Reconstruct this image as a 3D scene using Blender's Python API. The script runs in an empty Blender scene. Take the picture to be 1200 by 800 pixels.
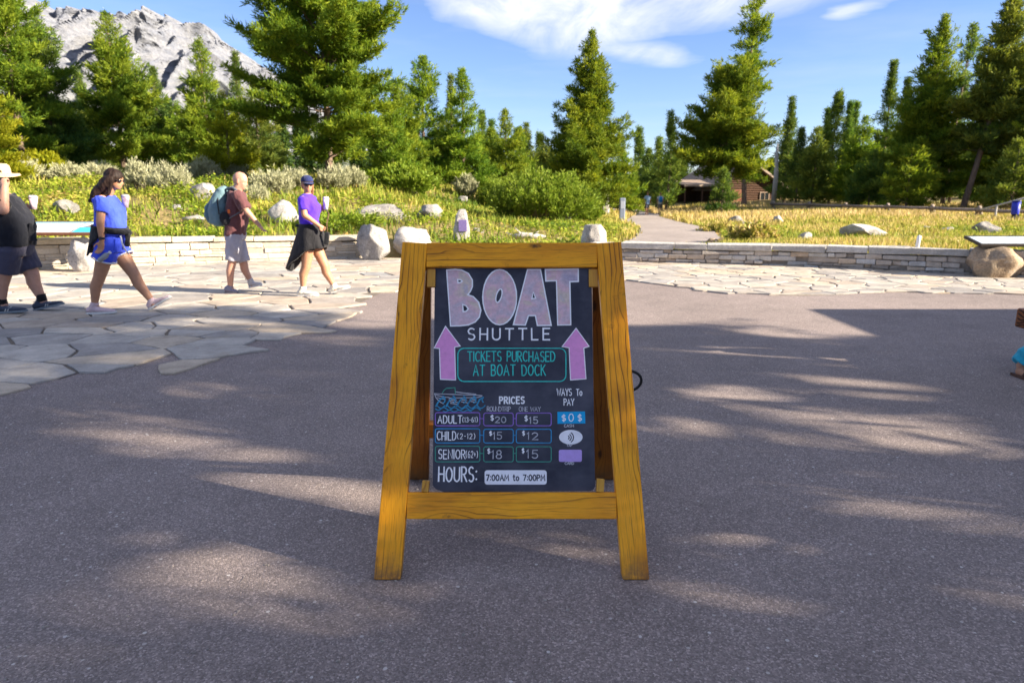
import bpy, bmesh, math, random
import numpy as np
from mathutils import Vector, Matrix, noise
from mathutils.geometry import tessellate_polygon

sc = bpy.context.scene
COL = sc.collection
R = math.radians
rng = np.random.default_rng(11)
random.seed(5)

# ------------------------------------------------------------------ camera, sky, sun, exposure
EYE, PITCH, FPX = 1.43, R(12.5), 800.0
cam = bpy.data.cameras.new('camera')
cam.lens = 24.0; cam.sensor_width = 36.0; cam.clip_start = 0.05; cam.clip_end = 30000
cam.dof.use_dof = True; cam.dof.focus_distance = 2.75; cam.dof.aperture_fstop = 4.5
camo = bpy.data.objects.new('camera', cam); COL.objects.link(camo)
camo.location = (0, 0, EYE); camo.rotation_euler = (R(90) - PITCH, 0, 0)
sc.camera = camo

SUN_EL, SUN_AZ = 24.0, 105.0          # azimuth clockwise from +Y
SUN_DIR = Vector((math.sin(R(SUN_AZ)) * math.cos(R(SUN_EL)), math.cos(R(SUN_AZ)) * math.cos(R(SUN_EL)), math.sin(R(SUN_EL))))
sl = bpy.data.lights.new('sun', 'SUN'); sl.energy = 4.9; sl.angle = R(0.53); sl.color = (1.0, 0.885, 0.70)
so = bpy.data.objects.new('sun', sl); COL.objects.link(so)
so.rotation_euler = (-SUN_DIR).to_track_quat('-Z', 'Y').to_euler(); so.location = (20, -6, 12)

sc.view_settings.view_transform = 'Standard'; sc.view_settings.look = 'None'
sc.view_settings.exposure = 1.85; sc.view_settings.gamma = 1.0; sc.view_settings.use_curve_mapping = False
sc.render.engine = 'CYCLES'
sc.cycles.use_denoising = True; sc.cycles.max_bounces = 6; sc.cycles.transparent_max_bounces = 8
sc.cycles.diffuse_bounces = 3; sc.cycles.glossy_bounces = 2; sc.cycles.transmission_bounces = 4
sc.cycles.caustics_reflective = False; sc.cycles.caustics_refractive = False

# ------------------------------------------------------------------ node helper
class NT:
    def __init__(self, tree):
        self.t = tree; tree.nodes.clear()
    def n(self, typ, props=None, **ins):
        nd = self.t.nodes.new(typ)
        for k, v in (props or {}).items(): setattr(nd, k, v)
        for k, v in ins.items():
            key = int(k[1:]) if k[0] == 'i' and k[1:].isdigit() else k.replace('_', ' ')
            self.set(nd.inputs[key], v)
        return nd
    def set(self, sock, v):
        if isinstance(v, bpy.types.NodeSocket): self.t.links.new(v, sock)
        elif isinstance(v, bpy.types.Node): self.t.links.new(v.outputs[0], sock)
        else:
            if sock.type == 'RGBA' and not isinstance(v, (int, float)) and len(v) == 3: v = (*v, 1)
            sock.default_value = v
    def math(self, op, a, b=0.0, c=0.0, clamp=False):
        return self.n('ShaderNodeMath', {'operation': op, 'use_clamp': clamp}, i0=a, i1=b, i2=c).outputs[0]
    def vmath(self, op, a, b=(0, 0, 0)):
        nd = self.n('ShaderNodeVectorMath', {'operation': op}); self.set(nd.inputs[0], a); self.set(nd.inputs[1], b)
        return nd.outputs[1] if op in ('LENGTH', 'DISTANCE', 'DOT_PRODUCT') else nd.outputs[0]
    def scalev(self, v, s):
        return self.n('ShaderNodeMapping', None, Vector=v, Scale=s).outputs[0]
    def noise(self, v, scale, detail=3.0, rough=0.55, dist=0.0):
        return self.n('ShaderNodeTexNoise', None, Vector=v, Scale=scale, Detail=detail, Roughness=rough, Distortion=dist).outputs[0]
    def voro(self, v, scale, feature='F1', out='Distance', rand=1.0):
        return self.n('ShaderNodeTexVoronoi', {'feature': feature}, Vector=v, Scale=scale, Randomness=rand).outputs[out]
    def ramp(self, f, stops, interp='LINEAR'):
        nd = self.n('ShaderNodeValToRGB'); self.set(nd.inputs[0], f); cr = nd.color_ramp; cr.interpolation = interp
        while len(cr.elements) < len(stops): cr.elements.new(0.5)
        for e, (p, c) in zip(cr.elements, stops):
            e.position = p
            if isinstance(c, (int, float)): c = (c, c, c)
            e.color = (*c[:3], 1)
        return nd.outputs[0]
    def mapr(self, f, a, b, c, d):
        return self.n('ShaderNodeMapRange', {'clamp': True}, i0=f, i1=a, i2=b, i3=c, i4=d).outputs[0]
    def mix(self, f, a, b, mode='MIX'):
        nd = self.n('ShaderNodeMix', {'data_type': 'RGBA', 'blend_type': mode})
        self.set(nd.inputs[0], f); self.set(nd.inputs[6], a); self.set(nd.inputs[7], b); return nd.outputs[2]
    def attr(self, name):
        return self.n('ShaderNodeAttribute', {'attribute_name': name})
    def bump(self, h, strength=0.4, dist=0.01, normal=None):
        nd = self.n('ShaderNodeBump', None, Height=h, Strength=strength, Distance=dist)
        if normal is not None: self.set(nd.inputs['Normal'], normal)
        return nd.outputs[0]
    def out(self, sh):
        o = self.n('ShaderNodeOutputMaterial'); self.t.links.new(sh if isinstance(sh, bpy.types.NodeSocket) else sh.outputs[0], o.inputs[0])

def new_mat(name):
    m = bpy.data.materials.new(name); m.use_nodes = True
    return m, NT(m.node_tree)

def coords(t, kind='Object'):
    return t.n('ShaderNodeTexCoord').outputs[kind]

def pbsdf(t, color, rough=0.7, normal=None, metal=0.0, spec=0.5, **kw):
    nd = t.n('ShaderNodeBsdfPrincipled', None, Base_Color=color, Roughness=rough, Metallic=metal)
    t.set(nd.inputs['Specular IOR Level'], spec)
    if normal is not None: t.set(nd.inputs['Normal'], normal)
    for k, v in kw.items(): t.set(nd.inputs[k.replace('_', ' ')], v)
    return nd

def simple(name, col, rough=0.6, var=0.12, scale=30.0, bump=0.0, metal=0.0, spec=0.4):
    """a plain colour with fine mottling, so that nothing reads as perfectly uniform"""
    m, t = new_mat(name); c = coords(t)
    nz = t.noise(c, scale, 4)
    lo = tuple(x * (1 - var) for x in col); hi = tuple(min(1, x * (1 + var)) for x in col)
    cc = t.ramp(nz, [(0.3, lo), (0.7, hi)])
    b = t.bump(t.noise(c, scale * 2.5, 4), bump, 0.01) if bump else None
    t.out(pbsdf(t, cc, rough, b, metal, spec)); return m

# ------------------------------------------------------------------ sky
world = bpy.data.worlds.new('World'); sc.world = world; world.use_nodes = True
t = NT(world.node_tree)
sky = t.n('ShaderNodeTexSky', {'sky_type': 'NISHITA', 'sun_disc': False, 'sun_elevation': R(SUN_EL), 'sun_rotation': R(SUN_AZ),
                               'altitude': 600.0, 'air_density': 1.0, 'dust_density': 0.15, 'ozone_density': 2.4})
dvec = coords(t, 'Generated')                                        # direction of view
sep = t.n('ShaderNodeSeparateXYZ', None, Vector=dvec)
# high thin cloud lies on a plane far overhead: project the direction onto it
inv = t.math('DIVIDE', 1.0, t.math('MAXIMUM', sep.outputs[2], 0.03))
comb = t.n('ShaderNodeCombineXYZ', None, X=t.math('MULTIPLY', sep.outputs[0], inv), Y=t.math('MULTIPLY', sep.outputs[1], inv))
cl = comb.outputs[0]
def blob(cx, cy, ax, ay, rot, e0=0.0, e1=1.15):
    v = t.vmath('SUBTRACT', cl, (cx, cy, 0))
    v = t.n('ShaderNodeMapping', None, Vector=v, Rotation=(0, 0, rot)).outputs[0]
    warp = t.vmath('SCALE', t.n('ShaderNodeTexNoise', None, Vector=cl, Scale=1.1, Detail=5).outputs['Color']); warp.node.inputs[3].default_value = 0.8
    v = t.vmath('ADD', v, t.vmath('SUBTRACT', warp, (0.4, 0.4, 0)))
    v = t.n('ShaderNodeMapping', None, Vector=v, Scale=(1 / ax, 1 / ay, 0)).outputs[0]
    return t.mapr(t.vmath('LENGTH', v), e1, e0, 0, 1)
CLOUDS = t                                                            # filled in below, once pixel helpers exist

# ------------------------------------------------------------------ the photograph's rays (only used to read real positions)
def ray(px, py):
    v = (400 - py) / FPX
    return Vector(((px - 600) / FPX, math.cos(PITCH) + math.sin(PITCH) * v, -math.sin(PITCH) + math.cos(PITCH) * v))
def G(px, py, z=0.0):
    d = ray(px, py); s = (z - EYE) / d.z
    return Vector((d.x * s, d.y * s, z))
def PT(px, py, Y):
    d = ray(px, py); s = Y / d.y
    return Vector((d.x * s, Y, EYE + d.z * s))
def cloud_pt(px, py):
    d = ray(px, py); return (d.x / d.z, d.y / d.z)

def cb(px, py, ax, ay, ang, e0=0.3):
    x, y = cloud_pt(px, py); return blob(x, y, ax, ay, ang, e0)
# the wide white veil at the top, its left lobe, and the thin streak under it
streaks = t.noise(t.n('ShaderNodeMapping', None, Vector=cl, Rotation=(0, 0, R(4)), Scale=(1.3, 0.34, 1)).outputs[0], 2.6, 8, 0.62, 0.6)
dens = t.math('MAXIMUM', cb(800, -40, 1.05, 1.25, R(0)), cb(605, -10, 0.50, 1.35, R(8)))
dens = t.math('MAXIMUM', dens, cb(705, 0, 0.62, 1.5, R(0)))
dens = t.math('MULTIPLY', t.math('POWER', dens, 0.75), t.mapr(streaks, 0.30, 0.62, 0.45, 1.3), clamp=True)
s1 = t.math('MULTIPLY', t.math('MULTIPLY', cb(765, 62, 0.62, 0.30, R(-62)), 0.7), t.mapr(streaks, 0.3, 0.6, 0.4, 1.0))
dens = t.math('MAXIMUM', dens, s1)
s2 = t.math('MULTIPLY', cb(1003, 15, 0.14, 0.25, R(0)), 0.7)
dens = t.math('MAXIMUM', dens, s2)
veil = t.math('MULTIPLY', t.mapr(t.noise(cl, 0.5, 5), 0.48, 0.8, 0, 0.25), t.mapr(sep.outputs[2], 0.02, 0.2, 0, 1))
dens = t.math('MAXIMUM', dens, veil, clamp=True)
# bright cirrus overhead, out of view, added as fill light for the shade
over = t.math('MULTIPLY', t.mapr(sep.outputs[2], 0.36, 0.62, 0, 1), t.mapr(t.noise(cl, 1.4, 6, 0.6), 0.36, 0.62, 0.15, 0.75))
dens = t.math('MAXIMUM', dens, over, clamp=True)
skyc = t.mix(1.0, sky.outputs[0], (0.61, 0.635, 0.80), 'MULTIPLY')          # the camera's rendering of the blue
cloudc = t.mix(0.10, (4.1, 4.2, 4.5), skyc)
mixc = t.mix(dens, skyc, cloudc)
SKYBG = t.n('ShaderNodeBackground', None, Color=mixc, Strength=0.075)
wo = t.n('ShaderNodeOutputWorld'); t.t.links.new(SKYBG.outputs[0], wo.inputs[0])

# ------------------------------------------------------------------ object helpers
def tag(o, label=None, cat=None, group=None, kind=None):
    if label: o['label'] = label
    if cat: o['category'] = cat
    if group: o['group'] = group
    if kind: o['kind'] = kind
    return o

def empty(name, loc, label=None, cat=None, group=None, rz=0.0):
    o = bpy.data.objects.new(name, None); COL.objects.link(o)
    o.location = loc; o.rotation_euler = (0, 0, rz); o.empty_display_size = 0.1
    return tag(o, label, cat, group)

def link(name, me, mat=None, parent=None, loc=None):
    o = bpy.data.objects.new(name, me); COL.objects.link(o)
    if mat is not None:
        for m in (mat if isinstance(mat, (list, tuple)) else [mat]): me.materials.append(m)
    if parent is not None: o.parent = parent
    if loc is not None: o.location = loc
    return o

def mesh_py(name, verts, faces, smooth=False):
    me = bpy.data.meshes.new(name); me.from_pydata([tuple(v) for v in verts], [], [tuple(f) for f in faces]); me.update()
    if smooth:
        me.polygons.foreach_set('use_smooth', np.ones(len(me.polygons), dtype=bool))
    return me

def mesh_np(name, V, k, smooth=False):
    """V: (N*k,3) array, every k verts in a row form one face"""
    V = np.ascontiguousarray(V, dtype=np.float32); nv = len(V); nf = nv // k
    me = bpy.data.meshes.new(name)
    me.vertices.add(nv); me.vertices.foreach_set('co', V.ravel())
    me.loops.add(nv); me.loops.foreach_set('vertex_index', np.arange(nv, dtype=np.int32))
    me.polygons.add(nf); me.polygons.foreach_set('loop_start', np.arange(0, nv, k, dtype=np.int32))
    if smooth: me.polygons.foreach_set('use_smooth', np.ones(nf, dtype=bool))
    me.update(calc_edges=True)
    return me

def set_attr(me, name, arr, domain='POINT', typ='FLOAT'):
    a = me.attributes.new(name, typ, domain)
    a.data.foreach_set('value' if typ == 'FLOAT' else ('color' if 'COLOR' in typ else 'vector'), np.ascontiguousarray(arr, dtype=np.float32).ravel())

class MB:
    """collects shapes; build() makes ONE mesh object of them"""
    def __init__(self): self.v = []; self.f = []
    def add(self, vs, fs):
        n = len(self.v); self.v += [Vector(x) for x in vs]; self.f += [[i + n for i in f] for f in fs]; return n
    def box(self, c, s, M=None):
        x, y, z = (a / 2 for a in s)
        vs = [Vector((sx * x, sy * y, sz * z)) for sz in (-1, 1) for sy in (-1, 1) for sx in (-1, 1)]
        if M is not None: vs = [M @ v for v in vs]
        c = Vector(c); vs = [v + c for v in vs]
        self.add(vs, [(0, 2, 3, 1), (4, 5, 7, 6), (0, 1, 5, 4), (2, 6, 7, 3), (0, 4, 6, 2), (1, 3, 7, 5)])
    def rings(self, rs, caps=True, closed=True):
        """rs: list of lists of points, equally long"""
        n = len(rs[0]); base = len(self.v)
        for r in rs: self.v += [Vector(p) for p in r]
        for i in range(len(rs) - 1):
            for j in range(n if closed else n - 1):
                a = base + i * n + j; b = base + i * n + (j + 1) % n
                self.f.append([a, b, b + n, a + n])
        if caps:
            self.f.append([base + j for j in range(n)][::-1]); self.f.append([base + (len(rs) - 1) * n + j for j in range(n)])
    def tube(self, pts, radii, n=8, caps=True, sq=None):
        pts = [Vector(p) for p in pts]
        if isinstance(radii, (int, float)): radii = [radii] * len(pts)
        rs = []; prev = None
        for i, p in enumerate(pts):
            d = (pts[min(i + 1, len(pts) - 1)] - pts[max(i - 1, 0)]).normalized()
            if prev is None:
                a = d.orthogonal().normalized()
            else:
                a = (prev - d * prev.dot(d)); a = a.normalized() if a.length > 1e-6 else d.orthogonal().normalized()
            prev = a; b = d.cross(a)
            rs.append([p + (a * math.cos(q) + b * math.sin(q)) * radii[i] for q in (2 * math.pi * j / n for j in range(n))])
        self.rings(rs, caps)
    def capsule(self, p0, p1, r0, r1, n=12):
        p0, p1 = Vector(p0), Vector(p1); d = p1 - p0; L = d.length
        d = d / L if L > 1e-6 else Vector((0, 0, 1))
        pts = []; rr = []
        for k in range(1, 5):
            a = k / 5 * math.pi / 2; pts.append(p0 - d * r0 * math.cos(a)); rr.append(r0 * math.sin(a))
        pts.append(p0); rr.append(r0)
        if L > 1e-6: pts.append(p1); rr.append(r1)
        for k in range(4, 0, -1):
            a = k / 5 * math.pi / 2; pts.append(p1 + d * r1 * math.cos(a)); rr.append(r1 * math.sin(a))
        a = d.orthogonal().normalized(); b = d.cross(a)
        self.rings([[p + (a * math.cos(q) + b * math.sin(q)) * r for q in (2 * math.pi * j / n for j in range(n))] for p, r in zip(pts, rr)])
    def ellipsoid(self, c, r, M=None, n=16, m=10):
        c = Vector(c); rs = []
        for i in range(1, m):
            a = math.pi * i / m
            ring = [Vector((r[0] * math.sin(a) * math.cos(q), r[1] * math.sin(a) * math.sin(q), -r[2] * math.cos(a))) for q in (2 * math.pi * j / n for j in range(n))]
            rs.append([c + (M @ v if M is not None else v) for v in ring])
        self.rings(rs)
    def mesh(self, name, smooth=False): return mesh_py(name, self.v, self.f, smooth)
    def build(self, name, mat, parent=None, smooth=False, loc=None, bevel=0.0):
        me = self.mesh(name, smooth)
        if bevel:
            bm = bmesh.new(); bm.from_mesh(me)
            bmesh.ops.bevel(bm, geom=list(bm.edges), offset=bevel, segments=1, affect='EDGES', profile=0.6)
            bm.to_mesh(me); bm.free()
        return link(name, me, mat, parent, loc)

def remesh(mb, voxel=0.012, smooth_it=3, wrinkle=0.0, wscale=14.0, wstretch=(1, 1, 1), seed=0):
    """one continuous skin round everything in mb"""
    me = mb.mesh('tmp'); o = bpy.data.objects.new('tmp', me); COL.objects.link(o)
    m = o.modifiers.new('r', 'REMESH'); m.mode = 'VOXEL'; m.voxel_size = voxel
    if smooth_it:
        s = o.modifiers.new('s', 'SMOOTH'); s.iterations = smooth_it; s.factor = 0.5
    dg = bpy.context.evaluated_depsgraph_get(); dg.update()
    res = bpy.data.meshes.new_from_object(o.evaluated_get(dg))
    bpy.data.objects.remove(o); bpy.data.meshes.remove(me)
    res.polygons.foreach_set('use_smooth', np.ones(len(res.polygons), dtype=bool))
    if wrinkle:
        res.update()
        for v in res.vertices:
            p = Vector((v.co.x * wstretch[0], v.co.y * wstretch[1], v.co.z * wstretch[2])) * wscale + Vector((seed * 3.7, 0, 0))
            v.co += v.normal * wrinkle * 1.5 * (noise.noise(p) + 0.5 * noise.noise(p * 2.3))
        res.update()
    return res
# ================================================================== SETTING
# foot line of the stone wall (x, y) from the left, across the path opening, to the right
WL = [(-40, -6), (-16, 9.2), (G(40, 317).x, G(40, 317).y), (G(240, 309).x, G(240, 309).y), (G(432, 303).x, G(432, 303).y)]
WR = [(G(690, 306).x, G(690, 306).y), (G(740, 308).x, G(740, 308).y), (G(940, 313).x, G(940, 313).y), (G(1130, 322).x, G(1130, 322).y), (11.5, 9.6), (16, 6.5), (40, -8)]
_wx = np.array([p[0] for p in WL + WR]); _wy = np.array([p[1] for p in WL + WR])
def wall_y(x): return np.interp(x, _wx, _wy)

# measured ground heights beyond the wall: (px, py, distance)
_ctl = [(0, 200, 26), (75, 200, 28), (150, 204, 32), (255, 205, 32), (385, 211, 27), (500, 219, 36), (543, 224, 38), (592, 229, 50), (620, 232, 60),
        (688, 238, 42), (640, 258, 26), (240, 226, 20), (75, 246, 16.5), (330, 246, 18.5), (450, 262, 17), (503, 256, 19), (541, 284, 15.5), (697, 285, 15.2),
        (657, 264, 21), (30, 235, 18), (140, 215, 22), (400, 228, 22), (570, 262, 20), (300, 215, 25), (620, 282, 17)]
CT = [(PT(a, b, Y).x, Y, PT(a, b, Y).z) for a, b, Y in _ctl]
CT += [(PT(40, 276, 13.2).x, 13.2, 0.50), (PT(200, 278, 14.2).x, 14.2, 0.45), (PT(400, 278, 15).x, 15, 0.42), (-14, 12, 0.6), (-20, 20, 1.4), (-35, 30, 2.0), (-45, 5, 1.0)]
CT += [(G(755, 285).x, 19, 0.0), (G(790, 268).x, 24, -0.03), (G(760, 256).x, 36, -0.12), (8.0, 46, -0.25), (9.4, 52, -0.38), (2.2, 16.5, 0.0), (0.8, 15.4, 0.0)]
CT += [(6, 15, 0.16), (9, 13.5, 0.2), (13, 11.5, 0.2), (9, 20, 0.05), (14, 22, 0.1), (16, 30, 0.05), (20, 40, 0.05), (24, 50, 0.03), (16, 50, 0.0), (18, 58, 0.2), (35, 48, 0.1), (30, 20, 0.2), (45, 40, 0.3), (30, 75, 0.5), (0, 75, 1.2), (-30, 60, 2.5)]
for Y_, px_, z_ in ((19, 768, -.01), (24, 783, -.04), (28, 780, -.07), (32, 768, -.10), (36, 760, -.14), (40, 757, -.18), (44, 757, -.22), (48, 760, -.27), (52, 762, -.36), (56, 765, -.46)):
    CT += [((px_ - 600) / FPX * Y_ / 1.02 + d, Y_, z_) for d in (-1.1, 0, 1.1)]
CT = np.array(CT)
def gz(x, y):
    """height of the land (numpy arrays or floats)"""
    x = np.asarray(x, float); y = np.asarray(y, float); sh = np.broadcast(x, y).shape
    X = np.broadcast_to(x, sh).ravel(); Y = np.broadcast_to(y, sh).ravel(); Z = np.empty(len(X))
    for s in range(0, len(X), 20000):
        d2 = (X[s:s + 20000, None] - CT[None, :, 0]) ** 2 + (Y[s:s + 20000, None] - CT[None, :, 1]) ** 2
        w = 1 / (d2 + 1.5) ** 1.7; Z[s:s + 20000] = (w * CT[None, :, 2]).sum(1) / w.sum(1)
    far = np.clip((np.hypot(X, Y) - 75) / 80, 0, 1); Z = Z * (1 - far) + 1.2 * far
    wy = wall_y(X); k = np.clip((Y - wy - 0.12) / 0.3, 0, 1)
    Z = -0.07 * (1 - k) + Z * k
    return Z.reshape(sh) if sh else float(Z[0])
def ground(px, Y):
    """the land's point in the vertical plane of a pixel column at a distance"""
    x = (px - 600) / FPX * (Y / (math.cos(PITCH) + math.sin(PITCH) * 0.2)); return Vector((x, Y, gz(x, Y)))

# ---- materials of the ground
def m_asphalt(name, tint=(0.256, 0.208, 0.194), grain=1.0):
    m, t = new_mat(name); c = coords(t)
    big = t.noise(c, 0.35, 4); mid = t.noise(c, 3.0, 4); fine = t.noise(c, 90.0, 3, 0.7)
    base = t.ramp(t.math('ADD', t.math('MULTIPLY', big, 0.6), t.math('MULTIPLY', mid, 0.4)), [(0.3, tuple(x * 0.76 for x in tint)), (0.7, tuple(x * 1.2 for x in tint))])
    # aggregate: every stone of the mix has a tone of its own
    v1 = t.n('ShaderNodeTexVoronoi', None, Vector=c, Scale=165.0); tone = t.n('ShaderNodeSeparateColor', None, Color=v1.outputs['Color'])
    agg = t.ramp(tone.outputs[0], [(0.0, 0.45), (0.45, 0.8), (0.75, 1.05), (0.9, 1.4), (1.0, 2.0)])
    col = t.mix(0.72 * grain, base, t.mix(1.0, base, agg, 'MULTIPLY'))
    v2 = t.n('ShaderNodeTexVoronoi', None, Vector=c, Scale=52.0); t2 = t.n('ShaderNodeSeparateColor', None, Color=v2.outputs['Color'])
    chip = t.math('MULTIPLY', t.math('GREATER_THAN', t2.outputs[1], 0.93), t.math('LESS_THAN', v2.outputs['Distance'], t.math('MULTIPLY', t2.outputs[2], 0.36)))
    col = t.mix(t.math('MULTIPLY', chip, 0.85), col, t.mix(t2.outputs[0], (0.38, 0.33, 0.30), (0.60, 0.56, 0.54)))
    col = t.mix(t.mapr(t.noise(c, 2.0, 6, 0.68), 0.60, 0.74, 0, 0.40), col, (0.11, 0.09, 0.09))     # oily stains
    # hairline cracks
    w = t.vmath('ADD', c, t.vmath('SCALE', t.n('ShaderNodeTexNoise', None, Vector=c, Scale=2.0, Detail=5).outputs['Color']))
    hgt = t.math('ADD', t.math('MULTIPLY', t.math('SUBTRACT', 1.0, v1.outputs['Distance']), 0.5), t.math('MULTIPLY', fine, 0.6))
    hgt = t.math('ADD', hgt, t.math('MULTIPLY', chip, 0.5))
    t.out(pbsdf(t, col, 0.86, t.bump(hgt, 0.75, 0.006), spec=0.3)); return m
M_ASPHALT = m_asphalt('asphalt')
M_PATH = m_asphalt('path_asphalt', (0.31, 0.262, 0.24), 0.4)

def m_soil():
    m, t = new_mat('meadow_soil'); c = coords(t)
    a = t.ramp(t.noise(c, 0.25, 5), [(0.35, (0.20, 0.17, 0.06)), (0.5, (0.27, 0.20, 0.09)), (0.65, (0.16, 0.17, 0.04))])
    b = t.ramp(t.noise(c, 6.0, 6, 0.7), [(0.3, 0.6), (0.7, 1.3)])
    t.out(pbsdf(t, t.mix(1.0, a, b, 'MULTIPLY'), 0.95, t.bump(t.noise(c, 18, 5), 0.8, 0.04), spec=0.1)); return m
def m_flag():
    m, t = new_mat('flagstone'); c = coords(t)
    r = t.attr('rnd').outputs['Fac']
    base = t.ramp(r, [(0.0, (0.255, 0.235, 0.225)), (0.3, (0.37, 0.335, 0.30)), (0.55, (0.44, 0.395, 0.345)), (0.75, (0.46, 0.375, 0.285)), (0.9, (0.36, 0.30, 0.25)), (1.0, (0.29, 0.285, 0.285))])
    n1 = t.noise(c, 4.0, 6, 0.65); n2 = t.noise(c, 45.0, 4, 0.7)
    col = t.mix(1.0, base, t.ramp(n1, [(0.3, 0.72), (0.7, 1.2)]), 'MULTIPLY')
    col = t.mix(1.0, col, t.ramp(n2, [(0.3, 0.86), (0.7, 1.12)]), 'MULTIPLY')
    col = t.mix(t.mapr(t.noise(c, 2.2, 4), 0.6, 0.75, 0, 0.4), col, (0.36, 0.27, 0.17))
    t.out(pbsdf(t, col, 0.82, t.bump(t.math('ADD', n1, t.math('MULTIPLY', n2, 0.4)), 0.5, 0.012), spec=0.3)); return m
M_FLAG = m_flag()
M_JOINT = simple('joint_sand', (0.15, 0.125, 0.10), 0.95, 0.3, 40, 0.6)

# ---- land: one sheet to the horizon
def build_land():
    fx = np.arange(-46, 60.01, 0.45); fy = np.arange(-26, 95.01, 0.45)
    gx = np.concatenate([[-9000, -5000, -2500, -1200, -600, -300, -150, -90, -65], fx, [80, 110, 170, 300, 600, 1200, 2500, 5000, 9000]])
    gy = np.concatenate([[-9000, -4000, -1500, -500, -200, -90, -50], fy, [120, 160, 240, 400, 800, 1600, 3000, 5000, 9000]])
    X, Y = np.meshgrid(gx, gy); Z = gz(X, Y)
    wy = wall_y(X); out = np.clip((Y - wy - 0.5) / 2, 0, 1)
    bump = np.array([noise.noise(Vector((a * 0.35, b * 0.35, 0))) * 0.10 + noise.noise(Vector((a * 1.1, b * 1.1, 3))) * 0.04 for a, b in zip(X.ravel(), Y.ravel())]).reshape(X.shape)
    near_path = np.clip((np.abs(X - path_x(Y)) - 1.8) / 1.5, 0, 1)
    Z = Z + bump * out * near_path * (np.hypot(X, Y) < 120)
    ny, nx = X.shape; idx = np.arange(ny * nx).reshape(ny, nx)
    V = np.stack([X, Y, Z], -1).reshape(-1, 3)
    F = np.stack([idx[:-1, :-1], idx[:-1, 1:], idx[1:, 1:], idx[1:, :-1]], -1).reshape(-1, 4)
    me = bpy.data.meshes.new('ground'); me.from_pydata(V.tolist(), [], F.tolist()); me.update()
    me.polygons.foreach_set('use_smooth', np.ones(len(me.polygons), dtype=bool))
    tag(link('ground', me, m_soil()), kind='structure')

# ---- the walking path: leaves through the opening in the wall and bends left past the cabin
_pl = [(G(664, 303).x, 13.9), (G(690, 285).x + 0.2, 16.2), (G(742, 274).x - 0.2, 21.0), (G(738, 262).x, 27.5), (G(726, 255).x, 35.0), (PT(742, 252, 43).x, 43.0), (PT(750, 250, 54).x, 54.0), (8, 64)]
_pr = [(G(735, 303).x, 13.9), (G(800, 287).x + 0.3, 16.2), (G(822, 274).x, 21.0), (G(824, 266).x, 26.0), (G(796, 258).x, 34.0), (PT(772, 253, 43).x, 43.0), (PT(772, 250, 54).x, 54.0), (11, 64)]
def path_x(y):
    l = np.interp(y, [p[1] for p in _pl], [p[0] for p in _pl]); r = np.interp(y, [p[1] for p in _pr], [p[0] for p in _pr]); return (l + r) / 2
def build_path():
    ys = np.arange(13.2, 62, 0.5); V = []; F = []; K = 7
    def sm(y, pts):
        return np.mean([np.interp(y + d, [p[1] for p in pts], [p[0] for p in pts]) for d in np.linspace(-1.8, 1.8, 9)])
    for y in ys:
        l, r = sm(y, _pl), sm(y, _pr)
        l += 0.10 * noise.noise(Vector((y * 0.9, 1, 0))); r += 0.10 * noise.noise(Vector((y * 0.9, 5, 0)))
        for k in range(K):
            x = l + (r - l) * k / (K - 1); z = max(gz(x, y), -0.6) + 0.035 + 0.02 * (1 - (2 * k / (K - 1) - 1) ** 2)
            if y < wall_y(x) + 0.6: z = max(z, 0.02)
            V.append((x, y, z))
    for i in range(len(ys) - 1):
        for k in range(K - 1): F.append((i * K + k, i * K + k + 1, (i + 1) * K + k + 1, (i + 1) * K + k))
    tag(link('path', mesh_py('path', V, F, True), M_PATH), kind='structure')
build_land(); build_path()

# ---- asphalt plaza in front of the wall
xs = list(np.arange(-40, 40.1, 0.5)); V = []; F = []
for x in xs: V += [(x, -24, 0.0), (x, float(wall_y(x)) + 0.12, 0.0)]
for i in range(len(xs) - 1): F.append((2 * i, 2 * i + 2, 2 * i + 3, 2 * i + 1))
tag(link('asphalt_plaza', mesh_py('asphalt_plaza', V, F), M_ASPHALT), kind='structure')

g_ = np.random.default_rng(6); mb = MB()
for k in range(1500):
    y = 1.2 + 5.0 * g_.random() ** 1.6; x = (g_.random() * 2 - 1) * (y * 0.85 + 0.3); r_ = 0.0016 + 0.0045 * g_.random() ** 3
    mb.rings([[Vector((x + r_ * s_ * math.cos(a) * 1.3, y + r_ * s_ * math.sin(a), h_ * r_)) for a in (0.3 + k, 1.6 + k, 2.9 + k, 4.4 + k, 5.5 + k)] for s_, h_ in ((1, 0), (0.9, .6), (.4, 1.0))])
for k in range(260):                                                  # fallen pine needles
    y = 1.3 + 5.5 * g_.random() ** 1.4; x = (g_.random() * 2 - 1) * (y * 0.85); a = g_.uniform(0, 6.28); l = g_.uniform(.018, .045)
    mb.tube([(x, y, .002), (x + l * .5 * math.cos(a + .2), y + l * .5 * math.sin(a + .2), .004), (x + l * math.cos(a), y + l * math.sin(a), .002)], .0009, 4)
tag(mb.build('loose_grit', simple('grit', (0.30, 0.26, 0.23), 0.9, 0.5, 60)), kind='stuff')

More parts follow.
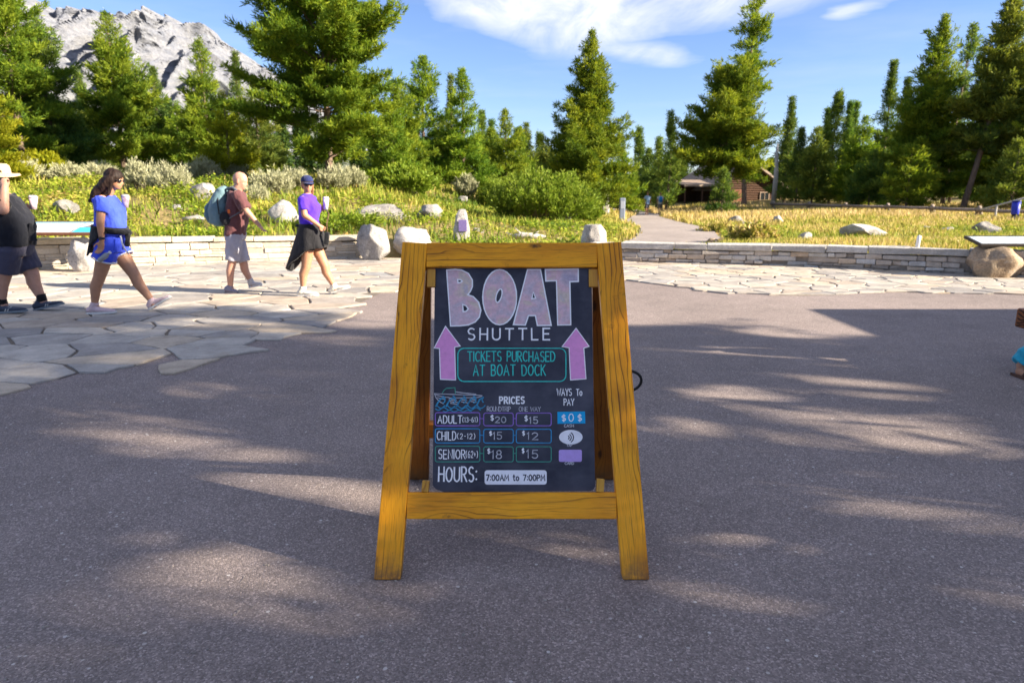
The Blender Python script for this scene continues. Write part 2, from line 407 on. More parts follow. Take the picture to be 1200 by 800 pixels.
# ---- crazy paving along the wall, with a ragged edge to the asphalt
_pb = [(-60, 500), (20, 470), (100, 443), (190, 425), (275, 424), (300, 408), (400, 374), (420, 360), (470, 338), (600, 328), (735, 329), (840, 344), (945, 347), (1060, 343), (1200, 346), (1300, 352)]
PB = [(G(a, b).x, G(a, b).y) for a, b in _pb]; PB = [(-14, 2.5)] + PB + [(16, 5.0)]
def pave_y(x): return np.interp(x, [p[0] for p in PB], [p[1] for p in PB])
def clip_poly(poly, n, d):
    out = []
    for i in range(len(poly)):
        a, b = poly[i], poly[(i + 1) % len(poly)]; da, db = a[0] * n[0] + a[1] * n[1] - d, b[0] * n[0] + b[1] * n[1] - d
        if da <= 0: out.append(a)
        if da * db < 0:
            s = da / (da - db); out.append((a[0] + (b[0] - a[0]) * s, a[1] + (b[1] - a[1]) * s))
    return out
def build_paving():
    AN = 1.55                                            # stones run longer along x
    seeds = []; r2 = np.random.default_rng(4)
    for tries in range(16000):
        x = r2.uniform(-13.5, 15); y = r2.uniform(2, 15.5)
        if y < pave_y(x) - 0.9 or y > wall_y(x) + 0.9: continue
        u = x / AN; mn = (0.24 + 0.32 * r2.random() * (0.6 + 0.4 * r2.random())) * (0.62 if x > 0.5 else 1.0)
        if all((u - s[0]) ** 2 + (y - s[1]) ** 2 > mn * mn for s in seeds): seeds.append((u, y))
    S = np.array(seeds); mb = MB(); rn = []
    tops = []
    for i, (u, y) in enumerate(S):
        if not (pave_y(u * AN) + -0.22 < y < wall_y(u * AN) + 0.05): continue
        d = (S[:, 0] - u) ** 2 + (S[:, 1] - y) ** 2; nb = np.argsort(d)[1:22]
        poly = [(u - 1, y - 1), (u + 1, y - 1), (u + 1, y + 1), (u - 1, y + 1)]
        gap = 0.005 + 0.010 * r2.random() ** 1.5
        for j in nb:
            n = np.array([S[j, 0] - u, S[j, 1] - y]); L = np.hypot(*n); n = n / L
            poly = clip_poly(poly, n, n[0] * (u + S[j, 0]) / 2 + n[1] * (y + S[j, 1]) / 2 - gap)
            if len(poly) < 3: break
        if len(poly) < 3: continue
        y0 = float(pave_y(u * AN)); m_ = (float(pave_y(u * AN + .25)) - float(pave_y(u * AN - .25))) / .5 * AN; o_ = 0.03 if u >= 0.3 else r2.uniform(-0.10, 0.05)
        poly = clip_poly(poly, (m_, -1), m_ * u - y0 - o_)
        if len(poly) < 3: continue
        P = [(p[0] * AN, p[1]) for p in poly]
        # roughen the outline
        Q = []
        for a, b in zip(P, P[1:] + P[:1]):
            L = math.hypot(b[0] - a[0], b[1] - a[1]); m = max(1, int(L / 0.13))
            nx, ny = -(b[1] - a[1]) / max(L, 1e-6), (b[0] - a[0]) / max(L, 1e-6)
            for k in range(m):
                s = k / m; x0, y0 = a[0] + (b[0] - a[0]) * s, a[1] + (b[1] - a[1]) * s
                w = 0.022 * noise.noise(Vector((x0 * 5, y0 * 5, i)))
                if k == 0: w = 0
                Q.append((x0 + nx * w, y0 + ny * w))
        Q = [(x + 0.13 * noise.noise(Vector((x * 1.3, y * 1.7, 2.0))) + 0.05 * noise.noise(Vector((x * 4, y * 4, 7.0))), y + 0.10 * noise.noise(Vector((x * 1.3, y * 1.7, 11.0))) + 0.035 * noise.noise(Vector((x * 4, y * 4, 17.0)))) for x, y in Q]
        cx = sum(q[0] for q in Q) / len(Q); cy = sum(q[1] for q in Q) / len(Q)
        z = 0.018 + 0.005 * r2.random(); tx, ty = r2.normal(0, 0.003, 2)
        def lift(x, y, dz): return (x, y, z + dz + tx * (x - cx) + ty * (y - cy))
        low = [(x, y, 0.001) for x, y in Q]
        mid = [lift(x, y, -0.006) for x, y in Q]
        top = [lift(cx + (x - cx) * (1 - 0.012 / max(0.1, math.hypot(x - cx, y - cy))), cy + (y - cy) * (1 - 0.012 / max(0.1, math.hypot(x - cx, y - cy))), 0.0) for x, y in Q]
        n0 = len(mb.v); mb.rings([low, mid, top], caps=False); mb.f.append(list(range(n0 + 2 * len(Q), n0 + 3 * len(Q))))
        rn += [r2.random()] * (3 * len(Q))
    o = mb.build('flagstone_paving', M_FLAG); set_attr(o.data, 'rnd', rn); tag(o, kind='structure')
    V = []; F = []; xs = np.arange(-13, 15.01, 0.25)
    for x in xs: V += [(x, float(pave_y(x)) + 1.1, 0.005), (x, float(wall_y(x)) + 0.06, 0.005)]
    for i in range(len(xs) - 1): F.append((2 * i, 2 * i + 2, 2 * i + 3, 2 * i + 1))
    tag(link('paving_bed', mesh_py('paving_bed', V, F), M_JOINT), kind='structure')
build_paving()

# ---- low stone walls
def m_stone(name, stops, sp=60.0):
    m, t = new_mat(name); c = coords(t); r = t.attr('rnd').outputs['Fac']
    base = t.ramp(r, stops)
    n1 = t.noise(c, 7.0, 6, 0.68); n2 = t.noise(c, sp, 3, 0.7)
    col = t.mix(1.0, base, t.ramp(n1, [(0.3, 0.78), (0.7, 1.18)]), 'MULTIPLY')
    col = t.mix(1.0, col, t.ramp(n2, [(0.28, 0.75), (0.5, 1.0), (0.72, 1.15)]), 'MULTIPLY')
    t.out(pbsdf(t, col, 0.88, t.bump(t.math('ADD', n1, t.math('MULTIPLY', n2, 0.35)), 0.7, 0.03), spec=0.25)); return m
M_STONE_L = m_stone('pale_wall_stone', [(0, (0.46, 0.39, 0.30)), (0.4, (0.53, 0.47, 0.39)), (0.75, (0.50, 0.42, 0.31)), (1, (0.58, 0.53, 0.46))])
M_STONE_R = m_stone('grey_wall_stone', [(0, (0.36, 0.30, 0.25)), (0.3, (0.52, 0.46, 0.40)), (0.55, (0.56, 0.43, 0.31)), (0.75, (0.55, 0.52, 0.49)), (1, (0.62, 0.58, 0.52))])
M_CAP_R = m_stone('pale_coping_stone', [(0, (0.38, 0.355, 0.33)), (0.5, (0.47, 0.445, 0.41)), (1, (0.54, 0.51, 0.475))], 35.0)
M_MORTAR = simple('wall_core', (0.16, 0.13, 0.10), 0.95, 0.3, 20, 0.5)
def stone_wall(root, pts, heights, mat, seed, mortar=None, rec=0.035, capmat=None, depth=0.42, cap=(0.09, 0.12), course=(0.085, 0.13), slen=(0.22, 0.55), rough=0.012):
    r2 = np.random.default_rng(seed); body = MB(); coping = MB(); core = MB(); rb = []; rc = []
    loc = root.location
    def stone(mb, rl, s0, s1, z0, z1, off, dep, jit):
        jit *= 1.7 if capmat else 1.0; vs = []
        for (s, z) in ((s0, z0), (s1, z0), (s1, z1), (s0, z1)):
            for dd in (0, 1):
                k = at(s); ds, dz, dn = r2.normal(0, jit * 0.5, 3)
                p = k[0] + k[1] * ds - k[2] * (off + (dn if dd == 0 else 0)) + k[2] * dep * dd
                vs.append(Vector((p.x, p.y, z + dz)) - loc)
        a = vs
        mb.add(a, [(0, 2, 4, 6), (1, 7, 5, 3), (0, 1, 3, 2), (2, 3, 5, 4), (4, 5, 7, 6), (6, 7, 1, 0)]); rl.append(r2.random())
    P = [Vector((p[0], p[1], 0)) for p in pts]; L = [0]
    for a, b in zip(P, P[1:]): L.append(L[-1] + (b - a).length)
    def at(s):
        s = min(max(s, 0), L[-1]); i = max(k for k in range(len(L) - 1) if L[k] <= s + 1e-9)
        d = (P[i + 1] - P[i]).normalized(); return P[i] + d * (s - L[i]), d, Vector((-d.y, d.x, 0))
    def hat(s): return float(np.interp(s, L, heights))
    tot = L[-1]; z = -0.03; hm = max(heights)
    while True:
        ch = r2.uniform(*course); s = -r2.uniform(0, 0.3)
        if z > hm - cap[0] - 0.04: break
        while s < tot:
            l = r2.uniform(*slen) * (1 if r2.random() > 0.2 else 1.6); s1 = min(s + l, tot)
            if s1 - max(s, 0) > 0.05:
                topz = hat((max(s, 0) + s1) / 2) - cap[0] - 0.012; zz = z
                if zz < topz - 0.03:
                    h1 = min(ch, topz - zz)
                    if topz - zz - h1 < 0.045: h1 = topz - zz
                    if ch > 0.10 and r2.random() < 0.22:
                        hh = h1 * r2.uniform(0.4, 0.6); stone(body, rb, max(s, 0) + 0.004, s1 - 0.004, zz, zz + hh - 0.006, r2.normal(0, rough), depth * 0.45, 0.008); zz += hh; h1 -= hh
                    stone(body, rb, max(s, 0) + 0.004, s1 - 0.004, zz, zz + h1 - 0.007, r2.normal(0, rough), depth * 0.45, 0.008)
            s = s1
        z += ch
    s = 0
    while s < tot:
        l = r2.uniform(0.6, 1.25); s1 = tot if tot - s - l < 0.4 else s + l; hh = hat((s + s1) / 2)
        stone(coping, rc, s + 0.004, s1 - 0.004, hh - cap[0], hh + r2.normal(0, 0.006), 0.03 + r2.normal(0, 0.008), depth + 0.06, 0.010); s = s1
    n = 40
    for i in range(n):
        a, b = tot * i / n, tot * (i + 1) / n; ka, kb = at(a), at(b); h = min(hat(a), hat(b)) - cap[0] - 0.03
        pa, pb = ka[0] + ka[2] * rec, kb[0] + kb[2] * rec; qa, qb = ka[0] + ka[2] * depth, kb[0] + kb[2] * depth
        vs = [Vector((p.x, p.y, zz)) - loc for zz in (-0.1, h) for p in (pa, pb, qb, qa)]
        core.add(vs, [(0, 1, 5, 4), (2, 3, 7, 6), (4, 5, 6, 7)])
    for mb, rl, nm in ((body, rb, 'wall_body'), (coping, rc, 'coping')):
        me = mb.mesh(nm); bm = bmesh.new(); bm.from_mesh(me)
        lay = bm.faces.layers.float.new('rnd')
        for i, f in enumerate(bm.faces): f[lay] = rl[i // 6]
        bmesh.ops.bevel(bm, geom=list(bm.edges), offset=0.011, segments=1, affect='EDGES', profile=0.7)
        bm.to_mesh(me); bm.free(); link(nm, me, capmat if capmat and nm == 'coping' else mat, root)
    core.build('wall_core', mortar or M_MORTAR, root)

wl = empty('stone_wall', (-9, 12, 0), 'low pale cream stone wall holding the bank behind the walking people', 'wall')
stone_wall(wl, WL[1:], [0.62, 0.56, 0.52, 0.47], M_STONE_L, 3, simple('pale_mortar', (0.40, 0.34, 0.27), 0.95, 0.15, 20, 0.4), 0.018)
wr = empty('stone_wall', (7, 12, 0), 'low grey stone wall with thick coping slabs on the right of the path', 'wall')
stone_wall(wr, WR[0:6], [0.38, 0.385, 0.41, 0.425, 0.43, 0.43], M_STONE_R, 8, cap=(0.11, 0.12), slen=(0.10, 0.36), course=(0.055, 0.105), rough=0.024, capmat=M_CAP_R, mortar=simple('grey_mortar', (0.27, 0.23, 0.19), 0.95, 0.2, 20, 0.4))

# ---- the mountain behind the trees on the left, about 3 km away
def build_mountain():
    D = 3200.0; prof = [(-420, 95), (-250, 10), (-120, -35), (0, -35), (45, 2), (70, 18), (92, 30), (110, 24), (122, 20), (133, 26), (150, 22), (162, 28), (172, 24), (184, 31), (196, 25), (210, 33), (222, 38), (234, 40), (250, 38), (262, 52), (285, 66), (310, 82), (345, 105), (400, 150), (470, 190), (560, 215), (700, 235)]
    px = np.array([p[0] for p in prof]); py = np.array([p[1] for p in prof])
    nx, ny = 560, 170; V = np.zeros((ny, nx, 3))
    for i in range(nx):
        p = -420 + 1120 * i / (nx - 1); top = PT(p, float(np.interp(p, px, py)), D); th = max(8.0, top.z)
        for j in range(ny):
            k = j / (ny - 1)                                  # 0 at the foot, 1 at the crest, then over the back
            y = D - 1300 * (1 - k) ** 0.9; z = th * (k ** 1.12); x = top.x * y / D * 1.0
            wq = Vector((x / 420, z / 420, 5.0)); wx = x + 90 * noise.noise(wq)
            q = Vector((wx / 190, y / 700, z / 620))
            rid = 1 - abs(noise.noise(q * 1.0)) * 2; r2_ = 1 - abs(noise.noise(q * 2.6 + Vector((7, 0, 0)))) * 2
            r3 = 1 - abs(noise.noise(Vector((wx / 34, y / 160, z / 110)))) * 2; r4 = noise.noise(Vector((x / 14, y / 60, z / 26)))
            amp = math.sin(math.pi * min(1, k * 0.5 + 0.0)) * (1 if k < 1 else 0)
            V[j, i] = (x + 14 * r3 * amp, y - (150 * rid + 95 * r2_ + 42 * r3 + 9 * r4) * amp, z + (9 * r3 + 4 * r4 + 16 * r2_) * min(1, k * 2) * (0.55 if k > 0.97 else 1))
    back = np.stack([V[-1, :, 0] * 1.3, V[-1, :, 1] + 2500, V[-1, :, 2] * 0 - 20], -1)
    V = np.concatenate([V, back[None]], 0); ny += 1
    idx = np.arange(ny * nx).reshape(ny, nx)
    F = np.stack([idx[:-1, :-1], idx[:-1, 1:], idx[1:, 1:], idx[1:, :-1]], -1).reshape(-1, 4)
    m, t = new_mat('haze_tinted_rock'); c = coords(t)
    s = t.n('ShaderNodeMapping', None, Vector=c, Scale=(1 / 60, 1 / 60, 1 / 25)).outputs[0]
    n1 = t.noise(s, 1.0, 8, 0.7); n2 = t.noise(c, 0.006, 6, 0.6); n3 = t.noise(c, 0.05, 6, 0.75)
    col = t.ramp(n1, [(0.3, (0.145, 0.16, 0.205)), (0.5, (0.22, 0.228, 0.26)), (0.7, (0.29, 0.292, 0.31))])  # blue in the rock tones stands in for distance haze
    col = t.mix(1.0, col, t.ramp(n3, [(0.3, 0.72), (0.7, 1.2)]), 'MULTIPLY')
    zz = t.n('ShaderNodeSeparateXYZ', None, Vector=c).outputs[2]
    veg = t.math('MULTIPLY', t.mapr(zz, 420, 150, 0, 1), t.mapr(n2, 0.45, 0.6, 0, 1))
    col = t.mix(t.math('MULTIPLY', veg, 0.7), col, (0.10, 0.12, 0.06))
    t.out(pbsdf(t, col, 0.95, t.bump(t.math('ADD', n1, n3), 1.0, 12.0), spec=0.1))
    me = bpy.data.meshes.new('mountain'); me.from_pydata(V.reshape(-1, 3).tolist(), [], F.tolist()); me.update()
    tag(link('mountain', me, m), kind='structure')
build_mountain()
# ================================================================== TREES
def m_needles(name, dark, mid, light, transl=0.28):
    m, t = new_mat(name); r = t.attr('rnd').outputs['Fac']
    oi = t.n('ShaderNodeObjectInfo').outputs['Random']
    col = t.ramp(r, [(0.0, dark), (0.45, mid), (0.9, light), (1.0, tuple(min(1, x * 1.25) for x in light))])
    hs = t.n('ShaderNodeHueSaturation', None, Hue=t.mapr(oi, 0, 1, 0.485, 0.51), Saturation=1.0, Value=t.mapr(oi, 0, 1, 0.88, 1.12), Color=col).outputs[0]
    p = pbsdf(t, hs, 0.7, spec=0.12)
    tr = t.n('ShaderNodeBsdfTranslucent', None, Color=t.mix(1.0, hs, (1.25, 1.2, 0.7), 'MULTIPLY'))
    mx = t.n('ShaderNodeMixShader', None, Fac=transl); t.t.links.new(p.outputs[0], mx.inputs[1]); t.t.links.new(tr.outputs[0], mx.inputs[2])
    t.out(mx); return m
M_PINE = m_needles('pine_needles', (0.036, 0.085, 0.014), (0.115, 0.185, 0.018), (0.255, 0.300, 0.026), 0.40)
M_SPRUCE = m_needles('spruce_needles', (0.028, 0.074, 0.026), (0.078, 0.150, 0.032), (0.185, 0.250, 0.042), 0.40)
M_BRIGHT = m_needles('young_pine_needles', (0.085, 0.135, 0.008), (0.200, 0.245, 0.012), (0.330, 0.335, 0.018), 0.42)
M_DULL = m_needles('dull_pine_needles', (0.036, 0.082, 0.022), (0.108, 0.165, 0.030), (0.230, 0.270, 0.042), 0.40)  # needles of a duller, less yellow green
def m_bark(name, a, b):
    m, t = new_mat(name); c = coords(t)
    v = t.scalev(c, (1, 1, 0.25)); n = t.noise(v, 14, 5, 0.7)
    t.out(pbsdf(t, t.ramp(n, [(0.3, a), (0.7, b)]), 0.9, t.bump(n, 0.9, 0.03), spec=0.15)); return m
M_BARK = m_bark('pine_bark', (0.09, 0.06, 0.045), (0.26, 0.19, 0.145))
M_SNAG = m_bark('weathered_grey_wood', (0.30, 0.28, 0.26), (0.55, 0.52, 0.49))

def perp(D):
    a = np.where(np.abs(D[:, 2:3]) < 0.9, np.array([[0, 0, 1.0]]), np.array([[1.0, 0, 0]]))
    u = np.cross(D, a); u /= np.linalg.norm(u, axis=1, keepdims=True) + 1e-9
    return u, np.cross(D, u)

def needle_quads(P, D, rnd, g, K=6, length=0.16, width=0.03, spread=0.9, up=0.45, sc_=None):
    """tufts of K narrow leaf faces at P that point along D"""
    N = len(P)
    if N == 0: return np.zeros((0, 3)), np.zeros(0)
    P = np.repeat(P, K, 0); D = np.repeat(D, K, 0); rr = np.repeat(rnd, K)
    d = D + g.normal(0, spread, P.shape) * 0.75; d[:, 2] += up; d /= np.linalg.norm(d, axis=1, keepdims=True) + 1e-9
    L = length * g.uniform(0.6, 1.3, (len(P), 1)); W = width * g.uniform(0.7, 1.3, (len(P), 1))
    if sc_ is not None: k_ = np.repeat(sc_, K)[:, None]; L = L * k_; W = W * (0.4 + 0.6 * k_)
    u, v = perp(d); a = g.uniform(0, 2 * np.pi, (len(P), 1)); s = u * np.cos(a) + v * np.sin(a)
    b = P + g.normal(0, length * 0.25, P.shape)
    Q = np.stack([b - s * W * 0.3, b + d * L * 0.45 - s * W, b + d * L, b + d * L * 0.5 + s * W], 1)
    return Q.reshape(-1, 3), np.clip(rr + g.normal(0, 0.13, len(rr)), 0, 1)

def conifer(name, base, h, r, seed, mat, label, group, cat='tree', q=1.0, cb=0.06, per_m=18, p=0.85, gap=0.0, lean=(0, 0), droop=0.10,
            dens=1.0, bare=0.0, bark=None, tuft=1.0, upw=0.9, lump=0.35, round_=0.0, prune=None, trunk_r=None, K=14, rag=0.3, upe=0.16):
    g = np.random.default_rng(seed); base = Vector(base)
    root = empty(name, base, label, cat, group); p = 0.55 + 0.58 * p
    tr = trunk_r or (0.011 * h + 0.03)
    bend = g.normal(0, 0.012 * h, 2)
    def axis(z):
        k = z / h; return Vector((lean[0] * k * h + bend[0] * math.sin(k * 3.0), lean[1] * k * h + bend[1] * math.sin(k * 2.6), z))
    mb = MB()
    zs = [-0.25, 0.0, 0.04 * h] + [h * k for k in np.linspace(0.12, 1.0, 10)]
    mb.tube([axis(max(z, 0)) + Vector((0, 0, min(z, 0))) for z in zs], [tr * 1.25, tr * 1.15] + [tr * (1 - z / h) ** 0.8 + 0.006 for z in zs[2:]], 8)
    nb = int(h * per_m * dens); PP = []; DD = []; RR = []; SS = []
    lumps = g.uniform(0, 6.28, 4)
    ts = np.sort(g.uniform(0, 1, nb)) ** 0.92
    for i, tt in enumerate(ts):
        z = h * (cb + (1 - cb) * tt) * 0.995; az = i * 2.39996 + g.normal(0, 0.35)
        prof = (1 - tt) ** p
        if round_: prof = prof * (1 - round_) + round_ * math.sqrt(max(0, 1 - (2 * tt - 0.85) ** 2 / 1.4)) * (1 - tt) ** 0.35
        prof *= min(1.0, 0.55 + tt / 0.12)
        L = r * (prof * 0.97 + 0.025) * g.uniform(1 - rag * 1.5, 1 + rag * 0.6)
        L *= 1 + 1.5 * lump * noise.noise(Vector((math.cos(az) * 1.4 + seed, math.sin(az) * 1.4, z * 3.2 / (r * 1.6 + 0.6)))); bt = g.normal(0, 0.10)
        if gap and g.random() < gap: L *= g.uniform(0.15, 0.55)
        L = max(L, 0.06 * q)
        e = -0.08 + upe + (upw + 0.12) * tt ** 1.1 + g.normal(0, 0.15)
        H2 = np.array([math.cos(az), math.sin(az), 0.0]); T2 = np.array([-math.sin(az), math.cos(az), 0.0]); a0 = np.array(axis(z))
        def at(s):
            return a0 + H2 * (L * s * math.cos(e)) + np.array([0, 0, L * s * math.sin(e) - droop * L * s * s * (1 - tt) * 1.6 + 0.10 * L * s ** 4])
        if L > 0.35 * q and (prune is None or bool(prune(np.array([at(s) for s in (0.2, 0.4, 0.6, 0.8, 1.0)]) + np.array(base), g, True).all())):
            mb.tube([Vector(at(s)) for s in (0, 0.35, 0.7, 0.95)], [max(0.008, 0.014 * L) * (1 + bare), max(0.007, 0.010 * L), 0.006, 0.003], 4, caps=False)
        if g.random() < bare: continue
        m = max(2, int(L / (0.17 * q)))
        for s in np.linspace(max(0.12, 0.30 - 0.15 * tt), 1.0, m):
            c = at(s); sz = min(1.0, 0.42 + L / (1.1 * q)); tl = min(0.75, 0.42 * L * (1 - s) + 0.16 * q * sz ** 1.5)
            for sd in (-1, 1):
                D = H2 * (0.62 + 0.3 * s) + T2 * sd * g.uniform(0.45, 0.9) + np.array([0, 0, 0.48 + g.normal(0, 0.25)]); D /= np.linalg.norm(D)
                k = max(1, int(tl / (0.16 * q)))
                for w in range(k):
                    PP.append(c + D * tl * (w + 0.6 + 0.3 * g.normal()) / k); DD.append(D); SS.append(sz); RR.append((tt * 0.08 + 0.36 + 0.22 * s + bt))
    P = np.array(PP); D = np.array(DD); ss = np.array(SS); rr = np.array(RR) + g.normal(0, 0.10, len(RR))
    if prune is not None:
        keep = prune(P + np.array(base), g); P, D, rr, ss = P[keep], D[keep], rr[keep], ss[keep]
    Q, rn = needle_quads(P, D, rr, g, K, 0.21 * q * tuft, 0.0195 * q * tuft, sc_=ss)
    if prune is not None and len(Q):
        W4 = (Q + np.array(base)).reshape(-1, 4, 3); pts = np.concatenate([W4, W4.mean(1, keepdims=True)], 1); ok = prune(pts.reshape(-1, 3), g, quads=5)
        Q = Q.reshape(-1, 4, 3)[ok].reshape(-1, 3); rn = rn[ok]
    mb.build('trunk', bark or M_BARK, root, smooth=True)
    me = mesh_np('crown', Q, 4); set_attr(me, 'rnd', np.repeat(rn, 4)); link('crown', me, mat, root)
    return root

def tree_px(name, cx, top, Y, hw, mat, label, group=None, seed=None, sink=0.0, **kw):
    """a tree whose trunk stands in pixel column cx at distance Y, with the height and spread it measures in the photograph"""
    b = ground(cx, Y); tp = PT(cx, top, Y); h = tp.z - b.z; r = hw * Y / FPX / 1.0
    b.x = ground(cx, Y).x; lean_x = (tp.x - b.x) / h
    kw.setdefault('q', max(0.75, Y / 32.0)); lx, ly = kw.pop('lean', (0, 0))
    b.z -= 0.05
    return conifer(name, b, h, r, seed or int(cx * 7 + top * 3 + Y) % 99991 + 1, mat, label, group, lean=(lx, ly), **kw)

GL, GM, GR = 'conifers on the bank to the left', 'conifers along the path', 'conifers of the forest edge to the right'
# --- left bank
tree_px('pine_tree', 34, -110, 27, 70, M_PINE, 'tall green pine at the left edge of the photo running out of the top', GL, p=0.7, dens=1.1, lump=0.45)
tree_px('pine_tree', -6, 52, 22, 52, M_BRIGHT, 'bright yellow-green young pine behind the man in the straw hat', GL, p=0.6, dens=1.2, round_=0.3)
tree_px('spruce_tree', 74, 12, 29, 50, M_SPRUCE, 'dark spruce in shade between the left edge pine and the mountain', GL, p=0.75, dens=1.15)
tree_px('spruce_tree', 109, 80, 46, 20, M_SPRUCE, 'thin dark spruce spire just left of the pointed pine against the mountain', GL)
tree_px('pine_tree', 150, 14, 32, 66, M_PINE, 'pointed yellow-green conical pine standing before the mountain', GL, p=0.78, dens=1.15, lump=0.4)
tree_px('spruce_tree', 196, 80, 38, 34, M_SPRUCE, 'dark spruce half hidden behind the pointed conical pine', GL)
tree_px('pine_tree', 219, 118, 36, 24, M_PINE, 'small pine between the pointed conical pine and the twin narrow firs', GL, p=0.7)
tree_px('fir_tree', 251, 42, 33, 40, M_PINE, 'narrow dense fir, taller of the twin narrow firs right of the mountain saddle', GL, p=0.7, dens=1.2)
tree_px('fir_tree', 272, 108, 29, 34, M_BRIGHT, 'short bright green fir in front of the twin narrow firs above the bald man', GL, p=0.6)
tree_px('spruce_tree', 290, 62, 42, 22, M_SPRUCE, 'thin spruce spire on the right end of the mountain ridge', GL)
tree_px('pine_tree', 308, 92, 34, 36, M_DULL, 'dull green pine tucked against the left side of the broad great pine', GL, p=0.65)
tree_px('great_pine', 388, -135, 26, 105, M_PINE, 'broad great pine with open irregular crown and bare limbs showing, tallest on the left bank', GL, p=0.55, dens=1.15, gap=0.12, lump=0.6, cb=0.05, upw=0.75, droop=0.05, tuft=1.2, round_=0.85, rag=0.36)
tree_px('pine_tree', 462, 120, 30, 46, M_PINE, 'mid-height pine leaning on the right side of the broad great pine', GL, p=0.55, gap=0.1)
tree_px('pine_tree', 501, 66, 37, 44, M_PINE, 'rounded pine right of the broad great pine, left of a pointed pair', GL, p=0.6, gap=0.1, lump=0.45, round_=0.25)
tree_px('fir_tree', 531, 88, 41, 18, M_DULL, 'slim fir with a bare tip, left one of the pointed pair', GL, gap=0.12)
tree_px('fir_tree', 543, 80, 37, 40, M_PINE, 'pointed olive fir, right and fuller one of the pointed pair', GL, p=0.75, dens=1.1)
tree_px('pine_tree', 472, 100, 33, 44, M_PINE, 'full pine filling the space right below the broad great pine', GL, p=0.5, round_=0.2)
tree_px('pine_tree', 520, 140, 45, 34, M_DULL, 'dull green pine filling the gap between the rounded pine and the pointed pair', GL, p=0.5)
tree_px('pine_tree', 112, 128, 40, 42, M_DULL, 'dull dark pine in the shade left of the pointed conical pine', GL, p=0.5)
tree_px('pine_tree', 236, 110, 37, 30, M_PINE, 'slim pine directly left of the twin narrow firs', GL, p=0.55)
# --- middle, along the path
tree_px('spruce_tree', 566, 132, 58, 16, M_SPRUCE, 'small dark far spruce just right of the pointed pair', GM)
tree_px('spruce_tree', 577, 142, 60, 15, M_SPRUCE, 'dark far spruce second right of the pointed pair', GM)
tree_px('pine_tree', 592, 130, 48, 32, M_PINE, 'olive cone-shaped pine in the gap left of the willow thicket', GM, p=0.7)
tree_px('spruce_tree', 616, 146, 62, 16, M_DULL, 'thin pale far spruce over the left half of the willow thicket', GM)
tree_px('spruce_tree', 632, 158, 64, 14, M_SPRUCE, 'shortest far spruce directly left of the lone conical pine', GM)
tree_px('pine_tree', 689, 36, 40, 62, M_PINE, 'lone conical pine rising behind the sandwich board under the cloud', GM, p=0.72, dens=1.25, lump=0.4, cb=0.05)
tree_px('pine_tree', 652, 160, 41, 24, M_DULL, 'low dull pine against the left foot of the lone conical pine', GM, p=0.6)
tree_px('pine_tree', 727, 178, 46, 28, M_PINE, 'low rounded pine against the right foot of the lone conical pine', GM, p=0.5, round_=0.3)
tree_px('spruce_tree', 746, 150, 70, 13, M_SPRUCE, 'narrow dark spruce spire above the grey path post', GM)
tree_px('spruce_tree', 758, 176, 66, 18, M_SPRUCE, 'low dark spruce behind the two far hikers', GM, p=0.6)
tree_px('pine_tree', 769, 162, 64, 16, M_DULL, 'thin grey-green pine behind the right one of the two far hikers', GM, gap=0.2)
tree_px('pine_tree', 780, 132, 58, 17, M_DULL, 'sparse thin pine just left of the cabin', GM, gap=0.25, p=0.6)
tree_px('spruce_tree', 792, 176, 84, 20, M_SPRUCE, 'dark low spruce behind the left corner of the cabin', GM, p=0.6)
tree_px('pine_tree', 872, -14, 56, 37, M_PINE, 'tall open pine with bare upper trunk above the cabin', GM, cb=0.50, p=0.2, gap=0.42, dens=0.48, lump=0.8, upw=0.5, tuft=1.1, rag=0.5, bare=0.25)
tree_px('pine_tree', 848, 82, 48, 64, M_PINE, 'wide dense pine in front of the cabin hiding half of its roof', GM, p=0.5, dens=1.5, lump=0.5, round_=0.45, cb=0.25, gap=0.08, upe=0.22)
tree_px('fir_tree', 846, 200, 44.5, 16, M_SPRUCE, 'low dark green young fir before the cabin wall', GM, p=0.5, dens=1.3, round_=0.3)
tree_px('pine_tree', 576, 152, 52, 30, M_PINE, 'broad low pine just right of the pointed pair, left of the olive cone', GM, p=0.5)
tree_px('pine_tree', 608, 150, 54, 28, M_PINE, 'green pine between the olive cone-shaped pine and the thin pale spruce', GM, p=0.5)
tree_px('pine_tree', 640, 172, 58, 28, M_DULL, 'low bluish pine behind the left foot of the lone conical pine', GM, p=0.5)
# --- right forest edge
tree_px('spruce_tree', 918, 115, 66, 16, M_SPRUCE, 'narrow dark spruce spire just right of the grey snag by the cabin', GR, p=0.8)
tree_px('spruce_tree', 932, 150, 62, 18, M_SPRUCE, 'low dark spruce second right of the grey snag', GR)
tree_px('pine_tree', 950, 150, 56, 22, M_DULL, 'dull rounded pine left of the pale-tipped pine', GR, p=0.5, round_=0.2)
tree_px('pine_tree', 971, 106, 60, 22, M_DULL, 'pale-tipped pine with feathery top in the right treeline', GR, p=0.6, gap=0.1)
tree_px('spruce_tree', 960, 128, 68, 12, M_SPRUCE, 'slender dark spire directly left of the pale-tipped pine', GR)
tree_px('spruce_tree', 985, 121, 66, 11, M_SPRUCE, 'slender twin spire, left of two close together', GR)
tree_px('spruce_tree', 991, 121, 67, 11, M_SPRUCE, 'slender twin spire, right of two close together', GR)
tree_px('pine_tree', 1004, 138, 54, 28, M_PINE, 'rounded green pine below the twin spires', GR, p=0.5, round_=0.2)
tree_px('spruce_tree', 1029, 72, 58, 20, M_SPRUCE, 'dark layered spruce left of the tall full pine', GR, gap=0.15, p=0.7)
tree_px('spruce_tree', 1046, 93, 60, 22, M_SPRUCE, 'dark spruce filling the gap beside the tall full pine', GR)
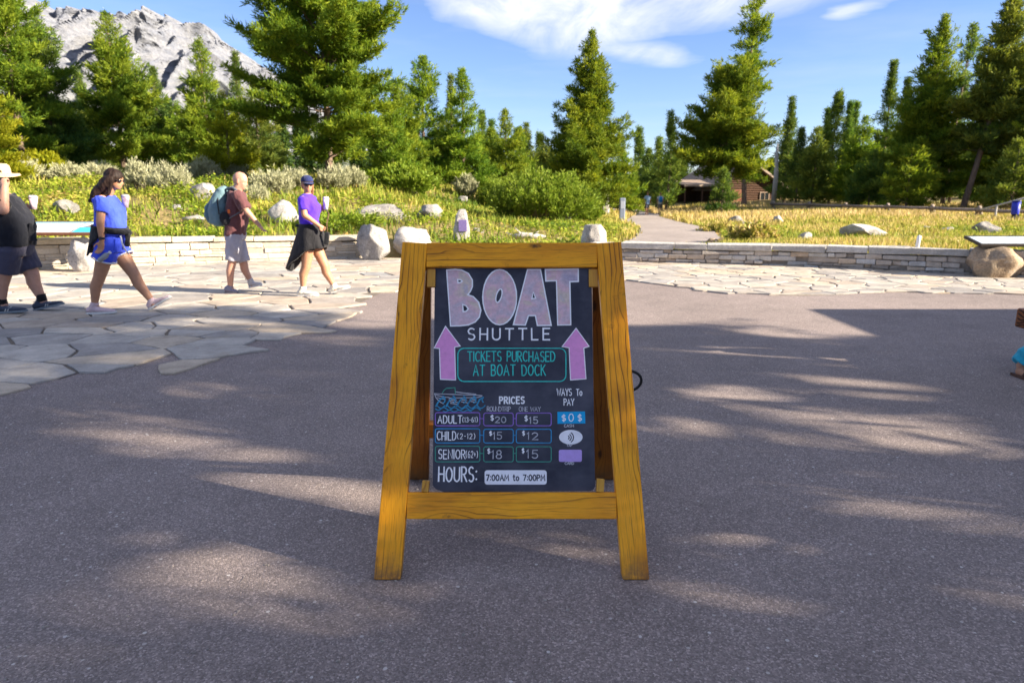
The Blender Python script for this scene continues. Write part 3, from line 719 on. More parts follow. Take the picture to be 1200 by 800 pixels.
tree_px('pine_tree', 1080, 17, 49, 48, M_PINE, 'tall full pine with lit layered boughs in the right treeline', GR, p=0.6, dens=1.2, gap=0.1, lump=0.5)
tree_px('pine_tree', 1104, 28, 58, 22, M_DULL, 'bare thin pine with sparse crown between two tall pines', GR, cb=0.55, p=0.3, gap=0.3, dens=0.6, bare=0.45, lean=(0.05, 0))
tree_px('spruce_tree', 1112, 96, 62, 22, M_SPRUCE, 'dark spruce left of the leaning tall pine', GR)
tree_px('pine_tree', 1128, -12, 46, 44, M_DULL, 'leaning tall pine with its dark trunk in plain view', GR, cb=0.28, p=0.45, gap=0.22, dens=1.0, lump=0.6, lean=(0.10, 0), upw=0.7, trunk_r=0.20, tuft=1.15)
tree_px('pine_tree', 1178, 40, 47, 44, M_PINE, 'full green pine right of the leaning tall pine', GR, p=0.5, gap=0.12, lump=0.5)
tree_px('spruce_tree', 1150, 120, 55, 34, M_SPRUCE, 'dark spruce behind the foot of the leaning tall pine', GR)
tree_px('pine_tree', 1222, 22, 44, 56, M_PINE, 'big pine cut by the right edge of the photo', GR, p=0.5, gap=0.1, lump=0.5)
tree_px('pine_tree', 1062, 172, 45, 34, M_PINE, 'low sunlit pine before the tall full pine, by the rail fence', GR, p=0.5, round_=0.3, gap=0.1)
tree_px('spruce_tree', 1018, 178, 50, 30, M_SPRUCE, 'low dark spruce by the rail fence below the layered spruce', GR, p=0.5)
tree_px('pine_tree', 1186, 165, 42, 40, M_DULL, 'low dull pine by the rail fence near the blue bin', GR, p=0.5, gap=0.15)

# --- the far wood behind all of these reads as one dark mass
def far_wood():
    g = np.random.default_rng(77); PP = []; DD = []; RR = []; mb = MB()
    for i in range(300):
        Y = g.uniform(72, 125); px = g.uniform(-260, 1420)
        if i >= 190: px = g.uniform(-1100, -170) if i % 2 else g.uniform(1390, 2300); Y = g.uniform(42, 80)
        b = ground(px, Y); k = np.interp(px, [-700, -260, 300, 520, 640, 780, 900, 1000, 1100, 1400, 1900], [40, 110, 150, 168, 196, 196, 190, 170, 150, 90, 40])
        h = PT(px, k + g.normal(0, 9), Y).z - b.z
        if h < 2: continue
        r = h * g.uniform(0.15, 0.2); n = int(900 * h / 10)
        t_ = g.uniform(0, 1, n) ** 0.8; a = g.uniform(0, 6.283, n); rad = r * (1 - t_) ** 0.8 * np.sqrt(g.uniform(0.15, 1, n)) * (0.75 + 0.35 * np.sin(t_ * 40 + a))
        P = np.stack([b.x + rad * np.cos(a), b.y + rad * np.sin(a), b.z + 0.3 + t_ * (h - 0.3)], 1)
        D = np.stack([np.cos(a), np.sin(a), 0.2 * np.ones(n)], 1); PP.append(P); DD.append(D); RR.append(g.uniform(0.0, 0.6, n))
        mb.tube([b, b + Vector((0, 0, h * 0.95))], [0.02 * h, 0.01], 5)
    Q, rn = needle_quads(np.concatenate(PP), np.concatenate(DD), np.concatenate(RR), g, 3, 0.55, 0.11)
    me = mesh_np('far_wood', Q, 4); set_attr(me, 'rnd', np.repeat(rn, 4)); o = link('far_wood', me, M_SPRUCE); tag(o, kind='stuff')
    mb.build('far_wood_trunks', M_BARK, o)
far_wood()

# ================================================================== the sunny side off to the right: what throws the shade on the plaza
# sun flecks that reach the asphalt in the photograph, as ellipses on the ground (read at pixel boxes); strength = how open the crown is there
_fl = [((138, 487, 215, 499), .9), ((155, 504, 242, 528), 1), ((260, 528, 330, 540), .8), ((225, 556, 380, 580), 1), ((330, 566, 470, 606), 1), ((235, 636, 320, 672), .75), ((185, 700, 247, 718), .5),
       ((25, 722, 111, 763), .85), ((320, 708, 425, 727), .6), ((398, 650, 440, 668), 1), ((350, 433, 392, 441), .8), ((200, 450, 253, 463), .8), ((380, 394, 440, 406), .8), ((410, 368, 470, 386), .9),
       ((570, 628, 645, 648), .5), ((466, 668, 502, 682), .8), ((60, 480, 130, 488), .4), ((300, 640, 380, 655), .4),
       ((885, 372, 1040, 384), .9), ((880, 386, 985, 395), .8), ((830, 408, 925, 417), .9), ((950, 418, 1040, 428), 1), ((815, 451, 888, 470), .95), ((956, 438, 1010, 452), 1), ((985, 449, 1092, 465), 1),
       ((898, 476, 976, 490), .9), ((758, 493, 832, 504), .9), ((944, 515, 988, 528), .9), ((1015, 486, 1148, 500), .8), ((1030, 500, 1150, 536), .9), ((968, 560, 1060, 580), .8), ((1040, 572, 1170, 616), 1),
       ((845, 632, 900, 646), .5), ((800, 686, 868, 712), .6), ((1150, 674, 1210, 706), .6), ((700, 560, 760, 580), .4), ((830, 520, 880, 530), .5),
       ((90, 385, 180, 391), .5), ((190, 376, 300, 383), .9), ((-20, 432, 60, 440), .7), ((130, 419, 185, 426), .6), ((290, 386, 360, 394), .6)]
FLECK = []
for (a, b, c, d), s in _fl:
    p0, p1 = G(a, (b + d) / 2), G(c, (b + d) / 2); q0, q1 = G((a + c) / 2, d), G((a + c) / 2, b)
    FLECK.append(((p0.x + p1.x) / 2, (q0.y + q1.y) / 2, (p1.x - p0.x) / 2, (q1.y - q0.y) / 2, s))
FLECK = np.array(FLECK)
_k = np.array([SUN_DIR.x / SUN_DIR.z, SUN_DIR.y / SUN_DIR.z])
def open_to_sun(P, g, sure=False, quads=0):
    """boughs that are missing where the sun comes through"""
    x = P[:, 0] - _k[0] * P[:, 2]; y = P[:, 1] - _k[1] * P[:, 2]
    keep = np.ones(len(P) // quads if quads else len(P), bool); n = len(keep)
    for cx, cy, ax, ay, s in FLECK:
        mg = (0.02 if quads else 0.10) + 0.06 * (cy < 2.75)
        m = ((x - cx) / (ax * 0.95 + mg)) ** 2 + ((y - cy) / (ay * 0.95 + mg)) ** 2 < 1
        if quads: m = m.reshape(-1, quads).any(1)
        keep &= ~(m & (sure | (g.random(n) < s ** 0.35)))
    zp = P[:, 2] - (P[:, 1] - 8.05) / _k[1]; xp = P[:, 0] - _k[0] * (P[:, 2] - zp)      # the man at the left edge walks in the sun from the hips up
    m = (zp > 0.75) & (zp < 2.0) & (np.abs(xp + 5.9) < 0.8); keep &= ~(m.reshape(-1, quads).any(1) if quads else m)
    # boughs that shade the face of the sandwich board stay (its front leans back from y = 2.30 at the ground)
    zb = (P[:, 1] - _k[1] * P[:, 2] - 2.30) / (0.35 - _k[1]); xb = P[:, 0] - _k[0] * (P[:, 2] - zb)
    m = (zb > -0.02) & (zb < 1.30) & (np.abs(xb) < 0.46)
    keep |= m.reshape(-1, quads)[:, -1] if quads else m
    if quads: x = x.reshape(-1, quads).mean(1); y = y.reshape(-1, quads).max(1)
    # the edge of the shade across the plaza, as in the photograph
    edge = np.interp(x, [-14, -8, -5.5, -3.5, -2.0, -0.5, 1.5, 2.2, 3.0, 3.8, 30], [9.6, 9.0, 8.35, 8.5, 8.2, 7.7, 7.5, 7.55, 7.3, 7.1, 6.8])
    edge = edge + 0.22 * np.sin(x * 3.1) + 0.12 * np.sin(x * 7.7 + 1)
    return keep & (y < edge + g.normal(0, 0.10, len(y)) * (not quads))
GS = 'trees on the sunny side of the plaza'
for i, (x, y, h, r, lab) in enumerate([
        (9.5, 1.2, 8.0, 2.3, 'stout pine beside the plaza, nearest to the ticket cabin on its near side'),
        (12.5, -1.6, 11.0, 2.7, 'tall dense pine beside the plaza, second from the ticket cabin'),
        (15.5, 2.2, 11.5, 2.8, 'tall dense pine behind the ticket cabin'),
        (17.5, -4.0, 14.5, 3.1, 'very tall pine beside the plaza behind the camera side'),
        (20.0, 0.2, 14.5, 3.0, 'very tall pine standing beyond the ticket cabin roof'),
        (10.0, -5.0, 10.0, 2.6, 'dense pine on the plaza edge behind the photographer'),
        (23.5, -3.0, 16.5, 3.2, 'tallest pine of the group on the sunny side'),
        (14.0, -7.5, 13.0, 2.9, 'tall pine at the far end of the group on the sunny side')]):
    conifer('shade_pine', (x, y, 0), h, r, 900 + i, M_PINE, lab, GS, q=1.75, cb=0.06, p=0.45, dens=1.5, per_m=11, prune=open_to_sun, round_=0.3, tuft=1.15, K=7)
# ================================================================== BANK AND MEADOW
def hit(px, py):
    """where a ray of the photograph meets the land beyond the wall"""
    d = ray(px, py); s = 14.0
    while s < 120:
        p = Vector((d.x * s, d.y * s, EYE + d.z * s))
        if p.y > wall_y(p.x) + 0.6 and p.z <= gz(p.x, p.y): return p
        s += 0.15
    return Vector((d.x * 60, d.y * 60, gz(d.x * 60, d.y * 60)))

def m_grass(name, stops, transl=0.3):
    m, t = new_mat(name); r = t.attr('rnd').outputs['Fac']; col = t.ramp(r, stops)
    p = pbsdf(t, col, 0.6, spec=0.2); tr = t.n('ShaderNodeBsdfTranslucent', None, Color=col); mx = t.n('ShaderNodeMixShader', None, Fac=transl)
    t.t.links.new(p.outputs[0], mx.inputs[1]); t.t.links.new(tr.outputs[0], mx.inputs[2]); t.out(mx); return m
M_GRASS = m_grass('meadow_grass', [(0.0, (0.07, 0.13, 0.012)), (0.35, (0.20, 0.25, 0.025)), (0.55, (0.38, 0.36, 0.06)), (0.78, (0.50, 0.37, 0.12)), (1.0, (0.60, 0.46, 0.22))])
M_FORB = m_grass('broad_leaves', [(0.0, (0.09, 0.16, 0.012)), (0.35, (0.22, 0.30, 0.018)), (0.65, (0.36, 0.39, 0.045)), (0.88, (0.50, 0.43, 0.09)), (1.0, (0.46, 0.31, 0.11))], 0.35)
M_SAGE = m_grass('sagebrush_leaves', [(0.0, (0.15, 0.155, 0.075)), (0.5, (0.31, 0.31, 0.175)), (1.0, (0.48, 0.465, 0.30))], 0.15)
M_WILLOW = m_grass('willow_leaves', [(0.0, (0.055, 0.11, 0.010)), (0.5, (0.14, 0.215, 0.016)), (1.0, (0.28, 0.34, 0.035))], 0.35)
M_TWIG = m_bark('grey_twigs', (0.12, 0.09, 0.07), (0.28, 0.23, 0.19))

def noise2(x, y, s, o=0.0): return np.array([noise.noise(Vector((a * s + o, b * s, o))) for a, b in zip(x, y)])
def scatter(n, g, xr, dens):
    """points on the land beyond the wall, thinner with distance, kept off the path"""
    Y = 11 + (62 - 11) * g.random(n) ** 1.7; X = (g.random(n) * 2 - 1) * (Y * 1.12 + 4.0)
    keep = (X > xr[0]) & (X < xr[1]) & (Y > wall_y(X) + 0.42); X, Y = X[keep], Y[keep]
    pl = np.interp(Y, [p[1] for p in _pl], [p[0] for p in _pl]); pr = np.interp(Y, [p[1] for p in _pr], [p[0] for p in _pr])
    keep = ((X < pl - 0.15 + 0.3 * g.normal(size=len(X)) * 0.4) | (X > pr + 0.15)) | (Y > 62); X, Y = X[keep], Y[keep]
    keep = g.random(len(X)) < dens(X, Y); X, Y = X[keep], Y[keep]
    return X, Y, gz(X, Y)
def left_side(X, Y): return np.clip((np.interp(Y, [p[1] for p in _pl], [p[0] for p in _pl]) - X) / 2.0, 0, 1)
def build_grass():
    g = np.random.default_rng(21)
    def dens(X, Y):
        n = noise2(X, Y, 0.35); l = left_side(X, Y); trodden = np.exp(-(((X + 0.5) / 3.2) ** 2 + ((Y - 17.5) / 2.5) ** 2))
        return np.clip((0.75 + 0.7 * n) * (1 - 0.72 * l * (Y < 25)), 0.06, 1) * (1 - 0.75 * trodden)
    X, Y, Z = scatter(430000, g, (-60, 60), dens); N = len(X)
    l = left_side(X, Y); pt = noise2(X, Y, 0.22, 4.0); pt2 = noise2(X, Y, 0.9, 9.0)
    gold = np.clip((Y - 26) / 12, 0, 1) * (1 - l)
    h = (0.15 + 0.13 * gold + 0.08 * l + 0.10 * np.clip(pt, 0, 1)) * g.uniform(0.55, 1.5, N); w = (0.004 + 0.00045 * Y) * g.uniform(0.7, 1.4, N)
    rn = np.clip(0.52 + 0.36 * gold - 0.15 * l + 0.42 * pt + 0.3 * pt2 + g.normal(0, 0.14, N), 0, 1)
    a = g.uniform(0, 6.283, N); ln = g.normal(0, 0.22, (N, 2)) + np.array([[-0.06, 0.03]])
    B0 = np.stack([X, Y, Z - 0.02], 1); s = np.stack([np.cos(a), np.sin(a), np.zeros(N)], 1) * w[:, None]
    top = B0 + np.stack([ln[:, 0] * h, ln[:, 1] * h, h], 1); mid = B0 + np.stack([ln[:, 0] * h * 0.35, ln[:, 1] * h * 0.35, h * 0.55], 1)
    Q = np.stack([B0 - s * 0.8, B0 + s * 0.8, mid + s, top, mid - s], 1).reshape(-1, 3)
    me = mesh_np('meadow_grass', Q, 5); set_attr(me, 'rnd', np.repeat(rn, 5)); tag(link('meadow_grass', me, M_GRASS), kind='stuff')
def build_forbs():
    g = np.random.default_rng(31)
    def dens(X, Y):
        n = noise2(X, Y, 0.55, 2.0); l = left_side(X, Y); tr = np.exp(-(((X + 0.2) / 2.6) ** 2 + ((Y - 17.0) / 2.0) ** 2))
        return np.clip(0.5 + 1.3 * n, 0.02, 1) * np.where(l > 0.3, 1.0 - 0.8 * np.clip((Y - 24) / 8, 0, 1), 0.10) * (1 - 0.8 * tr)
    X, Y, Z = scatter(108000, g, (-40, 40), dens); N = len(X); K = 7
    pt = noise2(X, Y, 0.4, 12.0); big = np.clip(0.5 + noise2(X, Y, 0.3, 30.0), 0.2, 1.2)
    P = np.repeat(np.stack([X, Y, Z], 1), K, 0); P += g.normal(0, 0.10, P.shape) * np.array([1, 1, 0.2]); P[:, 2] += g.uniform(0.03, 0.30, N * K) * np.repeat(big, K)
    rn = np.clip(np.repeat(0.46 + 0.55 * pt, K) + g.normal(0, 0.20, N * K), 0, 1)
    a = g.uniform(0, 6.283, N * K); d = np.stack([np.cos(a), np.sin(a), g.normal(0.25, 0.45, N * K)], 1); d /= np.linalg.norm(d, axis=1, keepdims=True)
    u, v = perp(d); L = g.uniform(0.05, 0.13, (N * K, 1)) * np.repeat(0.8 + 0.25 * (Y[:, None] / 20), K, 0); W = L * g.uniform(0.25, 0.42, (N * K, 1)); tw = g.uniform(-0.6, 0.6, (N * K, 1)); s = u * np.cos(tw) + v * np.sin(tw)
    Q = np.stack([P, P + d * L * 0.4 - s * W, P + d * L, P + d * L * 0.4 + s * W], 1).reshape(-1, 3)
    me = mesh_np('leafy_ground_cover', Q, 4); set_attr(me, 'rnd', np.repeat(rn, 4)); tag(link('leafy_ground_cover', me, M_FORB), kind='stuff')
build_grass(); build_forbs()

def shrub(name, base, h, r, seed, mat, label, group=None, stems=60, leaf=(0.10, 0.012), K=5, per=16, spread=0.75, fine=1.0, up=0.5, lean=(0, 0), cat='shrub', thick=0.008):
    g = np.random.default_rng(seed); root = empty(name, base, label, cat, group); mb = MB(); PP = []; DD = []; RR = []
    for i in range(stems):
        az = g.uniform(0, 6.283); rad = r * math.sqrt(g.random()); b = Vector((rad * 0.35 * math.cos(az), rad * 0.35 * math.sin(az), -0.05))
        hh = h * g.uniform(0.55, 1.08) * (1 - 0.45 * (rad / r) ** 2); t_ = Vector((rad * math.cos(az) * spread * 1.3 + lean[0] * hh, rad * math.sin(az) * spread * 1.3 + lean[1] * hh, hh)); m_ = b.lerp(t_, 0.5) + Vector((0.10 * rad * math.cos(az), 0.10 * rad * math.sin(az), 0.04 * h))
        mb.tube([b, m_, t_], [thick, thick * 0.7, thick * 0.3], 4, caps=False)
        sv = np.sqrt(g.uniform(0.12, 1, per))
        for s in sv:
            p = (b.lerp(m_, s * 2) if s < 0.5 else m_.lerp(t_, s * 2 - 1)); d = (t_ - b).normalized()
            PP.append(np.array(p) + g.normal(0, 0.05 * r + 0.02, 3)); DD.append(np.array(d)); RR.append(0.30 + 0.4 * s)
    Q, rn = needle_quads(np.array(PP), np.array(DD), np.array(RR) + g.normal(0, 0.12, len(RR)), g, K, leaf[0] * fine, leaf[1] * fine, 0.7, up)
    Q[:, 2] = np.maximum(Q[:, 2], -0.03)
    mb.build('stems', M_TWIG, root); me = mesh_np('foliage', Q, 4); set_attr(me, 'rnd', np.repeat(rn, 4)); link('foliage', me, mat, root); return root
GSG = 'sagebrush on the bank'
def sage(px, py, wpx, hpx, label, seed):
    b = hit(px, py); Y = b.y; shrub('sagebrush', b, hpx * Y / FPX * 0.92, wpx * 0.42 * Y / FPX, seed, M_SAGE, label, GSG, 64, (0.13, 0.011), 6, 15, 0.8, max(0.8, Y / 22))
for i, a in enumerate([
        (28, 214, 46, 26, 'pale sagebrush behind the straw hat of the man at the left edge'), (82, 216, 44, 22, 'low sagebrush between the straw-hatted man and the woman in blue'), (118, 212, 40, 20, 'sagebrush hidden behind the head of the woman in blue'),
        (168, 222, 42, 34, 'upright pale sagebrush just right of the woman in blue, left of two'), (203, 228, 52, 38, 'full grey-green sagebrush right of the woman in blue, right of two'), (240, 216, 44, 30, 'tall pale sagebrush above the grey boulder behind the backpack'),
        (275, 214, 36, 22, 'sagebrush just behind the head of the bald man'), (318, 230, 52, 32, 'broad sagebrush between the bald man and the woman in the cap'), (346, 222, 36, 24, 'sagebrush touching the navy cap of the woman'),
        (392, 222, 40, 26, 'wispy pale sagebrush right of the woman in the cap'), (414, 220, 30, 22, 'smaller sagebrush furthest right in the row by the woman in the cap'), (546, 231, 26, 24, 'lone rounded pale sagebrush left of the willow thicket'),
        (440, 216, 22, 16, 'thin sagebrush tuft below the broad great pine'), (300, 238, 30, 18, 'low grey sage plant in front of the bald man by the white slanted rock')]):
    sage(*a, 300 + i)
b = hit(636, 262); shrub('willow_thicket', b, 1.85, 1.75, 41, M_WILLOW, 'big bushy green willow thicket in front of the lone conical pine', None, 210, (0.12, 0.020), 7, 26, 0.85, 1.0, 0.35, thick=0.012)
b = hit(680, 262); shrub('willow_shrub', b, 1.0, 0.75, 42, M_WILLOW, 'small bright shrub at the right end of the willow thicket', None, 70, (0.11, 0.019), 7, 20, 0.85, 1.0, 0.4)
b = hit(590, 245); shrub('willow_shrub', b, 1.5, 1.2, 47, M_WILLOW, 'darker shrub at the left end of the willow thicket', None, 90, (0.11, 0.019), 7, 22, 0.85, 1.1, 0.4)
b = hit(880, 286); shrub('leafy_bush', b, 0.52, 0.50, 43, M_GRASS, 'small vivid green bush in the meadow just behind the right wall', None, 60, (0.11, 0.030), 6, 14, 0.95, 1.0, 0.2)
b = hit(838, 272); shrub('leafy_bush', b, 0.28, 0.5, 44, M_GRASS, 'low dark green clump at the edge of the path curve', None, 40, (0.10, 0.02), 6, 10, 0.95, 1.0, 0.2)
b = hit(57, 206); shrub('leafy_bush', b, 0.75, 0.5, 45, M_BRIGHT, 'small bright green bush at the foot of the dark spruce on the left', None, 50, (0.12, 0.03), 6, 14, 0.9, 1.2, 0.3)
b = hit(475, 228); shrub('leafy_bush', b, 1.1, 1.3, 46, M_WILLOW, 'broad green bush below the rounded pine', None, 70, (0.13, 0.03), 6, 16, 0.9, 1.2, 0.3)
b = hit(448, 262); shrub('flowering_weeds', b, 0.30, 0.6, 48, M_SAGE, 'pale weedy clump in front of the long grey rock', None, 40, (0.08, 0.012), 5, 9, 0.9, 1.0, 0.3, cat='plant')
b = hit(400, 270); shrub('leafy_weeds', b, 0.45, 0.8, 49, M_WILLOW, 'leafy green weeds on the bank beside the hand of the woman in the cap', None, 60, (0.10, 0.022), 5, 10, 0.9, 1.0, 0.3, cat='plant')

def m_rock(name, a, b, c_):
    m, t = new_mat(name); c = coords(t); oi = t.n('ShaderNodeObjectInfo').outputs['Random']
    cc = t.vmath('ADD', c, t.n('ShaderNodeCombineXYZ', None, X=t.math('MULTIPLY', oi, 31.0), Y=0.0, Z=0.0).outputs[0])
    n1 = t.noise(cc, 2.6, 7, 0.68, 0.3); n2 = t.noise(cc, 32, 4, 0.75); n3 = t.noise(cc, 1.2, 5, 0.6)
    col = t.ramp(n1, [(0.32, a), (0.5, b), (0.66, c_)]); col = t.mix(1.0, col, t.ramp(n2, [(0.32, 0.5), (0.5, 1.0), (0.7, 1.2)]), 'MULTIPLY')
    col = t.mix(t.mapr(n3, 0.54, 0.66, 0, 0.6), col, (0.12, 0.115, 0.10))
    t.out(pbsdf(t, col, 0.9, t.bump(t.math('ADD', n1, t.math('MULTIPLY', n2, 0.3)), 0.9, 0.04), spec=0.2)); return m
M_GRANITE = m_rock('granite', (0.15, 0.14, 0.135), (0.31, 0.29, 0.275), (0.44, 0.41, 0.385)); M_WROCK = m_rock('white_granite', (0.27, 0.25, 0.235), (0.44, 0.41, 0.385), (0.56, 0.53, 0.50)); M_BROCK = m_rock('brown_granite', (0.30, 0.25, 0.20), (0.36, 0.26, 0.17), (0.42, 0.37, 0.32))
def rock(px, py, wpx, hpx, label, seed, mat=None, name='boulder', point=None, Y=None, squash=0.8, sink=0.12, tilt=0.0, flat=0.0, group='rocks in the meadow', peak=0.0, sub=4, lo=0.52, hi=0.86):
    b = point if point is not None else (G(px, py) if Y == 'plaza' else hit(px, py)); g = random.Random(seed)
    rx = wpx * 0.5 * b.y / FPX; rz = hpx * b.y / FPX / (1 - sink) * 0.5; ry = rx * squash
    bm = bmesh.new(); bmesh.ops.create_icosphere(bm, subdivisions=sub, radius=1.0)
    planes = []
    for k in range(16):
        n = Vector((g.gauss(0, 1), g.gauss(0, 1), g.gauss(0, 0.8))).normalized(); planes.append((n, g.uniform(lo, hi)))
    planes.append((Vector((tilt, 0, 1)).normalized(), 0.92 - flat))
    for v in bm.verts:
        p = v.co.copy()
        for n, d in planes:
            e = p.dot(n) - d
            if e > 0: p -= n * e
        o = Vector((seed * 1.7, 0, 0)); p *= 1 + 0.11 * noise.noise(p * 1.6 + o) + 0.06 * noise.noise(p * 4.5 + o) + 0.03 * noise.noise(p * 11 + o)
        if peak: p.x *= 1 - peak * max(0, p.z); p.y *= 1 - peak * max(0, p.z)
        v.co = p
    X = max(abs(v.co.x) for v in bm.verts); Z1 = max(v.co.z for v in bm.verts); Z0 = min(v.co.z for v in bm.verts)
    for v in bm.verts: v.co = Vector((v.co.x * rx / X, v.co.y * ry / X, (v.co.z - Z0) / (Z1 - Z0) * 2 * rz - 2 * rz * sink))
    me = bpy.data.meshes.new(name); bm.to_mesh(me); bm.free(); me.polygons.foreach_set('use_smooth', np.ones(len(me.polygons), dtype=bool))
    o = link(name, me, mat or M_GRANITE, None, b + Vector((0, ry * 0.5, 0))); return tag(o, label, 'rock', group)
for i, a in enumerate([
        (77, 253, 36, 19, 'grey rock on the bank right of the cup of the man in the straw hat'), (224, 262, 28, 10, 'flat white stone low on the bank below the backpack', M_WROCK), (237, 236, 38, 21, 'rough grey boulder high on the bank behind the backpack'),
        (331, 262, 38, 27, 'white slanted boulder between the bald man and the woman in the cap', M_WROCK), (447, 262, 66, 22, 'long grey rock right of the woman in the cap, darkest at its left end'), (504, 259, 35, 19, 'grey rock right of the long grey rock'),
        (543, 237, 15, 7, 'small white stone under the lone sagebrush near the willow thicket', M_WROCK), (662, 264, 16, 18, 'upright grey stone at the right front of the willow thicket'), (866, 263, 20, 10, 'broken grey rock in the meadow right of the path'),
        (875, 266, 16, 6, 'flat sliver of rock under the broken grey rock', M_WROCK), (912, 263, 14, 10, 'small white rock in the middle of the golden meadow', M_WROCK), (945, 284, 18, 12, 'white rounded rock close behind the right wall', M_WROCK), (1016, 279, 52, 16, 'wide whitish flat boulder in the right meadow', M_WROCK),
        (1162, 275, 32, 15, 'grey rock behind the tilted panel at the right edge'), (836, 287, 16, 8, 'small brown-grey stone just behind the wall by the path edge', M_BROCK), (1112, 272, 18, 6, 'low grey stone half buried in grass beside the wall boulder'),
        (1085, 270, 14, 5, 'lowest grey stone between the wide flat boulder and the right edge'), (300, 231, 12, 6, 'tiny pale stone beside the head height of the bald man', M_WROCK), (205, 247, 14, 7, 'small pale stone between the woman in blue and the backpack', M_WROCK), (58, 236, 20, 6, 'thin pale stone high on the bank above the trail map panel', M_WROCK),
        (655, 283, 10, 5, 'small tan stone right of the driftwood', M_BROCK), (730, 272, 12, 5, 'small pale stone on the left verge of the path', M_WROCK), (560, 273, 14, 6, 'small stone beside the foot of the pillar with the purple plaque')]):
    rock(*a[:5], 60 + i, *(a[5:] or ()), sub=4 if a[2] > 30 else 3)
rock(441, 305, 40, 43, 'tall smooth boulder standing at the right end of the left wall', 31, lo=0.66, hi=0.94, mat=M_GRANITE, point=Vector((PT(441, 305, 14.45).x, 14.05, 0)), squash=0.8, group=None)
rock(484, 299, 48, 36, 'round white boulder next to the tall smooth wall-end boulder', 32, lo=0.66, hi=0.94, mat=M_WROCK, point=Vector((PT(484, 299, 15.0).x, 14.7, 0)), squash=0.8, group=None)
rock(698, 288, 33, 28, 'blocky white boulder at the mouth of the walking path', 33, lo=0.66, hi=0.94, mat=M_WROCK, point=Vector((PT(698, 288, 15.0).x, 15.0, gz(PT(698, 288, 15.0).x, 15.2))), flat=0.25, group=None)
rock(1162, 325, 62, 38, 'large brown-faced boulder set against the right wall under the tilted panel', 34, lo=0.74, hi=0.97, mat=M_BROCK, sink=0.2, point=Vector((G(1162, 325).x, G(1162, 325).y - 0.15, 0)), squash=0.75, flat=0.18, group=None)
rock(100, 319, 34, 42, 'pale rounded boulder against the left wall under the trail map panel', 36, lo=0.66, hi=0.94, mat=M_WROCK, point=Vector((G(100, 319).x, G(100, 319).y - 0.1, 0)), squash=0.9, group=None)
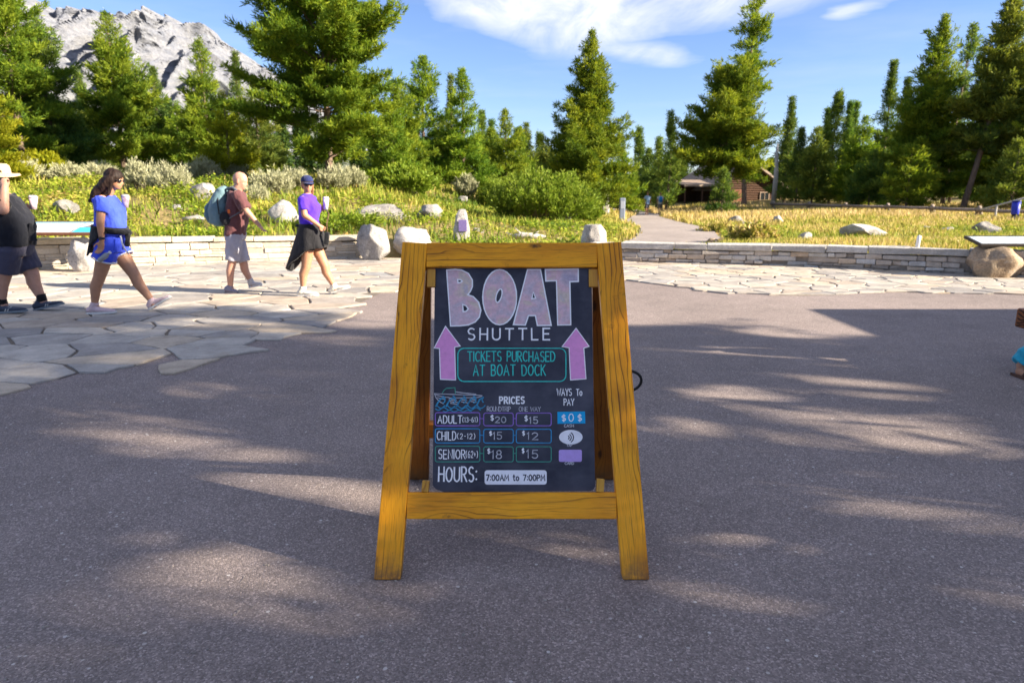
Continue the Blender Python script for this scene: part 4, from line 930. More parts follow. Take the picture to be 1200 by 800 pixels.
# ================================================================== THE SANDWICH BOARD
def m_wood(name, light, mid, dark, gloss=0.42):
    """varnished softwood: the long axis of every piece is its own X"""
    m, t = new_mat(name); c = coords(t); oi = t.n('ShaderNodeObjectInfo').outputs['Random']
    off = t.n('ShaderNodeCombineXYZ', None, X=t.math('MULTIPLY', oi, 37.0), Y=t.math('MULTIPLY', oi, 11.0), Z=t.math('MULTIPLY', oi, 23.0)).outputs[0]
    c2 = t.vmath('ADD', c, off)
    # knots: sparse points that push the grain round them
    kv = t.n('ShaderNodeMapping', None, Vector=c2, Scale=(3.6, 10.0, 10.0)).outputs[0]
    kn = t.n('ShaderNodeTexVoronoi', None, Vector=kv, Scale=1.0); kd = kn.outputs['Distance']
    sp = t.n('ShaderNodeSeparateXYZ', None, Vector=c)
    wob = t.noise(t.n('ShaderNodeMapping', None, Vector=c2, Scale=(1.3, 7.0, 7.0)).outputs[0], 1.0, 2, 0.45)
    wob2 = t.noise(t.n('ShaderNodeMapping', None, Vector=c2, Scale=(5.0, 40.0, 40.0)).outputs[0], 1.0, 3, 0.6)
    rr = t.math('ADD', t.math('MULTIPLY', sp.outputs[1], 1.0), t.math('MULTIPLY', sp.outputs[2], 0.45))
    rr = t.math('ADD', rr, t.math('MULTIPLY', t.math('SUBTRACT', wob, 0.5), 0.11))
    rr = t.math('ADD', rr, t.math('MULTIPLY', t.math('SUBTRACT', wob2, 0.5), 0.010))
    rr = t.math('SUBTRACT', rr, t.math('MULTIPLY', t.mapr(kd, 0.0, 0.42, 1, 0), 0.035))
    ph = t.math('FRACT', t.math('MULTIPLY', rr, 44.0))
    ring = t.ramp(ph, [(0.0, 0.05), (0.55, 0.0), (0.80, 0.22), (0.90, 0.9), (0.96, 1.0), (1.0, 0.05)])
    vary = t.mapr(t.noise(t.n('ShaderNodeMapping', None, Vector=c2, Scale=(2.5, 14, 14)).outputs[0], 1.0, 4), 0.38, 0.66, 0.05, 1.0)
    col = t.mix(t.math('MULTIPLY', ring, t.math('MULTIPLY', vary, 1.0, clamp=True)), t.mix(t.noise(c2, 5.0, 4), light, mid), dark)
    pores = t.noise(t.n('ShaderNodeMapping', None, Vector=c2, Scale=(12, 260, 260)).outputs[0], 1.0, 2, 0.6)
    col = t.mix(t.mapr(pores, 0.52, 0.72, 0, 0.35), col, dark)
    knot = t.mapr(t.math('ADD', kd, t.math('MULTIPLY', t.math('SUBTRACT', t.noise(c2, 90, 3), 0.5), 0.10)), 0.06, 0.13, 1, 0); pick = t.math('GREATER_THAN', t.n('ShaderNodeSeparateColor', None, Color=kn.outputs['Color']).outputs[0], 0.42)
    knotm = t.math('MULTIPLY', knot, pick)
    col = t.mix(t.math('MULTIPLY', knotm, 0.92), col, (0.055, 0.022, 0.008))
    # scuffs and dirt towards handled edges
    col = t.mix(t.mapr(t.noise(c2, 11.0, 6, 0.7), 0.63, 0.72, 0, 0.5), col, tuple(x * 0.4 for x in dark))
    bmp = t.bump(t.math('ADD', ring, t.math('MULTIPLY', pores, 0.6)), 0.18, 0.002)
    big = t.noise(t.n('ShaderNodeMapping', None, Vector=c2, Scale=(1.5, 5, 5)).outputs[0], 2.0, 4, 0.6)
    col = t.mix(1.0, col, t.ramp(big, [(0.3, (0.72, 0.62, 0.6)), (0.55, (1, 1, 1)), (0.75, (1.1, 1.12, 1.1))]), 'MULTIPLY')
    wz = t.n('ShaderNodeSeparateXYZ', None, Vector=t.n('ShaderNodeNewGeometry').outputs['Position']).outputs[2]      # scuffed, dirty feet
    foot = t.math('MULTIPLY', t.mapr(wz, 0.0, 0.11, 1, 0), t.mapr(t.noise(c2, 30, 5, 0.7), 0.3, 0.6, 0.2, 0.9))
    col = t.mix(foot, col, (0.10, 0.06, 0.035))
    t.out(pbsdf(t, col, t.mapr(t.noise(c2, 20, 4), 0.3, 0.7, gloss - 0.14, gloss + 0.12), bmp, spec=0.22, Coat_Weight=0.10, Coat_Roughness=0.3)); return m
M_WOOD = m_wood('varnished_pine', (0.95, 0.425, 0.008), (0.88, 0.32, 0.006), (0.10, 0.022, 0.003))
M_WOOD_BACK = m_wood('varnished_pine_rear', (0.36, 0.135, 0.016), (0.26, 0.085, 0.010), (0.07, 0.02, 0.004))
M_BLOCK = m_wood('new_pine_block', (0.62, 0.33, 0.045), (0.55, 0.25, 0.025), (0.25, 0.09, 0.012))

SY0, SY1 = G(452, 680).y, G(492, 561).y
LEAN = math.atan2((SY1 - SY0) / 2 - 0.02, 1.235)
SU = Vector((0, math.sin(LEAN), math.cos(LEAN))); SN = Vector((0, -math.cos(LEAN), math.sin(LEAN)))
SO = Vector((0, SY0, 0)); EYEP = Vector((0, 0, EYE))
SU2 = Vector((0, -math.sin(LEAN), math.cos(LEAN))); SN2 = Vector((0, math.cos(LEAN), math.sin(LEAN)))
SO2 = Vector((0, SY1 + 0.03, 0))
def S(px, py, off=0.0):
    """(across, up) on the front face of the board's front frame, off metres behind it"""
    o = SO - SN * off; d = ray(px, py); s = (o - EYEP).dot(SN) / d.dot(SN); p = EYEP + d * s
    return Vector((p.x, (p - o).dot(SU)))

board = empty('sandwich_board', (0, (SY0 + SY1) / 2, 0), 'varnished wooden A-frame sandwich board with a hand-lettered chalkboard standing on the asphalt', 'sign')
def plank(name, a, b, w, th, front=True, off=0.0, mat=None, trim0=True, bevel=0.004, wdir=None):
    """a board between two (across, up) points of the front or rear frame; its face lies off metres behind the frame's face"""
    o, u, n = (SO, SU, SN) if front else (SO2, SU2, SN2)
    A = o + Vector((a[0], 0, 0)) + u * a[1] - n * (off + th / 2); B = o + Vector((b[0], 0, 0)) + u * b[1] - n * (off + th / 2)
    ax = (B - A).normalized(); L = (B - A).length; ay = n.cross(ax).normalized()
    M = Matrix((ax, ay, n)).transposed()
    mb = MB(); mb.box((L / 2, 0, 0), (L, w, th))
    me = mb.mesh(name)
    if trim0:                                                        # sawn level with the ground
        for v in me.vertices:
            if v.co.x < 1e-6:
                wz = (A + M @ v.co).z; v.co.x -= (wz - 0.003) / ax.z
    bm = bmesh.new(); bm.from_mesh(me)
    bmesh.ops.bevel(bm, geom=list(bm.edges), offset=bevel, segments=2, affect='EDGES', profile=0.6)
    bm.to_mesh(me); bm.free()
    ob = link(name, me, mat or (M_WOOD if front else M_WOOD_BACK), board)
    ob.matrix_local = Matrix.Translation(A - board.location) @ M.to_4x4(); return ob
TOPY = S(600, 284).y
fl0, fl1 = S(453.5, 680), S(486, 284); fr0, fr1 = S(745.5, 677), S(713.5, 284)
LW = 0.100; RT = 0.100
plank('leg', (fl0.x, 0), (fl1.x, TOPY), LW, 0.042); plank('leg', (fr0.x, 0), (fr1.x, TOPY), LW, 0.042)
inl = fl1.x + LW / 2 - 0.006; inr = fr1.x - LW / 2 + 0.006
plank('top_rail', (inl + 0.003, TOPY - RT / 2), (inr - 0.003, TOPY - RT / 2), RT, 0.039, trim0=False, off=0.002)
ry = (S(600, 577).y + S(600, 608).y) / 2; rw = S(600, 577).y - S(600, 608).y
def legx(l0, l1, y): return l0.x + (l1.x - l0.x) * y / TOPY
plank('bottom_rail', (legx(fl0, fl1, ry) + LW / 2 + 0.001, ry), (legx(fr0, fr1, ry) - LW / 2 - 0.001, ry), rw, 0.039, trim0=False, off=0.002)
bl0 = (G(492, 561).x - 0.005, 0); br0 = (G(705, 556).x + 0.005, 0)
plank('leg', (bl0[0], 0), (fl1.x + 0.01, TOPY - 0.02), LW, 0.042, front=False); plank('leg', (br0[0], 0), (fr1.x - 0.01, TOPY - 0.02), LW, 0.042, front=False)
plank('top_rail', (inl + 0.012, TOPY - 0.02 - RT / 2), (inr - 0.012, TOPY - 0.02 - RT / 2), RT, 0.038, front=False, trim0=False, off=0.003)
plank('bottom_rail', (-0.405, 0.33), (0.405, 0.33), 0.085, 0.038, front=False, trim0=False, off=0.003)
# hinge straps over the top of the two frames
M_STEEL = simple('dark_steel', (0.06, 0.06, 0.065), 0.4, 0.2, 60, 0.0, 0.9)
# little wooden blocks that hold the panel
for (a, b) in (((500.5, 314), (510, 336)), ((690, 314), (701, 336))):
    p, q = S(*a, 0.012), S(*b, 0.012); plank('panel_block', ((p.x + q.x) / 2, q.y), ((p.x + q.x) / 2, p.y - 0.004), abs(q.x - p.x), 0.02, trim0=False, off=0.012, mat=M_BLOCK, bevel=0.002)
for (a, b) in (((494, 563), (502, 577)), ((699, 561), (708, 577))):
    p, q = S(*a, 0.006), S(*b, 0.006); plank('panel_block', ((p.x + q.x) / 2 - 0.001, q.y + 0.002), ((p.x + q.x) / 2 + 0.003, p.y), abs(q.x - p.x), 0.03, trim0=False, off=0.006, mat=M_BLOCK, bevel=0.002)
# rope handle on the right rear leg
mb = MB(); hx = PT(741, 447, 2.9)
pts = []
for k in range(23):
    a = math.pi * k / 22; pts.append(Vector((legx(Vector((br0[0], 0)), fr1, 0.62) + LW / 2 - 0.012 + 0.130 * math.sin(a) ** 0.55, 0, 0)) + SO2 + SU2 * (0.612 + 0.062 * math.cos(a)) - SN2 * 0.02 - board.location - Vector((0, 0, 0)))
mb.tube([p - Vector((SO2.x, 0, 0)) for p in pts], 0.0065, 8); mb.build('rope_handle', simple('black_rope', (0.02, 0.02, 0.022), 0.7, 0.2, 200, 0.4), board, True)

# ---- the chalkboard panel and everything written on it
BOFF = 0.022
PC = S(601, 445, BOFF)                                             # panel centre on its plane
PO = SO - SN * BOFF + Vector((PC.x, 0, 0)) + SU * PC.y
PM = Matrix((Vector((1, 0, 0)), SU, SN)).transposed()
def B(px, py):
    q = S(px, py, BOFF); return Vector((q.x - PC.x, q.y - PC.y))
def m_chalkboard():
    m, t = new_mat('chalkboard'); c = coords(t)
    n = t.noise(c, 5.0, 5, 0.6); sm = t.noise(t.n('ShaderNodeMapping', None, Vector=c, Rotation=(0, 0, R(25)), Scale=(3, 14, 1)).outputs[0], 2.0, 4)
    col = t.mix(t.mapr(n, 0.38, 0.70, 0, 1), (0.024, 0.025, 0.042), (0.072, 0.072, 0.098))
    col = t.mix(t.mapr(sm, 0.55, 0.8, 0, 0.3), col, (0.12, 0.12, 0.14))
    t.out(pbsdf(t, col, 0.62, t.bump(t.noise(c, 120, 3), 0.08, 0.001), spec=0.35)); return m
tl, tr_, br_, bl_ = B(509.5, 314), B(693, 314), B(697.5, 575.5), B(507, 577)
out = [tl, tr_, br_ + Vector((0, 0.018)), br_ + Vector((-0.006, 0.006)), br_ + Vector((-0.02, 0)), bl_ + Vector((0.045, 0)), bl_ + Vector((0.012, 0.012)), bl_ + Vector((0, 0.026))]
out = [Vector((p.x, p.y + 0.002)) for p in out]
mb = MB(); mb.rings([[Vector((p.x, p.y, -0.008)) for p in reversed(out)], [Vector((p.x, p.y, 0.0)) for p in reversed(out)]])
for f in mb.f: f.reverse()
chalk = mb.build('chalkboard', m_chalkboard(), board)
chalk.matrix_local = Matrix.Translation(PO - board.location) @ PM.to_4x4()

def m_marker(name, col, a=0.8, streak=0.25):
    m, t = new_mat(name); c = coords(t)
    n = t.noise(c, 55.0, 5, 0.7); n2 = t.noise(c, 14.0, 4, 0.6)
    k = t.mapr(t.math('ADD', t.math('MULTIPLY', n, 0.6), t.math('MULTIPLY', n2, 0.4)), 0.35, 0.6, a - streak, a + 0.12)
    t.out(pbsdf(t, t.mix(k, (0.04, 0.04, 0.055), col), 0.8, spec=0.08)); return m
K_WHITE = m_marker('white_chalk_marker', (0.90, 0.88, 0.90), 1.0, 0.15); K_GREY = m_marker('faint_white_chalk', (0.64, 0.63, 0.68), 0.75)
K_TEAL = m_marker('teal_marker', (0.06, 0.62, 0.54), 0.9); K_PINK = m_marker('pink_marker', (0.80, 0.33, 0.64), 0.93, 0.08); K_BLUE = m_marker('blue_marker', (0.06, 0.36, 0.68))
K_VIOLET = m_marker('violet_marker', (0.36, 0.20, 0.66)); K_GREEN = m_marker('dark_green_marker', (0.08, 0.36, 0.27)); K_CYAN = m_marker('cyan_paint', (0.02, 0.38, 0.72), 0.9, 0.1)
K_LILAC = m_marker('lilac_paint', (0.52, 0.36, 0.78), 0.9, 0.1); K_PAPER = simple('white_label_paint', (0.84, 0.82, 0.86), 0.6, 0.06, 30); K_INK = simple('black_marker_ink', (0.03, 0.03, 0.05), 0.6, 0.2, 60)
K_BLUEW = m_marker('wave_blue_marker', (0.06, 0.34, 0.56))
def m_bubble():
    m, t = new_mat('smudged_pastel_chalk'); c = coords(t)
    n = t.noise(c, 9.0, 5, 0.6, 0.6); n2 = t.noise(c, 60, 4, 0.7)
    col = t.ramp(n, [(0.32, (0.46, 0.39, 0.49)), (0.43, (0.62, 0.49, 0.55)), (0.53, (0.72, 0.47, 0.52)), (0.61, (0.68, 0.55, 0.46)), (0.72, (0.52, 0.45, 0.57))])
    col = t.mix(1.0, col, t.ramp(n2, [(0.3, 0.8), (0.7, 1.12)]), 'MULTIPLY')
    t.out(pbsdf(t, col, 0.75, spec=0.2)); return m
K_BUBBLE = m_bubble()

LAY = [0.0006]
class Ink:
    """strokes and fills that lie on the panel, each a hair above the one before"""
    def __init__(self, mat=None): self.v = []; self.f = []; self.mat = mat
    def z(self):
        LAY[0] += 0.0000022; return LAY[0]
    def stroke(self, pts, w, closed=False, jit=0.0):
        pts = [Vector(p) for p in pts]; n = len(pts)
        if n < 2: return
        z = self.z(); base = len(self.v)
        for i, p in enumerate(pts):
            a = pts[i - 1] if (i > 0 or closed) else p; b = pts[(i + 1) % n] if (i < n - 1 or closed) else p
            d1 = (p - a); d2 = (b - p)
            d1 = d1.normalized() if d1.length > 1e-9 else d2.normalized(); d2 = d2.normalized() if d2.length > 1e-9 else d1
            tt = (d1 + d2); tt = tt.normalized() if tt.length > 1e-6 else d1
            nrm = Vector((-tt.y, tt.x)); k = 1 / max(0.55, abs(nrm.dot(Vector((-d1.y, d1.x))))); ww = w * 0.5 * k * (1 + 0.12 * math.sin(i * 2.7 + p.x * 300))
            e = Vector((0, 0))
            if not closed and i == 0: e = -d2 * w * 0.35
            if not closed and i == n - 1: e = d1 * w * 0.35
            for s in (1, -1): q = p + nrm * ww * s + e; self.v.append((q.x, q.y, z))
        for i in range(n if closed else n - 1):
            a, b = base + 2 * i, base + 2 * ((i + 1) % n); self.f.append((a, a + 1, b + 1, b))
    def fill(self, loops):
        z = self.z(); base = len(self.v); L3 = [[Vector((p[0], p[1], 0)) for p in l] for l in loops]
        for l in L3:
            for p in l: self.v.append((p.x, p.y, z))
        for a, b, c in tessellate_polygon(L3):
            A, Bv, C = (Vector(self.v[base + i]) for i in (a, b, c))
            self.f.append((base + a, base + b, base + c) if (Bv - A).cross(C - A).z > 0 else (base + a, base + c, base + b))
    def build(self, name, mat): return link(name, mesh_py(name, self.v, self.f), mat, chalk)

def arc(cx, cy, rx, ry, a0, a1, n=8): return [(cx + rx * math.cos(R(a0 + (a1 - a0) * k / n)), cy + ry * math.sin(R(a0 + (a1 - a0) * k / n))) for k in range(n + 1)]
GLY = {
 'A': (.66, [[(0, 0), (.33, 1), (.66, 0)], [(.12, .36), (.54, .36)]]), 'B': (.55, [[(0, 0), (0, 1), (.3, 1)] + arc(.3, .76, .2, .24, 90, -90) + [(.05, .52)], [(.3, .52)] + arc(.3, .26, .25, .26, 90, -90) + [(0, 0)]]),
 'C': (.6, [arc(.34, .5, .34, .5, 50, 310, 14)]), 'D': (.6, [[(0, 0), (0, 1), (.2, 1)] + arc(.2, .5, .4, .5, 90, -90, 12) + [(0, 0)]]), 'E': (.5, [[(.5, 1), (0, 1), (0, 0), (.5, 0)], [(0, .52), (.42, .52)]]),
 'F': (.5, [[(.5, 1), (0, 1), (0, 0)], [(0, .52), (.4, .52)]]), 'H': (.58, [[(0, 0), (0, 1)], [(.58, 0), (.58, 1)], [(0, .5), (.58, .5)]]), 'I': (.06, [[(.03, 0), (.03, 1)]]),
 'K': (.56, [[(0, 0), (0, 1)], [(.52, 1), (0, .45)], [(.16, .6), (.56, 0)]]), 'L': (.48, [[(0, 1), (0, 0), (.48, 0)]]), 'M': (.74, [[(0, 0), (.06, 1), (.37, .3), (.68, 1), (.74, 0)]]), 'N': (.6, [[(0, 0), (0, 1), (.6, 0), (.6, 1)]]),
 'O': (.66, [arc(.33, .5, .33, .5, 90, 450, 18)]), 'P': (.52, [[(0, 0), (0, 1), (.26, 1)] + arc(.26, .74, .26, .26, 90, -90) + [(0, .48)]]), 'R': (.55, [[(0, 0), (0, 1), (.26, 1)] + arc(.26, .75, .25, .25, 90, -90) + [(0, .5)], [(.22, .5), (.55, 0)]]),
 'S': (.52, [arc(.27, .75, .25, .25, 40, 270, 10)[:-1] + [(.27, .5)] + arc(.26, .25, .26, .25, 90, -140, 10)]), 'T': (.62, [[(0, 1), (.62, 1)], [(.31, 1), (.31, 0)]]), 'U': (.58, [[(0, 1), (0, .3)] + arc(.29, .29, .29, .29, 180, 360) + [(.58, 1)]]),
 'W': (.84, [[(0, 1), (.2, 0), (.42, .8), (.64, 0), (.84, 1)]]), 'Y': (.6, [[(0, 1), (.3, .48), (.6, 1)], [(.3, .48), (.3, 0)]]),
 '0': (.56, [arc(.28, .5, .28, .5, 90, 450, 16)]), '1': (.2, [[(0, .8), (.14, 1), (.14, 0)]]), '2': (.54, [arc(.26, .72, .26, .28, 165, -30, 9) + [(0, 0), (.54, 0)]]), '3': (.52, [arc(.24, .75, .24, .25, 150, -80, 9), arc(.24, .26, .27, .26, 80, -150, 9)]),
 '5': (.52, [[(.5, 1), (.08, 1), (.04, .56)] + arc(.25, .31, .27, .31, 110, -150, 10)]), '6': (.54, [[(.44, .98)] + arc(.42, .4, .42, .6, 100, 180, 6) + arc(.27, .28, .27, .28, 180, 540, 14)]), '7': (.5, [[(0, 1), (.5, 1), (.16, 0)]]),
 '8': (.52, [arc(.26, .75, .21, .25, 90, 450, 14), arc(.26, .26, .26, .26, 90, 450, 14)]), '$': (.5, [arc(.26, .7, .22, .2, 40, 270, 8)[:-1] + [(.26, .5)] + arc(.25, .3, .23, .2, 90, -140, 8), [(.26, 1.04), (.26, -.04)]]),
 '(': (.30, [arc(.42, .5, .40, .62, 118, 242, 8)]), ')': (.30, [arc(-.12, .5, .40, .62, 62, -62, 8)]), '-': (.34, [[(.02, .48), (.32, .48)]]), '+': (.4, [[(.2, .75), (.2, .25)], [(0, .5), (.4, .5)]]), ':': (.12, [[(.04, .68), (.09, .72)], [(.04, .14), (.09, .18)]]),
 ' ': (.42, []), 't': (.36, [[(.14, 1.0), (.14, .18), (.22, .02), (.36, .04)], [(0, .7), (.34, .7)]]), 'o': (.5, [arc(.25, .34, .25, .34, 90, 450, 12)]), 's': (.3, [arc(.15, .3, .15, .12, 40, 270, 5) + arc(.15, .1, .15, .1, 90, -140, 5)]),
}
def write(ink, s, x0, y0, x1, y1, w, jit=0.02, sp=0.2, seed=0):
    """letters of the string fitted to the pixel box on the panel (y0 top, y1 base)"""
    g = random.Random(seed + len(s)); own = Ink(); a, b = B(x0, y1), B(x1, y0)
    tot = sum(GLY[ch][0] for ch in s) + sp * (len(s) - 1); sx = (b.x - a.x) / tot; sy = b.y - a.y; x = 0.0
    for ch in s:
        gw, strokes = GLY[ch]; dy = g.uniform(-jit, jit); k = 1 + g.uniform(-jit, jit) * 1.5; sl = g.uniform(-jit, jit)
        for st in strokes:
            own.stroke([(a.x + (x + p[0] + sl * p[1]) * sx, a.y + (p[1] * k + dy) * sy) for p in st], w)
        x += gw + sp
    own.build('lettering', ink.mat)
C1 = lambda x, y: B(430 + x * 340 / 1200, 270 + y * 340 / 1200)           # readings from two enlargements of the photograph
C7 = lambda x, y: B(500 + x * 0.175, 440 + y * 0.175)
def write7(ink, s, x0, y0, x1, y1, w, **k): write(ink, s, 500 + x0 * .175, 440 + y0 * .175, 500 + x1 * .175, 440 + y1 * .175, w, **k)
def write1(ink, s, x0, y0, x1, y1, w, **k): q = 340 / 1200; write(ink, s, 430 + x0 * q, 270 + y0 * q, 430 + x1 * q, 270 + y1 * q, w, **k)
def rrect(c, x0, y0, x1, y1, r, n=4):
    P = []
    for cx, cy, a in ((x1 - r, y0 + r, -90), (x1 - r, y1 - r, 0), (x0 + r, y1 - r, 90), (x0 + r, y0 + r, 180)):
        P += [c(cx + r * math.cos(R(a + 90 * k / n)), cy + r * math.sin(R(a + 90 * k / n))) for k in range(n + 1)]
    return P
def smooth_loop(P, it=2):
    for _ in range(it):
        Q = []
        for a, b in zip(P, P[1:] + P[:1]): Q += [(a[0] * .75 + b[0] * .25, a[1] * .75 + b[1] * .25), (a[0] * .25 + b[0] * .75, a[1] * .25 + b[1] * .75)]
        P = Q
    return P
def ell(cx, cy, rx, ry, rot=0, n=28):
    return [(cx + rx * math.cos(2 * math.pi * k / n) * math.cos(rot) - ry * math.sin(2 * math.pi * k / n) * math.sin(rot), cy + rx * math.cos(2 * math.pi * k / n) * math.sin(rot) + ry * math.sin(2 * math.pi * k / n) * math.cos(rot)) for k in range(n)]
# BOAT
Bout = [(330, 164), (365, 161)] + [(392, 164), (420, 178), (436, 205), (436, 232), (428, 252), (417, 266), (440, 274), (462, 297), (471, 330), (465, 358), (448, 378), (420, 390)] + [(385, 394), (346, 395), (338, 280)]
letters = [(Bout, [[(375, 203), (388, 204), (394, 210), (388, 215), (377, 217)], [(396, 306), (410, 311), (419, 324), (411, 334), (398, 336)]]),
           (ell(549, 276, 70, 114), [ell(546, 270, 11, 29, 0.28, 14)]),
           ([(664, 162), (718, 162), (762, 392), (705, 393), (697, 352), (668, 352), (655, 391), (606, 389)], [[(688, 255), (698, 280), (682, 283)]]),
           ([(738, 162), (874, 160), (874, 211), (839, 212), (843, 390), (789, 391), (784, 208), (740, 209)], [])]
fill, line = Ink(), Ink(K_WHITE)
for o_, hs in letters:
    fill.fill([[C1(*p) for p in o_]] + [[C1(*p) for p in h] for h in hs])
    line.stroke([C1(*p) for p in o_], 0.0052, True)
    for h in hs: line.stroke([C1(*p) for p in h], 0.0048, True)
fill.build('bubble_letters', K_BUBBLE)
arr = Ink()
AL = [(325, 396), (386, 478), (363, 482), (367, 618), (304, 615), (300, 488), (278, 486)]; AR = [(865, 404), (919, 479), (897, 486), (906, 613), (842, 618), (836, 485), (807, 480)]
for A_ in (AL, AR):
    ai = Ink(); ai.fill([[C1(*p) for p in A_]]); ai.build('arrow', K_PINK); line.stroke([C1(*p) for p in A_], 0.0035, True)
write1(line, 'SHUTTLE', 418, 405, 755, 452, 0.0062, sp=0.42, seed=3)
teal = Ink(K_TEAL); teal.stroke(rrect(C1, 376, 487, 823, 624, 26), 0.0042, True)
write1(teal, 'TICKETS PURCHASED', 417, 501, 777, 541, 0.0044, sp=0.22, seed=5); write1(teal, 'AT BOAT DOCK', 440, 556, 738, 599, 0.0044, sp=0.24, seed=6)
teal.build('notice_frame', K_TEAL)
write1(line, 'WAYS', 786, 654, 846, 682, 0.0034, seed=7); write1(line, 'To', 866, 656, 889, 682, 0.0034, seed=8); write1(line, 'PAY', 815, 696, 856, 722, 0.0036, seed=9)
write1(line, 'PRICES', 549, 688, 650, 715, 0.0058, sp=0.3, seed=10)
faint = Ink(K_GREY); write1(faint, 'ROUNDTRIP', 497, 728, 594, 747, 0.0026, sp=0.14, seed=11); write1(faint, 'ONE WAY', 629, 729, 718, 747, 0.0026, sp=0.16, seed=12)
rows = [(247, 335, K_VIOLET, 'ADULT', (75, 268, 236, 318), '(13-61)', (240, 270, 347, 318), '20', (460, 275, 530, 314), '15', (688, 277, 743, 320), (428, 264, 449, 300), (655, 268, 676, 304)),
        (355, 450, K_BLUE, 'CHILD', (70, 374, 196, 430), '(2-12)', (205, 378, 330, 430), '15', (445, 378, 502, 425), '12', (672, 380, 745, 427), (419, 372, 437, 400), (640, 370, 657, 400)),
        (472, 576, K_GREEN, 'SENIOR', (80, 496, 258, 555), '(62+)', (263, 496, 348, 556), '18', (435, 501, 501, 555), '15', (670, 498, 743, 551), (407, 488, 425, 521), (638, 486, 653, 518))]
for y0, y1, mt, nm, nb, ag, ab, p1, b1, p2, b2, d1, d2 in rows:
    fr = Ink(); ym = (y0 + y1) / 2
    for x0, x1 in ((58, 356), (382, 580), (600, 834)): fr.stroke(rrect(C7, x0, y0 + (3 if x0 > 100 else 0), x1, y1, 14), 0.0036, True)
    fr.stroke([C7(357, ym - 4), C7(381, ym - 4)], 0.003); fr.stroke([C7(581, ym - 4), C7(599, ym - 4)], 0.003)
    fr.build('price_frame', mt)
    write7(line, nm, *nb, 0.0038, sp=0.24, seed=y0); write7(line, ag, ab[0], ab[1] + 9, ab[2] - 6, ab[3] - 8, 0.0024, sp=0.34, seed=y0 + 1)
    write7(faint, p1, *b1, 0.0038, sp=0.25, seed=y0 + 2); write7(faint, p2, *b2, 0.0038, sp=0.3, seed=y0 + 3); write7(line, '$', *d1, 0.0034); write7(line, '$', *d2, 0.0034)
write7(line, 'HOURS:', 80, 612, 336, 706, 0.0060, sp=0.24, seed=21)
lab = Ink(); lab.fill([rrect(C7, 388, 632, 804, 728, 18)]); lab.build('hours_label', K_PAPER)
ink = Ink(K_INK); write7(ink, '7:00AM to 7:00PM', 400, 664, 791, 701, 0.0046, jit=0.0, sp=0.24, seed=22)
# ways to pay
cash = Ink(); cash.fill([[C7(875, 242), C7(1060, 239), C7(1063, 320), C7(876, 322)]]); cash.build('cash_icon', K_CYAN)
write7(line, '$', 905, 262, 930, 304, 0.0040); write7(line, '0', 952, 256, 982, 304, 0.0034); write7(line, '$', 1012, 260, 1037, 304, 0.0040)
write7(faint, 'CASH', 921, 326, 984, 344, 0.0026, seed=31)
tap = Ink(); tap.fill([[C7(*p) for p in ell(965, 411, 79, 49)]]); tap.build('tap_icon', K_PAPER)
for k, r_ in enumerate((12, 24, 37)):
    ink.stroke([C7(942 + k * 2 + r_ * math.cos(R(a)), 413 + r_ * math.sin(R(a))) for a in range(-55, 56, 11)], 0.0042)
write7(faint, 'TAP', 938, 459, 973, 473, 0.0026, seed=32)
card = Ink(); card.fill([rrect(C7, 885, 495, 1039, 576, 12)]); card.build('card_icon', K_LILAC)
write7(faint, 'CARD', 926, 578, 985, 594, 0.0026, seed=33)
# the drawn boat and its waves
write_b = lambda k, pts, w: k.stroke([C7(*p) for p in pts], w)
for pts in ([(52, 120), (85, 122), (200, 126), (330, 130), (372, 134)], [(52, 120), (64, 150), (85, 172), (112, 188)], [(60, 128), (110, 142), (150, 146)], [(70, 146), (120, 160)], [(150, 150), (340, 146), (368, 138)],
            [(192, 108), (250, 116), (330, 124)], [(150, 160), (200, 164)], [(155, 172), (205, 178)], [(160, 184), (205, 192)], [(228, 160), (270, 166)], [(232, 174), (276, 182)], [(290, 158), (330, 164)], [(296, 172), (332, 178)]):
    write_b(faint, pts, 0.0030)
cab = Ink(); cab.stroke([C7(*p) for p in ((105, 118), (116, 98), (132, 85), (190, 80), (192, 122))], 0.0036); cab.build('boat_cabin_drawing', K_GREEN)
wv = Ink()
for i, x in enumerate((66, 135, 205, 272, 335)):
    wv.stroke([C7(x - 4 + 58 * s, 205 - 60 * math.sin(min(1, s * 1.25) * math.pi / 2) + 8 * s) for s in np.linspace(0, 1, 8)] if x < 330 else [C7(x, 200), C7(x + 20, 160), C7(x + 44, 145)], 0.0058)
    wv.stroke([C7(x + 44 + 14 * math.cos(R(a)), 160 + 22 * math.sin(R(a))) for a in range(-100, 120, 20)] if x < 330 else [C7(x + 44, 146), C7(x + 36, 165), C7(x + 44, 178)], 0.0045)
    wv.stroke([C7(x + 4 + 52 * s, 200 + 18 * math.sin(s * math.pi)) for s in np.linspace(0, 1, 7)], 0.0042)
wv.stroke([C7(60 + 300 * s, 222 + 9 * math.sin(s * 26)) for s in np.linspace(0, 1, 50)], 0.0040)
wv.stroke([C7(110 + 190 * s, 236 + 5 * math.sin(s * 20)) for s in np.linspace(0, 1, 30)], 0.0030)
wv.build('wave_drawing', K_BLUEW)
line.build('chalk_outline', K_WHITE); faint.build('boat_drawing', K_GREY); ink.build('tap_waves', K_INK)
